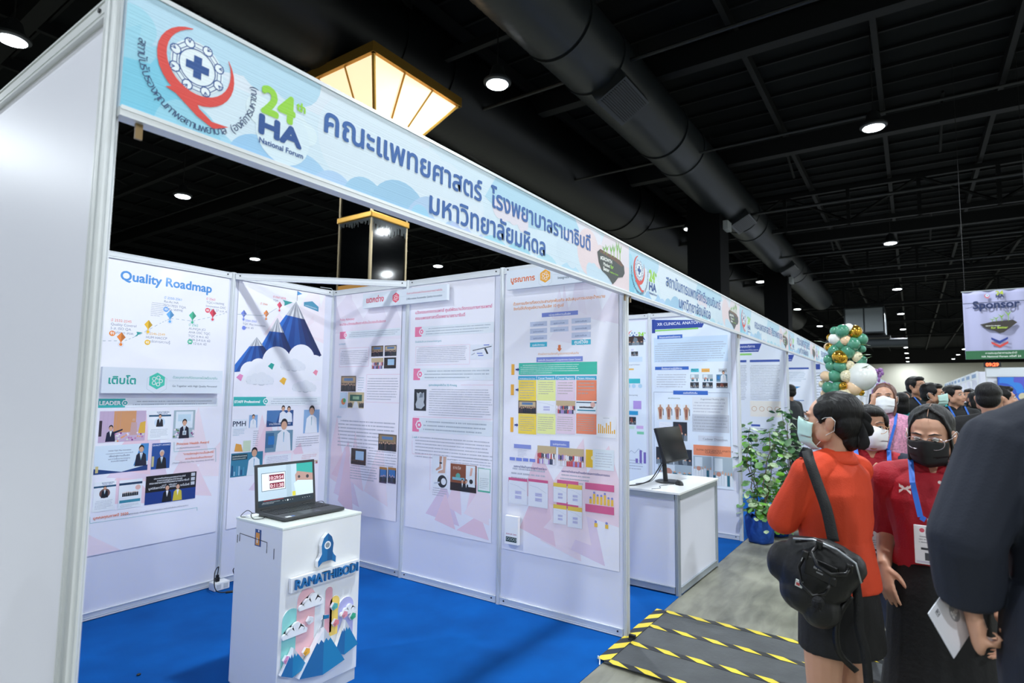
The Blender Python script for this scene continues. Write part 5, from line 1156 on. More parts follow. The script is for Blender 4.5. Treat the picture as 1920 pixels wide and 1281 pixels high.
# ------------------------------------------------------------------ potted plants
m_leafs = [mat('dark_green_leaf', '#3c6a3a', .5, var=.25, vscale=30), mat('mid_green_leaf', '#5f8c52', .5, var=.3, vscale=30), mat('cream_edged_leaf', '#a8be96', .5, var=.4, vscale=40), mat('bright_green_leaf', '#6fae3c', .4)]
m_cloth = mat('blue_pot_cloth', '#07449a', .7, bump=1, bscale=18)
m_stem = mat('brown_stem', '#6b5a44', .7)
def leaf_mb(k, R_):
    """rounded scalloped leaf with a folded midrib, base at origin, pointing +x"""
    pts = []
    for a in range(0, 9):
        u = a/8; w_ = .5*math.sin(PI*min(1, u*.97+.03))**.75*(1+.1*math.sin(u*19)); pts.append((u*k, w_*k*.85))
    vs = [(0, 0, 0)]; up = [(x, y, .12*y) for x, y in pts]; dn = [(x, -y, .12*y) for x, y in pts]; mid = [(x, 0, -.02*k*math.sin(x/k*PI)) for x, y in pts]
    vs = up+dn+mid; n = 9; fs = []
    for i in range(n-1): fs.append((i, 2*n+i, 2*n+i+1, i+1)); fs.append((2*n+i, n+i, n+i+1, 2*n+i+1))
    return vs, fs
R1 = random.Random(11)
leaf_meshes = []
for m_i in range(4):
    for s_ in (.055, .075):
        v_, f_ = leaf_mb(s_, R1); me = MB().add(v_, f_).mesh('leaf', True); me.materials.append(m_leafs[m_i]); leaf_meshes.append(me)
def plant(label, loc, h, spread, stems, nleaf, r, mats_, seed, top_open=.2, pot_h=.27, z_leaf=.3):
    R_ = random.Random(seed); t = thing('potted_plant', label, 'plant', loc)
    b = MB(); prof = [(r*.82, 0), (r*.95, .03), (r*1.02, pot_h*.5), (r*1.06, pot_h*.86), (r*.98, pot_h), (r*.8, pot_h-.01)]
    n = 26; vs = []; fs = []
    for i, (rr, z) in enumerate(prof):
        for j in range(n):
            q = rr*(1+.07*math.sin(j*5.1+i*1.7)+.04*math.sin(j*2.3+i)); a = 2*PI*j/n; vs.append((q*math.cos(a), q*math.sin(a), z+(.02*math.sin(j*3.3) if i > 2 else 0)))
    for i in range(len(prof)-1):
        for j in range(n): fs.append((i*n+j, i*n+(j+1) % n, (i+1)*n+(j+1) % n, (i+1)*n+j))
    fs.append(tuple(reversed(range(n)))); b.add(vs, fs).build('pot_wrap', m_cloth, t, smooth=True)
    MB().lathe([(r*.85, 0), (r*.85, .01)], (0, 0, pot_h-.05), 20).build('soil', mat('dark_soil', '#2c231b', .9), t)
    nodes = []
    for s_ in range(stems):
        a = R_.uniform(0, 6.28); p = V((math.cos(a)*r*.35, math.sin(a)*r*.35, pot_h-.05)); pts = [p]; hh = h*R_.uniform(.75, 1); k = 9
        dr = V((math.cos(a), math.sin(a), 0))*spread*R_.uniform(.3, 1)
        for i in range(1, k+1): pts.append(p+dr*(i/k)**1.3+V((R_.uniform(-.02, .02), R_.uniform(-.02, .02), (hh-pot_h)*i/k)))
        MB().tube(pts, [.008-.005*i/k for i in range(k+1)], 6).build('stem', m_stem, t)
        nodes += [(pts[i], i/k) for i in range(1, k+1)]; nodes += [(pts[-1], 1)]
    for i in range(nleaf):
        p, u = R_.choice(nodes)
        p = p+V((0, 0, R_.uniform(-.08, .03)))
        a = R_.uniform(0, 6.28); el = R_.uniform(-.5, .7); d = V((math.cos(a)*math.cos(el), math.sin(a)*math.cos(el), math.sin(el)))
        ln = R_.uniform(.01, spread*.75)*(1-.4*u); q = p+d*ln+V((0, 0, R_.uniform(-.04, .04)))
        me = leaf_meshes[R_.choice(mats_)*2+R_.randint(0, 1)]
        o = bpy.data.objects.new('leaf', me); COL.objects.link(o); o.parent = t; o.location = q
        o.rotation_euler = (R_.uniform(-.6, .6), R_.uniform(-.2, 1.0), a); k = R_.uniform(.95, 1.45); o.scale = (k, k, k)
    return t
plant('leafy variegated plant in blue cloth pot nearest the partition', (6.08, -.17, 0), 1.3, .2, 6, 290, .135, [0, 1, 1, 2, 2, 3], 5)
plant('second leafy potted plant behind, partly hidden by the orange jacket', (7.05, -.4, 0), 1.38, .3, 7, 290, .14, [0, 0, 1, 1, 2], 8)
plant('low bright lime-green plant between the two tall ones', (6.5, -.27, 0), .66, .22, 8, 220, .11, [3], 12, pot_h=.16, z_leaf=.1)
for i, me in enumerate(leaf_meshes[6:]): pass

# ------------------------------------------------------------------ people
m_skin = mat('warm_skin', '#c4947a', .48, bump=.03, bscale=80, var=.05, vscale=12)
m_skin2 = mat('tan_skin', '#b5866a', .5, bump=.03, bscale=80, var=.05, vscale=12)
m_hair = mat('black_hair', '#050405', .46, bump=.5, bscale=30, stretch=(9, 1, 1), spec=.35)
m_hair_br = mat('reddish_brown_hair', '#5c3424', .4, bump=.35, bscale=30, stretch=(9, 1, 1))
def organic(name, mb, m, parent, voxel=.006, it=4, wr=0, wscale=9, seed=0, wz=1.0):
    """fuse overlapping closed volumes into one continuous surface"""
    o = mb.build(name, m, None)
    r = o.modifiers.new('r', 'REMESH'); r.mode = 'VOXEL'; r.voxel_size = voxel
    s_ = o.modifiers.new('s', 'SMOOTH'); s_.iterations = it; s_.factor = .5
    dg = bpy.context.evaluated_depsgraph_get(); me = bpy.data.meshes.new_from_object(o.evaluated_get(dg))
    o.modifiers.clear(); old = o.data; o.data = me; bpy.data.meshes.remove(old); me.name = name
    if not me.materials: me.materials.append(m)
    if wr:
        import numpy as np
        n = len(me.vertices); co = np.empty(n*3); me.vertices.foreach_get('co', co); no = np.empty(n*3); me.vertices.foreach_get('normal', no); co = co.reshape(-1, 3); no = no.reshape(-1, 3)
        d = np.zeros(n); Rw = random.Random(seed+1)
        for k in range(7):
            f = V((Rw.uniform(-1, 1), Rw.uniform(-1, 1), Rw.uniform(-1, 1)*wz)).normalized()*wscale*Rw.uniform(.7, 2.6); ph = Rw.uniform(0, 6.28); f2 = V((Rw.uniform(-1, 1), Rw.uniform(-1, 1), Rw.uniform(-1, 1)))*wscale*.6
            w = co @ np.array(f)+ph+1.4*np.sin(co @ np.array(f2)+ph*2); d += np.maximum(0, np.sin(w))**3/7
        co += no*(d*wr)[:, None]; me.vertices.foreach_set('co', co.reshape(-1))
    me.polygons.foreach_set('use_smooth', [True]*len(me.polygons)); me.update(); o.parent = parent; return o

def hand(mb, w, d, s, n, k=1.0, curl=.35, spread=.12, thumb=1.0):
    """w wrist, d finger direction, s towards the thumb, n palm-facing normal"""
    d = d.normalized(); s = (s-d*s.dot(d)).normalized(); n = (n-d*n.dot(d)-s*n.dot(s)).normalized()
    mb.tube([w-d*.01*k, w+d*.03*k, w+d*.06*k, w+d*.085*k], [(.026*k, .018*k), (.034*k, .016*k), (.038*k, .014*k), (.036*k, .012*k)], 10, ref=n, dome=True)
    for i, L_ in enumerate((.072, .08, .075, .058)):
        u = (.027-i*.018)*k; b = w+d*.082*k+s*u; ang = curl*(1+.12*i); dd = (d+s*(spread*(1.5-i)/1.5)).normalized(); pts = [b-dd*.02*k, b]; p = b; a = 0
        for f_ in (.45, .3, .25):
            a += ang; q = dd*math.cos(a)+n*math.sin(a); p = p+q*L_*k*f_; pts.append(p)
        r0 = (.0092, .0095, .009, .008)[i]*k; mb.tube(pts, [r0, r0, r0*.95, r0*.85, r0*.7], 8, dome=True)
    b = w+d*.02*k+s*.024*k; q = (d*.62+s*.72+n*.3).normalized(); q2 = (d*.9+s*.35+n*.35*thumb).normalized()
    mb.tube([b, b+q*.035*k, b+q*.035*k+q2*.028*k, b+q*.035*k+q2*.05*k], [.014*k, .012*k, .0105*k, .008*k], 8, dome=True)

def head_parts(mb, M, k, detail=True):
    """skin volumes of a head; M maps head space (facing -y, ear level at 0) into figure space"""
    B = lambda c, r, **kw: mb.ball(M @ V([q*k for q in c]), tuple(q*k for q in r), 14, 10, M=M.to_3x3().to_4x4(), **kw)
    T = lambda pts, r: mb.tube([M @ (V(p)*k) for p in pts], [q*k for q in r], 8, dome=True)
    B((0, .014, .03), (.074, .09, .08)); B((0, -.018, -.015), (.067, .066, .085)); B((0, -.028, -.062), (.047, .05, .045)); B((0, -.06, -.094), (.022, .02, .017))
    T([(0, -.083, .006), (0, -.1, -.026)], [.0075, .0125]); B((.01, -.094, -.03), (.009, .01, .007)); B((-.01, -.094, -.03), (.009, .01, .007))
    for s_ in (-1, 1):
        B((s_*.036, -.058, -.03), (.024, .024, .022)); B((s_*.03, -.076, .028), (.024, .011, .008)); B((s_*.064, -.01, -.05), (.014, .03, .03))
        B((s_*.077, .012, -.004), (.009, .017, .028)); B((s_*.083, .018, .006), (.006, .01, .017))
    T([(0, -.083, -.055), (0, -.088, -.062)], [.012, .01]); B((0, -.086, -.056), (.02, .01, .0045)); B((0, -.084, -.066), (.017, .01, .005))
def face_details(M, k, parent, look=(0, 0), brow='#1d1614', lips=True):
    w = MB(); ir = MB(); br = MB(); ld = MB(); R4 = M.to_3x3().to_4x4()
    for s_ in (-1, 1):
        w.ball(M @ (V((s_*.031, -.074, .008))*k), (.0125*k, .0115*k, .008*k), 12, 8, M=R4)
        ir.ball(M @ (V((s_*.031+look[0], -.0825, .007+look[1]))*k), (.0055*k, .0035*k, .0055*k), 10, 6, M=R4)
        br.tube([M @ (V(p)*k) for p in ((s_*.012, -.088, .03), (s_*.032, -.088, .036), (s_*.052, -.074, .03))], [.0022*k, .0034*k, .0018*k], 6)
        ld.tube([M @ (V(p)*k) for p in ((s_*.018, -.083, .009), (s_*.031, -.088, .0145), (s_*.045, -.077, .009))], [.0016*k]*3, 6)
    w.build('eyes', mat('eye_white', '#e9e6e2', .2), parent, smooth=True)
    ir.build('irises', mat('dark_iris', '#1c1210', .15), parent, smooth=True); br.build('eyebrows', mat('eyebrow_'+brow.strip('#'), brow, .6), parent); ld.build('eyelashes', m_black, parent)
    if lips:
        l = MB(); l.tube([M @ (V(p)*k) for p in ((-.021, -.083, -.06), (0, -.0965, -.0605), (.021, -.083, -.06))], [.002*k, .0042*k, .002*k], 6); l.build('lips', mat('lip_colour', '#a85a52', .4), parent, smooth=True)
def surface(name, f, nu, nv, m, parent, th=.0015, wrap=None):
    vs = [f(i/nu, j/nv) for j in range(nv+1) for i in range(nu+1)]; fs = [(j*(nu+1)+i, j*(nu+1)+i+1, (j+1)*(nu+1)+i+1, (j+1)*(nu+1)+i) for j in range(nv) for i in range(nu)]
    o = MB().add(vs, fs).build(name, m, parent, smooth=True); s_ = o.modifiers.new('s', 'SOLIDIFY'); s_.thickness = th; s_.offset = 1; return o
def mask(M, k, parent, m, beak=0, pleats=3, loops=True, low=-.118):
    def f(u, v):
        a = (u-.5)*2*1.12; z = .004+(low-.004)*v; c = math.cos(a); nose = math.exp(-(a*2.2)**2)
        dep = .082+(.026*nose*(1-v*.6) if not beak else .036*nose*math.sin(PI*min(1, v*.9+.2)))+.01*math.sin(PI*v); x = .079*math.sin(a)*(1-.18*v**2)
        if v > .75: dep -= (v-.75)*.16
        y = -dep*max(0, c)**.8+.0; zz = z+(.012*nose*(1-v) if v < .3 else 0)-(0.012*abs(math.sin(a))*(-1 if v > .5 else 1)*.8)
        y -= .0022*abs(math.sin(v*PI*pleats)) if pleats else 0
        return M @ (V((x, y-.004, zz))*k)
    o = surface('face_mask', f, 22, 16, m, parent)
    if loops:
        b = MB()
        for s_ in (-1, 1):
            b.tube([M @ (V(p)*k) for p in ((s_*.069, -.034, -.002), (s_*.08, -.005, .018), (s_*.087, .02, .022), (s_*.09, .034, .008))], .001, 6)
            b.tube([M @ (V(p)*k) for p in ((s_*.058, -.036, -.095), (s_*.076, -.0, -.05), (s_*.086, .03, -.03), (s_*.09, .034, .008))], .001, 6)
        b.build('ear_loops', mat('white_elastic', '#eceeee', .6), parent)
    return o
def glasses(M, k, parent, m, r=.022, temples=True):
    b = MB(); y = -.102
    for s_ in (-1, 1):
        pts = [M @ (V((s_*.034+r*1.12*math.cos(a*PI/10), y+.006*abs(math.cos(a*PI/10)), .0+r*math.sin(a*PI/10)*(.95)))*k) for a in range(20)]
        b.tube(pts, .0013*k, 6, closed=True)
        if temples: b.tube([M @ (V(p)*k) for p in ((s_*.058, y+.008, .008), (s_*.078, -.05, .01), (s_*.086, .02, .008))], .0014*k, 6)
    b.tube([M @ (V(p)*k) for p in ((-.011, y, .004), (0, y-.003, .008), (.011, y, .004))], .0014*k, 6); return b.build('glasses', m, parent, smooth=True)

class Fig:
    """figure space: facing -y, +x is the figure's left, z up, feet at 0"""
    def __init__(s, label, x, y, facing, H, group=None, head_yaw=0, head_pitch=0, head_roll=0, lean=0, male=False, vox=.006, skin=None, hk=1.0):
        s.k = H/1.6; s.male = male; s.vox = vox; s.t = thing('person', label, 'person', (x, y, .01), math.radians(facing)+PI/2, group)
        k = s.k; s.m = skin or m_skin
        s.head_k = k*hk; nb = V((0, .005, 1.375*k)); hc = nb+V((0, -.02, .115*k))
        s.HM = Matrix.Translation(nb) @ Matrix.Rotation(math.radians(head_yaw), 4, 'Z') @ Matrix.Rotation(math.radians(-head_pitch), 4, 'X') @ Matrix.Rotation(math.radians(head_roll), 4, 'Y') @ Matrix.Translation(V((0, -.015, .118*k)))
        s.sw = (.165 if male else .15)*k; s.sh = {1: V((s.sw, 0, 1.295*k)), -1: V((-s.sw, 0, 1.295*k))}
        s.arm = {}; s.leg = {1: [V((.085*k, 0, .82*k)), V((.09*k, -.01, .44*k)), V((.09*k, .0, .075*k))], -1: [V((-.085*k, 0, .82*k)), V((-.09*k, -.01, .44*k)), V((-.09*k, .0, .075*k))]}
        s.hands = {}
    def loc(s, p):
        a = -s.t.rotation_euler.z; q = V(p)-s.t.location; return V((q.x*math.cos(a)-q.y*math.sin(a), q.x*math.sin(a)+q.y*math.cos(a), q.z))
    def torso(s, mb, g=0, z0=.80, z1=1.34, belly=0, wx=1):
        k = s.k; R_ = [(.78, .155, .115), (.86, .165, .12), (.95, .145, .105), (1.02, .13, .098), (1.12, .145, .108), (1.22, .16, .108), (1.29, .15, .09), (1.335, .09, .065)]
        if s.male: R_ = [(.78, .15, .11), (.86, .158, .118), (.95, .15, .115), (1.02, .15, .115), (1.12, .162, .12), (1.22, .175, .12), (1.29, .165, .1), (1.34, .09, .068)]
        pts = [(0, 0, z*k) for z, a, b in R_ if z0 <= z <= z1+.01]; rs = [((a*wx)*k+g, (b+belly*math.exp(-((z-1)/.1)**2))*k+g) for z, a, b in R_ if z0 <= z <= z1+.01]
        mb.tube(pts, rs, 20, ref=V((0, -1, 0)), dome=False)
        if z1 > 1.28:
            for q in (-1, 1): mb.tube([(q*.04*k, .005, 1.335*k), (q*.1*k, .005, 1.318*k), tuple(s.sh[q])], [.045*k+g*.6, .046*k+g*.7, .052*k+g*.8], 12, dome=True)
    def arms(s, mb, g=0, to=1.0, sides=(-1, 1), f=1.0):
        k = s.k*(1.08 if s.male else 1)
        for q in sides:
            if q not in s.arm: continue
            a, e, w = s.sh[q], s.arm[q][0], s.arm[q][1]
            if to <= .5:
                p = a.lerp(e, to*2); mb.tube([a, a.lerp(p, .5), p], [.052*k+g, .05*k+g*1.3, .045*k+g*1.9], 14, dome=False)
                mb.ball(a, .05*k+g, 12, 8)
            else:
                w2 = e.lerp(w, (to-.5)*2); mb.tube([a, a.lerp(e, .5), e], [.05*k+g, .046*k+g, .039*k+g*f], 14, dome=True); mb.tube([e, e.lerp(w2, .5), w2], [.039*k+g*f, .035*k+g*f, .0265*k+g*f*1.1], 14, dome=False)
                mb.ball(e, .039*k+g*f, 12, 8)
    def legs(s, mb, g=0, to=1.0, flare=0):
        k = s.k
        for q in (-1, 1):
            h, n, a = s.leg[q]; a2 = n.lerp(a, (to-.5)*2) if to > .5 else a
            mb.tube([h+V((0, 0, .04)), h.lerp(n, .5), n], [.082*k+g, .072*k+g, .055*k+g], 14, dome=True)
            mb.tube([n, n.lerp(a2, .4), a2], [.055*k+g, .053*k+g+flare*.4, .034*k+g+flare], 14, dome=False); mb.ball(n, .055*k+g, 12, 8)
    def body(s, legs=True, arms=True, neck=1.0):
        b = MB(); k = s.k; s.torso(b, -.012)
        n0 = V((0, .012, 1.31*k)); n1 = s.HM @ (V((0, .022, -.05))*s.head_k); b.tube([n0, n0.lerp(n1, .5), n1], [.052*k*neck, .046*k*neck, .048*k*neck], 14, dome=True)
        head_parts(b, s.HM, s.head_k)
        if arms: s.arms(b)
        if legs: s.legs(b)
        for q, h in s.hands.items():
            hand(b, s.arm[q][1], *h[:3], k=k*(1.0 if s.male else .98), **(h[3] if len(h) > 3 else {}))
        for q in (-1, 1):
            if legs: a = s.leg[q][2]; b.tube([a+V((0, .03, -.02)), a+V((0, -.06, -.045)), a+V((0, -.14, -.055))], [(.035*k, .04*k), (.038*k, .03*k), (.03*k, .016*k)], 12, ref=V((0, 0, 1)), dome=True)
        return organic('body', b, s.m, s.t, s.vox, 3)
    def cloth(s, name, mb, m, wr=.006, wscale=14, it=3, vox=None, seed=0, wz=1): return organic(name, mb, m, s.t, vox or s.vox, it, wr, wscale, seed, wz)
    def hair(s, style='short', m=None):
        b = MB(); k = s.head_k; M = s.HM; R4 = M.to_3x3().to_4x4(); B = lambda c, r: b.ball(M @ (V(c)*k), tuple(q*k for q in r), 18, 12, M=R4)
        if style == 'short':
            B((0, .03, .05), (.081, .09, .077)); B((0, .05, .0), (.076, .066, .07)); B((0, -.03, .085), (.058, .05, .03))
            for q in (-1, 1): B((q*.066, -.005, .04), (.016, .045, .04)); B((q*.07, -.02, .0), (.008, .008, .02))
        elif style == 'pulled':
            B((0, .034, .048), (.081, .092, .079)); B((0, .06, -.0), (.074, .062, .075)); B((0, .075, -.06), (.045, .04, .05))
            for q in (-1, 1): B((q*.064, .0, .045), (.018, .05, .045)); B((q*.07, -.02, .02), (.008, .01, .03))
        elif style in ('long', 'bob'):
            L_ = -.26 if style == 'long' else -.13
            B((0, .034, .048), (.082, .092, .079)); B((0, .055, .0), (.076, .06, .07))
            for q in (-1, 1):
                b.tube([M @ (V(p)*k) for p in ((q*.012, .0, .11), (q*.045, -.012, .09), (q*.066, -.012, .04), (q*.073, -.008, -.03), (q*.072, -.025, L_*.6), (q*.064, -.05, L_))], [(.008*k, .03*k), (.008*k, .026*k), (.007*k, .026*k), (.007*k, .028*k), (.009*k, .026*k), (.006*k, .014*k)], 10, ref=V((0, 1, 0)), dome=True)
            b.tube([M @ (V(p)*k) for p in ((0, .05, .04), (0, .075, -.05), (0, .07, L_*.8), (0, .06, L_))], [(.078*k, .05*k), (.076*k, .042*k), (.07*k, .03*k), (.055*k, .015*k)], 14, ref=V((0, 1, 0)), dome=True)
        return organic('hair', b, m or m_hair, s.t, max(.004, s.vox*.8), 3, .003, 60, 2)
    def collar(s, m, name='collar', h=.035, r=.062, open_=.5, z=1.335, th=.003, lay=.03):
        k = s.k
        def f(u, v):
            a = -PI/2+open_+(2*PI-2*open_)*u; rr = (r+lay*v)*k; front = max(0, -math.sin(a))
            return V((rr*math.cos(a)*1.05, rr*math.sin(a)*(.95+.2*front)+.008, (z+.03-.0*v-h*v*v*1.2-front*.035*(1+v*.6))*k))
        return surface(name, f, 30, 5, m, s.t, th)
def lanyard(F, m, zb=1.02, yb=-.15, x=0, wd=.018, badge=True, label=None, bm=None):
    k = F.k; b = MB()
    for q in (-1, 1):
        P = [V((q*.05*k, .05, 1.36*k)), V((q*.075*k, -.035, 1.385*k)), V((q*.068*k, -.125, 1.30*k)), V((q*.035*k+x*.5, -.15, 1.17*k)), V((x+q*.008, yb, zb*k+.03))]
        for a, c in zip(P, P[1:]):
            d = (c-a).normalized(); sd = d.cross(V((0, -1, 0))).normalized()*wd/2; n_ = V((0, -.0015, 0)); b.add([a-sd, a+sd, c+sd, c-sd, a-sd+n_, a+sd+n_, c+sd+n_, c-sd+n_], [(0, 3, 2, 1), (4, 5, 6, 7), (0, 1, 5, 4), (2, 3, 7, 6), (1, 2, 6, 5), (3, 0, 4, 7)])
    b.build('lanyard', m, F.t)
    if badge:
        o = MB().box(x-.045, yb-.004, zb*k-.13, x+.045, yb, zb*k+.01).build('name_badge', mat('badge_card', '#e8e9ee', .2, coat=.4), F.t, bevel=.004)
        P = Print(0, 0, None, y=yb-.0045); P.cur = 'badge_print'; z = zb*k-.13
        P.rect(x-.04, z+.005, x+.04, z+.012, '#c9c4d8'); P.circ(x-.02, z+.122, .008, '#d0566a', 10); P.body(x-.03, z+.075, x+.03, z+.105, 3, '#4a4c58', 2); P.rect(x-.025, z+.052, x+.025, z+.06, '#33353d'); P.rect(x-.014, z+.015, x+.014, z+.042, '#4a4c52'); P.build(o, m_print)
        MB().tube([(x, yb, zb*k+.005), (x, yb, zb*k+.035)], .003, 6).build('badge_clip', m_alu_dark, F.t)

# ---- woman in the orange jacket
m_orange = mat('orange_wool', '#d8421c', .75, bump=.15, bscale=180, sheen=.25)
m_blk = mat('black_cloth', '#0c0d10', .8, bump=.2, bscale=60, sheen=.15)
m_navy = mat('navy_cloth', '#121d33', .75, bump=.15, bscale=120, sheen=.15)
m_red = mat('red_pique', '#a81226', .7, bump=.2, bscale=160)
F = Fig('woman in orange jacket and light green mask, arms folded, black shoulder bag', 2.02, -1.28, 64, 1.535, head_yaw=24, head_pitch=2, vox=.005, skin=m_skin)
k = F.k
F.arm[1] = (F.sh[1]+V((.035, -.09, -.18)), V((-.03, -.22, 1.07))); F.arm[-1] = (F.sh[-1]+V((-.045, -.13, -.2)), V((-.05, -.17, 1.06)))
F.hands = {1: (V((-1, -.1, .1)), V((0, -.1, 1)), V((0, 1, 0)), dict(curl=.2)), -1: (V((.5, .1, -.3)), V((0, -.2, 1)), V((0, 1, 0)), dict(curl=.9))}
F.body()
b = MB(); F.torso(b, .014, .80); F.arms(b, .013, 1.0, f=1.15)
b.tube([(0, 0, 1.08), (0, .005, .95), (0, .01, .82)], [(.125, .09), (.15, .115), (.158, .125)], 22, ref=V((0, -1, 0))); F.cloth('jacket', b, m_orange, .022, 10, seed=5)
F.collar(m_orange, 'jacket_collar', h=.04, r=.06, open_=.5, z=1.352, th=.005, lay=.028)
b = MB(); b.tube([(0, .0, .95), (0, .005, .85), (0, .012, .6)], [(.13, .1), (.15, .118), (.162, .14)], 26, ref=V((0, -1, 0))); F.cloth('skirt', b, m_blk, .01, 22, wz=.1, seed=3)
F.hair('pulled'); face_details(F.HM, F.head_k, F.t, look=(.002, -.002), lips=False)
mask(F.HM, F.head_k, F.t, mat('mint_mask', '#bfe3da', .7))
hb = MB(); M_ = F.HM; kk = F.head_k; R4 = M_.to_3x3().to_4x4()
for c, r in (((0, .095, -.02), (.036, .034, .045)), ((0, .1, -.06), (.03, .03, .035))): hb.ball(M_ @ (V(c)*kk), tuple(q*kk for q in r), 16, 12, M=R4)
organic('hair_bun', hb, mat('hair_net_black', '#0a090a', .7, bump=.3, bscale=60), F.t, .004, 3, .002, 60)
for q, (a, c) in enumerate((((0, .085, .045), (0, .12, .02)), ((0, .09, .02), (0, .128, -.02)), ((.01, .1, .0), (.02, .118, -.07)))):
    o = MB().tube([M_ @ (V(a)*kk), M_ @ ((V(a)+V(c))/2*kk), M_ @ (V(c)*kk)], [(.024*kk, .008), (.03*kk, .012), (.03*kk, .009)], 12, ref=V((1, 0, 0)), dome=True).build('hair_bow', mat('black_velvet', '#08080a', .85, sheen=.3), F.t, smooth=True)
b = MB()
for q in (-1, 1): a = F.leg[q][2]; b.tube([a+V((0, .035, -.035)), a+V((0, -.06, -.05)), a+V((0, -.15, -.055))], [(.038, .03), (.042, .026), (.033, .018)], 12, ref=V((0, 0, 1)), dome=True)
F.cloth('shoes', b, m_black, 0)

# ---- black shoulder bag hanging from her left shoulder
m_nyl = mat('black_nylon', '#0f1012', .5, bump=.3, bscale=30, sheen=.2); m_lea = mat('black_leather', '#0b0b0c', .32, bump=.15, bscale=90)
T = thing('shoulder_bag', 'large black nylon and leather shoulder bag hanging at the back of the orange jacket', 'bag', (1.74, -1.24, .785), math.radians(-98)); T.scale = (.74, .9, .88)
# bag space: x along the bag (image right is +x), y away from the viewer, z up, tilted
Rb = Matrix.Rotation(math.radians(13), 4, 'Y')
b = MB(); L3 = lambda pts: [Rb @ V(p) for p in pts]
b.ball((0, 0, .17), (.165, .085, .125), 20, 14); b.ball((-.11, 0, .19), (.1, .06, .085), 16, 10); b.ball((.12, 0, .2), (.075, .06, .08), 16, 10); b.ball((-.03, 0, .1), (.12, .08, .09), 16, 10)
b.tube(L3([(-.12, 0, .23), (0, 0, .255), (.11, 0, .25)]), [(.05, .05), (.06, .055), (.055, .05)], 12, ref=V((0, 1, 0)), dome=True)
b.ball((.03, 0, .04), (.085, .07, .07), 16, 10)
organic('bag_body', b, m_nyl, T, .006, 10, .012, 18, 7)
for s_ in (-1, 1): MB().tube(L3([(-.13, -.045+s_*.012, .28), (-.05, -.035+s_*.012, .305), (.05, -.035+s_*.012, .305), (.13, -.04+s_*.012, .285), (.16, -.03+s_*.01, .22)]), .004, 6).build('zip', m_alu_dark if s_ < 0 else m_lea, T, smooth=True)
o = MB().box(-.055, -.088, .18, .075, -.076, .25, M=Rb).build('leather_patch', m_lea, T, bevel=.003)
P = Print(0, 0, None, y=-.0885); P.cur = 'stamped_print'; P.body(-.02, .21, .045, .225, 1, '#8f8f92', 3, h=.6); P.body(-.005, .2, .03, .208, 1, '#8f8f92', 5, h=.6); q = P.build(o, m_print)[0]; q.matrix_local = Rb
MB().tube(L3([(-.06, -.075, .255), (-.07, -.11, .2), (-.045, -.125, .15), (.01, -.125, .125), (.05, -.115, .15), (.065, -.08, .2)]), .007, 8).build('handle', m_lea, T, smooth=True)
MB().tube(L3([(-.02, -.05, .305), (-.035, -.09, .27), (.0, -.11, .235), (.06, -.11, .225), (.11, -.09, .245), (.115, -.06, .27)]), .008, 8).build('handle', m_lea, T, smooth=True)
for c in ((-.06, -.085, .25), (.066, -.09, .2), (-.02, -.06, .3), (.113, -.065, .265)): MB().box(c[0]-.014, c[1]-.008, c[2]-.018, c[0]+.014, c[1]+.008, c[2]+.014, M=Rb).build('handle_buckle', m_lea, T, bevel=.004)
Rp = random.Random(3); b = MB(); c0 = Rb @ V((.035, -.13, .11))
for i in range(170):
    d = V((Rp.gauss(0, 1), Rp.gauss(0, 1), Rp.gauss(0, 1))).normalized(); e = c0+d*.042+V((0, 0, -.006)); sd = d.cross(V((.3, .2, 1))).normalized()*.0022; b.add([c0-sd, c0+sd, e], [(0, 1, 2)])
b.ball(c0, .026, 10, 8); b.build('pom_pom', m_blk, T)['kind'] = 'stuff'
o = MB().box(-.075, -.105, .125, -.045, -.1, .15, M=Rb).build('charm', mat('charm_white', '#dfe5e0', .4), T); MB().box(-.07, -.107, .13, -.055, -.105, .14, M=Rb).build('charm_dot', mat('charm_red', '#c04a4a', .4), o)

def ribbon(label, pts, wd, m, name='strap', parent=None, nrm=None, th=.002):
    pts = [V(p) for p in pts]; Q = [pts[0]]+pts+[pts[-1]]; cv = []
    for i in range(1, len(Q)-2):
        for j in range(6):
            u = j/6; a, b, c, d = Q[i-1], Q[i], Q[i+1], Q[i+2]; cv.append(.5*((2*b)+(-a+c)*u+(2*a-5*b+4*c-d)*u*u+(-a+3*b-3*c+d)*u**3))
    cv.append(pts[-1]); vs = []
    for i, p in enumerate(cv):
        d = (cv[min(i+1, len(cv)-1)]-cv[max(i-1, 0)]).normalized(); sd = d.cross(V(nrm)).normalized()*wd/2; vs += [p-sd, p+sd]
    fs = [(2*i, 2*i+1, 2*i+3, 2*i+2) for i in range(len(cv)-1)]
    o = MB().add(vs, fs).build(name, m, None, smooth=True); s_ = o.modifiers.new('s', 'SOLIDIFY'); s_.thickness = th; s_.offset = 0
    if parent: parent_keep(o, parent)
    return o
def parent_keep(o, parent):
    bpy.context.view_layer.update(); mi = parent.matrix_world.inverted(); o.data.transform(mi); o.parent = parent
m_web = mat('black_webbing', '#101113', .6, bump=.3, bscale=200)
ribbon('', [(1.885, -1.20, 1.31), (1.855, -1.215, 1.34), (1.80, -1.23, 1.31), (1.775, -1.255, 1.24), (1.755, -1.285, 1.15), (1.735, -1.305, 1.05)], .036, m_web, 'shoulder_strap', T, nrm=(-1, -.2, .35))
ribbon('', [(1.76, -1.36, .96), (1.75, -1.37, .86), (1.745, -1.37, .78), (1.75, -1.385, .7), (1.76, -1.39, .6), (1.76, -1.39, .48)], .028, m_web, 'hanging_strap', T, nrm=(-1, 0, 0))
ribbon('', [(1.74, -1.35, .88), (1.72, -1.31, .8), (1.72, -1.31, .7), (1.74, -1.36, .64)], .02, m_lea, 'strap_tail', T, nrm=(-1, 0, 0))

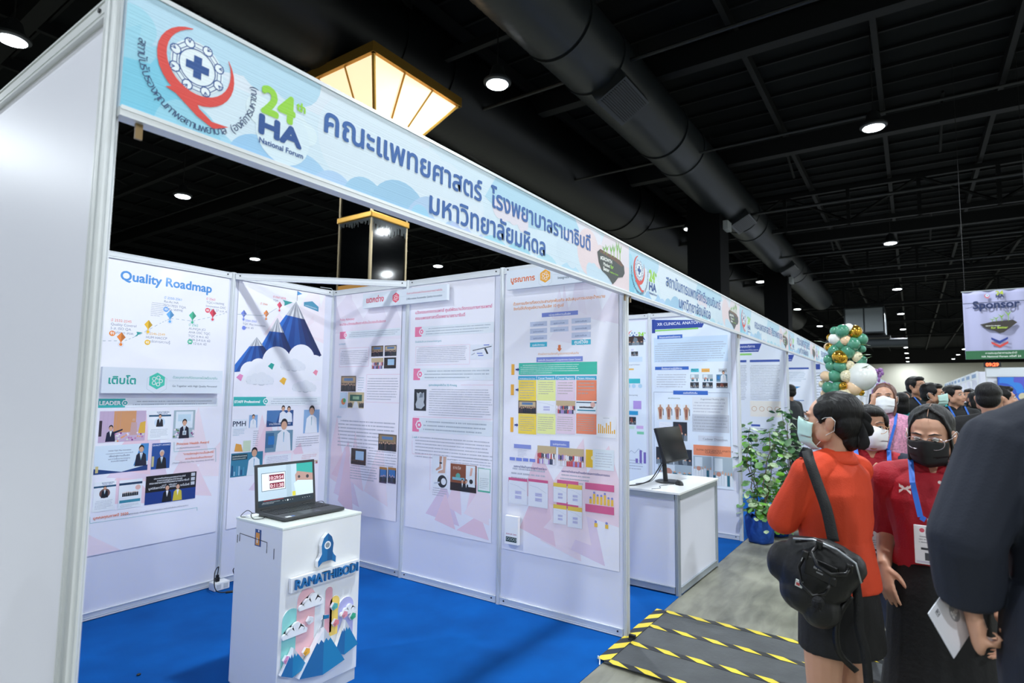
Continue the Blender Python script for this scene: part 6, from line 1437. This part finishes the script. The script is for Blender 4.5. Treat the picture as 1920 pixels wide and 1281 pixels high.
def open_jacket(F, m, g=.03, gap=.55, z0=.8, z1=1.33, name='jacket'):
    k = F.k; R_ = [(.78, .17, .13), (.95, .16, .115), (1.1, .155, .112), (1.22, .168, .112), (1.29, .158, .095), (1.335, .1, .075)]
    def f(u, v):
        z = z0+(z1-z0)*v
        for i in range(len(R_)-1):
            if z <= R_[i+1][0] or i == len(R_)-2: break
        t = min(1, max(0, (z-R_[i][0])/(R_[i+1][0]-R_[i][0]))); rx = R_[i][1]+(R_[i+1][1]-R_[i][1])*t; ry = R_[i][2]+(R_[i+1][2]-R_[i][2])*t
        gp = gap*(1-.45*v); a = -PI/2+gp+(2*PI-2*gp)*u
        return V(((rx*k+g)*math.cos(a), (ry*k+g)*math.sin(a), z*k))
    return surface(name, f, 40, 24, m, F.t, .006)

# ---- older person in the white mask
F = Fig('older person in white beak-shaped mask and tan glasses, red polo under navy jacket', 2.80, -1.37, 186, 1.46, head_pitch=0, head_yaw=4, vox=.005, skin=m_skin2)
k = F.k
F.leg[1] = [V((.08*k, 0, .82*k)), V((.1*k, -.12, .47*k)), V((.12*k, -.05, .075*k))]; F.leg[-1] = [V((-.08*k, 0, .82*k)), V((-.06*k, .3, .5*k)), V((-.05, .78, .075*k))]
F.arm[1] = (F.sh[1]+V((.05, -.03, -.22)), V((.045, -.19, 1.09))); F.arm[-1] = (F.sh[-1]+V((-.05, -.03, -.22)), V((-.03, -.19, 1.12)))
F.hands = {1: (V((-.5, -.2, .9)), V((0, -1, .3)), V((-1, 0, 0)), dict(curl=.7)), -1: (V((.4, -.2, 1)), V((0, -1, .3)), V((1, 0, 0)), dict(curl=.7))}
F.body()
b = MB(); F.torso(b, .008, .80); F.arms(b, .014, .5); F.cloth('polo_shirt', b, m_red, .006, 16)
F.collar(m_red, 'polo_collar', h=.045, r=.055, open_=.35, z=1.345, th=.004)
b = MB(); F.arms(b, .02, .93); F.cloth('jacket_sleeves', b, m_navy, .01, 12); open_jacket(F, m_navy, .026, .6)
b = MB(); F.legs(b, .016, .93, flare=.012); b.tube([(0, 0, .93*k), (0, 0, .76*k)], [(.16*k, .12*k), (.165*k, .13*k)], 16, ref=V((0, -1, 0)), dome=True); F.cloth('trousers', b, mat('dark_blue_trousers', '#152038', .75, bump=.15, bscale=120), .008, 10)
F.hair('short'); face_details(F.HM, F.head_k, F.t, lips=False, brow='#4a4340'); glasses(F.HM, F.head_k, F.t, mat('tan_plastic_frame', '#c08a5a', .35), .023)
mask(F.HM, F.head_k, F.t, mat('white_mask', '#eef1f5', .75), beak=1, pleats=0)
lanyard(F, mat('blue_lanyard', '#1f63c4', .6), zb=.97/k*k, yb=-.135)
for q in (-1, 1):
    a = F.leg[q][2]; b = MB(); b.tube([a+V((0, .04, -.025)), a+V((0, -.05, -.04)), a+V((0, -.15, -.052))], [(.042, .045), (.044, .036), (.036, .022)], 12, ref=V((0, 0, 1)), dome=True); F.cloth('sneaker', b, mat('grey_sneaker', '#a7abae', .7), 0)
    b = MB()
    for i in range(4): b.tube([a+V((-.02, -.05-.022*i, .0-.012*i)), a+V((.02, -.06-.022*i, .0-.012*i))], .003, 5)
    b.build('laces', mat('white_elastic', '#eceeee'), F.t)
F.t.location.z = .026

# ---- young woman in black mask and round glasses
F = Fig('young woman in black mask and thin round glasses, red polo with badge', 2.27, -1.60, 178, 1.49, head_pitch=-14, head_yaw=-10, head_roll=2, vox=.005)
k = F.k
F.arm[-1] = (F.sh[-1]+V((-.03, .1, -.21)), F.sh[-1]+V((-.03, -.06, -.335))); F.arm[1] = (F.sh[1]+V((.06, .05, -.25)), F.sh[1]+V((.04, -.1, -.45)))
F.hands = {-1: (V((.12, -.28, -1)), V((.75, -.6, 0)), V((.3, 1, 0)), dict(curl=.14, spread=.1)), 1: (V((0, -.2, -1)), V((0, -1, 0)), V((-1, 0, 0)), {})}
F.body()
b = MB(); F.torso(b, .014, .90); F.arms(b, .016, .5); F.cloth('polo_shirt', b, m_red, .018, 13, seed=2); F.collar(m_red, 'polo_collar', h=.05, r=.055, open_=.4, z=1.345, th=.004)
b = MB(); b.tube([(0, .0, .97*k), (0, 0, .85*k), (0, .0, .6*k), (0, 0, .25*k)], [(.145, .115), (.165, .13), (.18, .15), (.22, .19)], 24, ref=V((0, -1, 0))); F.cloth('wide_trousers', b, m_blk, .016, 16, wz=.1)
F.hair('long'); face_details(F.HM, F.head_k, F.t, look=(0, -.003), lips=False); glasses(F.HM, F.head_k, F.t, mat('thin_silver_frame', '#c8c2cc', .2, metal=.8), .027)
mask(F.HM, F.head_k, F.t, mat('black_mask', '#141517', .75), pleats=2)
lanyard(F, mat('blue_lanyard', '#1f63c4', .6), zb=1.13, yb=-.158, x=-.02)
MB().tube([F.HM @ (V(p)*F.head_k) for p in ((.004, -.052, .098), (.004, -.02, .1235), (.004, .03, .1295), (.004, .07, .12))], [.0008, .0009, .0009, .0006], 6).build('hair_parting', m_skin, F.t)
P = Print(0, 0, None, y=0); P.cur = 'chest_logo'
for q in (-1, 1):
    P.poly([(q*.001, 0), (q*.022, .018), (q*.022, .006), (q*.01, 0), (q*.022, -.006), (q*.022, -.018)], '#f2f0f0')
P.poly([(-.012, .004), (0, -.004), (.012, .004), (.012, .014), (0, .004), (-.012, .014)], '#f2f0f0')
o = P.build(F.t, m_print)[0]; o.location = (-.088, -.131, 1.185); o.rotation_euler = (math.radians(-4), 0, math.radians(-28))
MB().tube([(0, 0, 0), (0, -.003, 0)], .006, 10).build('shirt_button', mat('pearl_button', '#e8dede', .3), F.t).location = (.02, -.128, 1.22)
for q in (-1, 1):
    a = F.leg[q][2]; b = MB(); b.tube([a+V((0, .04, -.03)), a+V((0, -.05, -.045)), a+V((0, -.14, -.055))], [(.04, .04), (.042, .03), (.034, .018)], 12, ref=V((0, 0, 1)), dome=True); F.cloth('shoe', b, m_black, 0)

# ---- near man in the navy suit
m_suit = mat('navy_wool_suit', '#131a29', .8, bump=.12, bscale=220, sheen=.3)
F = Fig('man in dark navy suit at the right edge, seen from behind, close to the camera', 1.25, -1.915, -6, 1.79, male=True, vox=.006, head_pitch=4, head_yaw=18)
k = F.k
F.sh[1] = F.loc((1.25, -1.72, 1.43)); F.arm[1] = (F.loc((1.185, -1.635, 1.22)), F.loc((1.245, -1.640, 1.075))); F.arm[-1] = (F.sh[-1]+V((-.06, .03, -.28)), F.sh[-1]+V((-.05, -.05, -.52)))
F.hands = {1: (V((-.1, .0, -1)), V((.3, -1, .2)), V((-1, -.3, 0)), dict(curl=.95)), -1: (V((0, -.1, -1)), V((0, -1, 0)), V((1, 0, 0)), {})}
F.body(neck=1.1)
b = MB(); F.torso(b, .03, .78); b.tube([(0, 0, 1.0*k), (0, 0, .82*k), (0, 0, .74*k)], [(.19*k, .15*k), (.2*k, .155*k), (.2*k, .155*k)], 22, ref=V((0, -1, 0)))
F.arms(b, .026, .99, f=1.1)
for q in (-1, 1): b.ball(F.sh[q]+V((0, 0, .012)), (.082, .078, .06), 14, 10)
F.cloth('suit_jacket', b, m_suit, .016, 7, seed=4)
F.collar(m_suit, 'jacket_collar', h=.035, r=.062, open_=.7, z=1.36, th=.006, lay=.03); F.collar(mat('white_shirt', '#dfe3ea', .6), 'shirt_collar', h=.02, r=.056, open_=.3, z=1.365, th=.003, lay=.006)
b = MB(); F.legs(b, .026, .94, flare=.02); b.tube([(0, 0, .95*k), (0, 0, .78*k)], [(.155*k, .12*k), (.165*k, .13*k)], 16, ref=V((0, -1, 0)), dome=True); F.cloth('trousers', b, m_suit, .006, 8)
F.hair('short'); face_details(F.HM, F.head_k, F.t)
for q in (-1, 1):
    a = F.leg[q][2]; b = MB(); b.tube([a+V((0, .04, -.03)), a+V((0, -.06, -.05)), a+V((0, -.17, -.06))], [(.045, .045), (.046, .034), (.036, .02)], 12, ref=V((0, 0, 1)), dome=True); F.cloth('shoe', b, m_black, 0)
# brochure in his hand
A_, B_, C_ = V((1.167, -1.556, 1.039)), V((1.208, -1.600, 0.939)), V((1.336, -1.662, 1.066))
ex = (B_-A_); ey = (C_-A_); ey = (ey-ex*(ey.dot(ex)/ex.dot(ex))); w_ = ex.length; h_ = ey.length*1.15; ex.normalize(); ey.normalize(); nz = ex.cross(ey)
if nz.x > 0: pass
T = thing('brochure', 'pale folded brochure held low in the left hand of the man in the suit', 'brochure')
T.matrix_world = Matrix.Translation(A_) @ Matrix((ex, ey, nz)).transposed().to_4x4()
m_card = mat('card_paper', '#e3e5ee', .4)
s_ = 1 if (V((-.5516, -1.5458, 1.5474))-A_).dot(nz) > 0 else -1
MB().box(0, 0, -.0006, w_, h_, .0006).build('front_page', m_card, T); MB().box(.004, .003, -s_*.004-.0006, w_+.01, h_-.004, -s_*.004+.0006).build('back_page', m_card, T)
P = Print(0, 0, (0, 0, h_, w_)); P.cur = 'printed_cover'
P.poly([(.05, 0), (h_, 0), (h_, w_), (.12, w_), (.09, .06)], '#d8d3e3'); P.circ(.075, .055, .017, '#8f959e', 18, rz=.022); P.text('รู้จัก', .062, .05, None, '#eef0f4', width=.026, bold=.02); P.text('สช.', .1, .06, None, '#4d5363', width=.026, bold=.03)
P.rect(.02, .012, .034, .026, '#5a5f6b'); P.text('M', .022, .014, None, '#e8eaf0', width=.01)
for o in P.build(T, m_print): o.matrix_local = Matrix(((0, 0, 1, 0), (1, 0, 0, 0), (0, 1, 0, 0), (0, 0, 0, 1))) if False else Matrix.Translation((0, 0, s_*.0008)) @ Matrix(((0, 0, 1, 0), (1, 0, 0, 0), (0, -s_, 0, 0), (0, 0, 0, 1)))

# ---- people farther down the aisle
m_teal = mat('teal_cloth', '#1b8f8f', .75); m_pink = mat('pink_patterned_shirt', '#c98aa6', .7, var=.35, vscale=70); m_grey = mat('grey_skirt_cloth', '#5c6468', .8); m_dsuit = mat('charcoal_suit', '#23282c', .8)
def walker(label, x, y, facing, H, top, bottom, hair='short', hm=None, male=True, face=True, msk=None, lany=False, skirt=False, arms=None, hy=0, hp_=0, vox=.011, group=None, sleeve=.93, gl=False):
    F = Fig(label, x, y, facing, H, male=male, vox=vox, head_yaw=hy, head_pitch=hp_, group=group, skin=m_skin if H < 1.66 else m_skin2); k = F.k
    if arms: F.arm = arms(F)
    else:
        for q in (-1, 1): F.arm[q] = (F.sh[q]+V((q*.05, .03, -.27*k)), F.sh[q]+V((q*.05, -.08, -.5*k)))
    for q in (-1, 1): F.hands.setdefault(q, ((F.arm[q][1]-F.arm[q][0]).normalized(), V((0, -1, 0)) if (F.arm[q][1]-F.arm[q][0]).z < 0 else V((-q, 0, 0)), V((-q, 0, 0)), dict(curl=.3)))
    F.body(); b = MB(); F.torso(b, .02, .78); F.arms(b, .02, sleeve); F.cloth('shirt' if top in (m_pink, m_teal) else 'jacket', b, top, .01, 9)
    F.collar(top, 'collar')
    b = MB()
    if skirt: b.tube([(0, 0, .95*k), (0, 0, .8*k), (0, 0, .5*k)], [(.15*k, .12*k), (.175*k, .14*k), (.19*k, .16*k)], 18, ref=V((0, -1, 0))); F.cloth('skirt', b, bottom, .008, 14)
    else: F.legs(b, .02, .94, flare=.02); b.tube([(0, 0, .95*k), (0, 0, .78*k)], [(.15*k, .12*k), (.16*k, .13*k)], 14, ref=V((0, -1, 0)), dome=True); F.cloth('trousers', b, bottom, .006, 8)
    F.hair(hair, hm)
    if face: face_details(F.HM, F.head_k, F.t, lips=not msk)
    if msk: mask(F.HM, F.head_k, F.t, mat(msk[0], msk[1], .75))
    if gl: glasses(F.HM, F.head_k, F.t, m_black)
    if lany: lanyard(F, mat('blue_lanyard', '#1f63c4', .6), yb=-.15)
    b = MB()
    for q in (-1, 1): a = F.leg[q][2]; b.tube([a+V((0, .04, -.03)), a+V((0, -.06, -.05)), a+V((0, -.15, -.055))], [(.04, .045), (.042, .034), (.034, .02)], 10, ref=V((0, 0, 1)), dome=True)
    F.cloth('shoes', b, m_black, 0); return F
def phone_arms(F):
    k = F.k; return {-1: (F.sh[-1]+V((-.06, -.12, -.2*k)), F.HM @ V((-.09, -.06, -.07))), 1: (F.sh[1]+V((.17, .05, -.17*k)), F.sh[1]+V((.03, .04, -.34*k)))}
walker('woman in pink patterned shirt and white mask holding a phone to her ear', 4.93, -1.36, 178, 1.62, m_pink, m_grey, 'bob', m_hair_br, male=False, msk=('white_mask', '#eef1f5'), lany=True, arms=phone_arms, sleeve=.5, hp_=4, vox=.009)
ph = bpy.data.objects.get('phone')
walker('tall man with glasses in black jacket looking right over the crowd', 8.0, -1.60, -140, 1.76, m_blk, m_blk, hy=10, hp_=8, lany=True, gl=True)
walker('man in black jacket and pale green mask, head turned right', 6.9, -1.72, -105, 1.66, m_blk, m_blk, msk=('mint_mask', '#bfe3da'), hp_=2)
walker('man in dark jacket with blue lanyard looking to the right', 7.6, -1.93, -160, 1.65, m_blk, m_blk, hy=35, hp_=6, lany=True)
walker('person with black hair seen from behind in front of the lanyard man', 6.1, -1.64, 5, 1.44, m_blk, m_blk, 'bob', male=False, face=False)
walker('dark haired man from behind, beside the shoulder of the suit', 5.15, -2.02, -10, 1.63, m_blk, m_blk, face=False)
walker('man in profile facing right under the blue screen', 6.6, -2.25, -85, 1.63, m_dsuit, m_blk, hp_=4)
walker('woman in teal shirt and dark grey skirt walking away', 7.4, -1.43, 10, 1.56, m_teal, m_grey, 'bob', male=False, face=False, skirt=True, sleeve=.5)
walker('second teal-shirted woman farther down the aisle', 9.4, -1.62, 20, 1.58, m_teal, m_blk, 'bob', male=False, face=False, sleeve=.5, vox=.015)
walker('man in charcoal suit beside the fourth booth, seen over the plants', 9.75, .1, 60, 1.68, m_dsuit, m_dsuit, hy=-10)
walker('dark haired visitor far down the aisle on the left', 11.5, -1.45, 170, 1.6, m_blk, m_blk, 'bob', male=False, vox=.015)
walker('distant man in black between two taller heads', 12.2, -2.35, 150, 1.66, m_blk, m_blk, vox=.015)
walker('distant visitor in dark clothes with black hair behind the lanyard man', 10.6, -2.3, 20, 1.6, m_blk, m_blk, 'bob', male=False, face=False, vox=.015)
walker('far visitor in grey at the very end of the crowd', 14.5, -1.85, 180, 1.64, m_dsuit, m_blk, vox=.016)
walker('far visitor in teal at the very end of the crowd', 15.2, -2.2, 10, 1.58, m_teal, m_blk, 'bob', male=False, face=False, vox=.016)
F0 = [o for o in bpy.data.objects if o.get('label', '').startswith('woman in pink')][0]
T = thing('phone', 'black phone held to the ear of the woman in pink', 'phone'); T.parent = None
a = F0.rotation_euler.z; p = V((-.1, -.03, 1.49)); T.location = (F0.location.x+p.x*math.cos(a)-p.y*math.sin(a), F0.location.y+p.x*math.sin(a)+p.y*math.cos(a), p.z); T.rotation_euler = (0, math.radians(8), a)
MB().box(-.005, -.035, -.07, .004, .035, .07).build('phone_case', m_black, T, bevel=.002); MB().box(.004, -.031, -.064, .005, .031, .064).build('display', mat('switched_off_display', '#2a2d30', .12), T)

# ---- right-hand side of the aisle: booths, banner, led sign
t = thing('exhibition_booth', 'white end booth across the aisle with a blue wall screen', 'booth', (24.0, -3.56, 0))
for i in range(5): MB().box(0, -i-.98, .04, .02, -i-.02, 2.44).build('panel', m_panel, t)
for i in range(6): MB().box(-.02, -i-.02, 0, .04, -i+.02, 2.5).build('post', m_alu, t)
MB().box(-.02, -5, 2.44, .04, 0, 2.5).build('top_rail', m_alu, t); MB().box(-.02, -5, 0, .04, 0, .05).build('bottom_rail', m_alu, t); MB().box(-.05, -5, 2.2, -.02, 0, 2.5).build('fascia', mat('fascia_white', '#dfe6ee', .5), t)
t = thing('wall_screen', 'blue and violet picture screen on the white end booth across the aisle', 'screen', (23.92, -3.82, .85), -PI/2)
MB().box(0, -.02, 0, 2.4, 0, 1.35).build('screen_body', m_black, t, bevel=.02)
P = Print(0, 0, (.01, .01, 2.39, 1.34), y=-.0205); P.cur = 'display_picture'; P.rect(0, 0, 2.4, 1.35, '#2b4fa8')
Rq = random.Random(2)
for i in range(26): P.circ(Rq.uniform(0, 2.4), Rq.uniform(0, 1.35), Rq.uniform(.15, .45), Rq.choice(['#2c4aa4', '#3555ac', '#2f5fb4', '#3f4aa6', '#2a55b0', '#2f6fbc', '#4a4ca8']), 16)
P.circ(.62, .72, .12, '#a9a58c', 14); P.poly([(.4, .1), (1.2, .25), (1.5, .5), (.9, .4)], '#2fd0e8'); P.build(t, mat('lit_screen_picture', attr=True, rough=.4, emit=.5))
for i in range(9):
    x = 27.05+i*3
    t = thing('exhibition_booth', 'white booth in the right-hand row, %s along the aisle' % ORD[i], 'booth', (x, -3.56, 0))
    MB().box(0, -3, .04, .01, 0, 2.48).build('side_panel', m_panel, t); MB().box(0, -3.02, .04, 2.94, -3, 2.48).build('back_panel', m_panel, t)
    for a in (0, 2.94): MB().box(a-.02, -.02, 0, a+.02, .02, 2.5).build('post', m_alu, t)
    MB().box(0, -.01, 2.2, 2.94, .01, 2.5).build('fascia', mat('fascia_white', '#dfe6ee', .5), t); MB().box(.6, .0101, 2.28, 2.4, .014, 2.42).build('fascia_print', mat('fascia_blue_print', '#7f9cc4', .5), t)
t = thing('hanging_banner', 'hanging lavender cloth banner reading Sponsor, top right', 'banner', (17.0, -2.62, 2.43), -PI/2)
def bf(u, v): return V((u*1.3, .03*math.sin(u*9+v*3)*(1-v)+.02*math.sin(u*21), v*1.62))
surface('banner_cloth', bf, 40, 20, mat('banner_cloth', '#b3b4d6', .75, bump=.1, bscale=4), t, .003)
P = Print(0, 0, (0, 0, 1.3, 1.62), y=-.055); P.cur = 'printed_lettering'
P.text('Sponsor', .19, 1.2, None, '#1e2f5e', width=.84, bold=.03)
P.cur = 'printed_graphics'; emblem(P, .46, 1.5, .5, False); P.text('24', .62, 1.5, None, '#b9c83f', width=.13, bold=.04); P.text('HA', .62, 1.44, None, '#1e2f5e', width=.14, bold=.04)
P.rect(0, 1.33, 2.1, 1.345, '#2d3550')
P.poly([(x_*.6, z_) for x_, z_ in [(.5, .82), (.9, .88), (1.5, .9), (1.62, .84), (1.4, .72), (1.2, .62), (1.08, .6), (.95, .66), (.7, .72)]], '#3a352f')
for a, h in ((.53, .05), (.6, .08), (.7, .12), (.82, .17)):
    P.line([(a, .88), (a, .88+h)], .012, '#7fae3a')
    for q in (-1, 1): P.poly([(a, .88+h*.6), (a+q*.02, .88+h*.9), (a+q*.06, .88+h*1.35), (a+q*.01, .88+h*1.1)], '#7fae3a')
P.text('GROWTH Mindset', .4, .77, None, '#eef2ee', width=.27, bold=.02); P.text('for Better', .5, .71, None, '#b9d84a', width=.3, bold=.02)
for z, c in ((.40, '#2b3f8f'), (.30, '#d34a44')): P.poly([(x_-.46, z_) for x_, z_ in [(.95, z+.06), (1.1, z-.04), (1.25, z+.06), (1.25, z+.11), (1.1, z+.02), (.95, z+.11)]], c)
P.rect(0, 0, 2.1, .2, '#2f6b45'); P.text('การประชุมวิชาการประจำปี', .37, .12, None, '#eef2ee', width=.56, bold=.01); P.text('HA National Forum ครั้งที่ 24', .3, .04, None, '#eef2ee', width=.7, bold=.015)
P.build(t, m_print)
MB().tube([(-.02, 0, 1.63), (1.32, 0, 1.63)], .015, 8).build('banner_pole', m_alu_dark, t)
for a in (.05, 1.25): MB().tube([(a, 0, 1.63), (a, 0, 7.4)], .005, 5).build('hanging_wire', m_steel, t)
t = thing('led_sign', 'small red LED sign below the Sponsor banner', 'sign', (23.9, -3.72, 2.52), -PI/2); MB().box(-.22, 0, 0, .22, .04, .16).build('sign_case', m_black, t)
P = Print(0, 0, None, y=-.001); P.cur = 'led_lettering'; P.text('09:29', -.16, .03, None, '#ff5a30', width=.32, bold=.04); P.build(t, mat('red_led', '#ff5a30', .5, emit=3))
# purple flowers behind the big white balloon
t = thing('flower_stand', 'tall stand of purple orchids behind the large white balloon', 'flowers', (10.1, -1.13, 0))
Rq = random.Random(9); MB().lathe([(.14, 0), (.16, .5), (.12, .7), (.1, 1.1)], n=18).build('stand', mat('white_plastic', '#f0f2f3'), t)
for i in range(70):
    z = Rq.uniform(1.15, 1.95); a = Rq.uniform(0, 6.28); r = .2*(1-(z-1.15)/1.4)*Rq.uniform(.3, 1); pu = z > 1.45 or Rq.random() < .4
    o = MB().ball((0, 0, 0), (.035, .02, .03), 6, 4).build('flower' if pu else 'leaf', mat('purple_petal', '#a071b0', .6) if pu else m_leafs[0], t, smooth=True); o.location = (r*math.cos(a), r*math.sin(a), z); o.rotation_euler = (a, z*9, 0)

# ---- backpack with bottle at the lower left edge, against the outer wall
T = thing('backpack', 'dark grey backpack with side pocket leaning at the lower left edge', 'backpack', (-.345, -.22, .822), math.radians(-40))
b = MB(); b.tube([(0, 0, 0), (0, .01, .15), (0, .0, .3), (0, .0, .4)], [(.13, .08), (.15, .1), (.14, .09), (.08, .06)], 16, ref=V((0, -1, 0)), dome=True); organic('backpack_body', b, mat('charcoal_nylon', '#3a3d3c', .7, bump=.3, bscale=60), T, .007, 3, .006, 14)

MB().tube([(.1, -.07, .02), (.12, -.08, .14)], [(.05, .03), (.055, .035)], 12, dome=True).build('side_pocket', m_blk, T, smooth=True)
MB().tube([(-.02, -.09, .06), (-.03, -.1, .3)], .004, 6).build('zip', m_lea, T)
T = thing('bar_stool', 'black bar stool under the backpack at the left edge', 'stool', (-.345, -.22, 0))
MB().lathe([(.17, .79), (.18, .8), (.18, .815), (.16, .82)], n=28).build('seat', m_black, T, auto=True)
for q in range(4):
    a = q*PI/2+PI/4; MB().tube([(.1*math.cos(a), .1*math.sin(a), .8), (.2*math.cos(a), .2*math.sin(a), 0)], .011, 8).build('leg', m_alu_dark, T)
MB().tube([(.165*math.cos(i*PI/12), .165*math.sin(i*PI/12), .28) for i in range(24)], .008, 8, closed=True).build('foot_ring', m_alu_dark, T)
T = thing('water_bottle', 'clear plastic water bottle with green cap beside the backpack', 'bottle', (-.225, -.29, .822))
MB().lathe([(.028, 0), (.031, .01), (.031, .06), (.028, .07), (.031, .08), (.031, .13), (.026, .155), (.013, .175), (.013, .185)], n=20).build('bottle_body', mat('clear_plastic', '#dfeef2', .1, alpha=.55), T, smooth=True)
MB().lathe([(.0315, .075), (.0315, .12)], n=20).build('bottle_label', mat('teal_label', '#5ab7b5', .4), T); MB().lathe([(.015, .183), (.015, .2)], n=18).build('bottle_cap', mat('green_cap', '#3fb889', .4), T, auto=True)
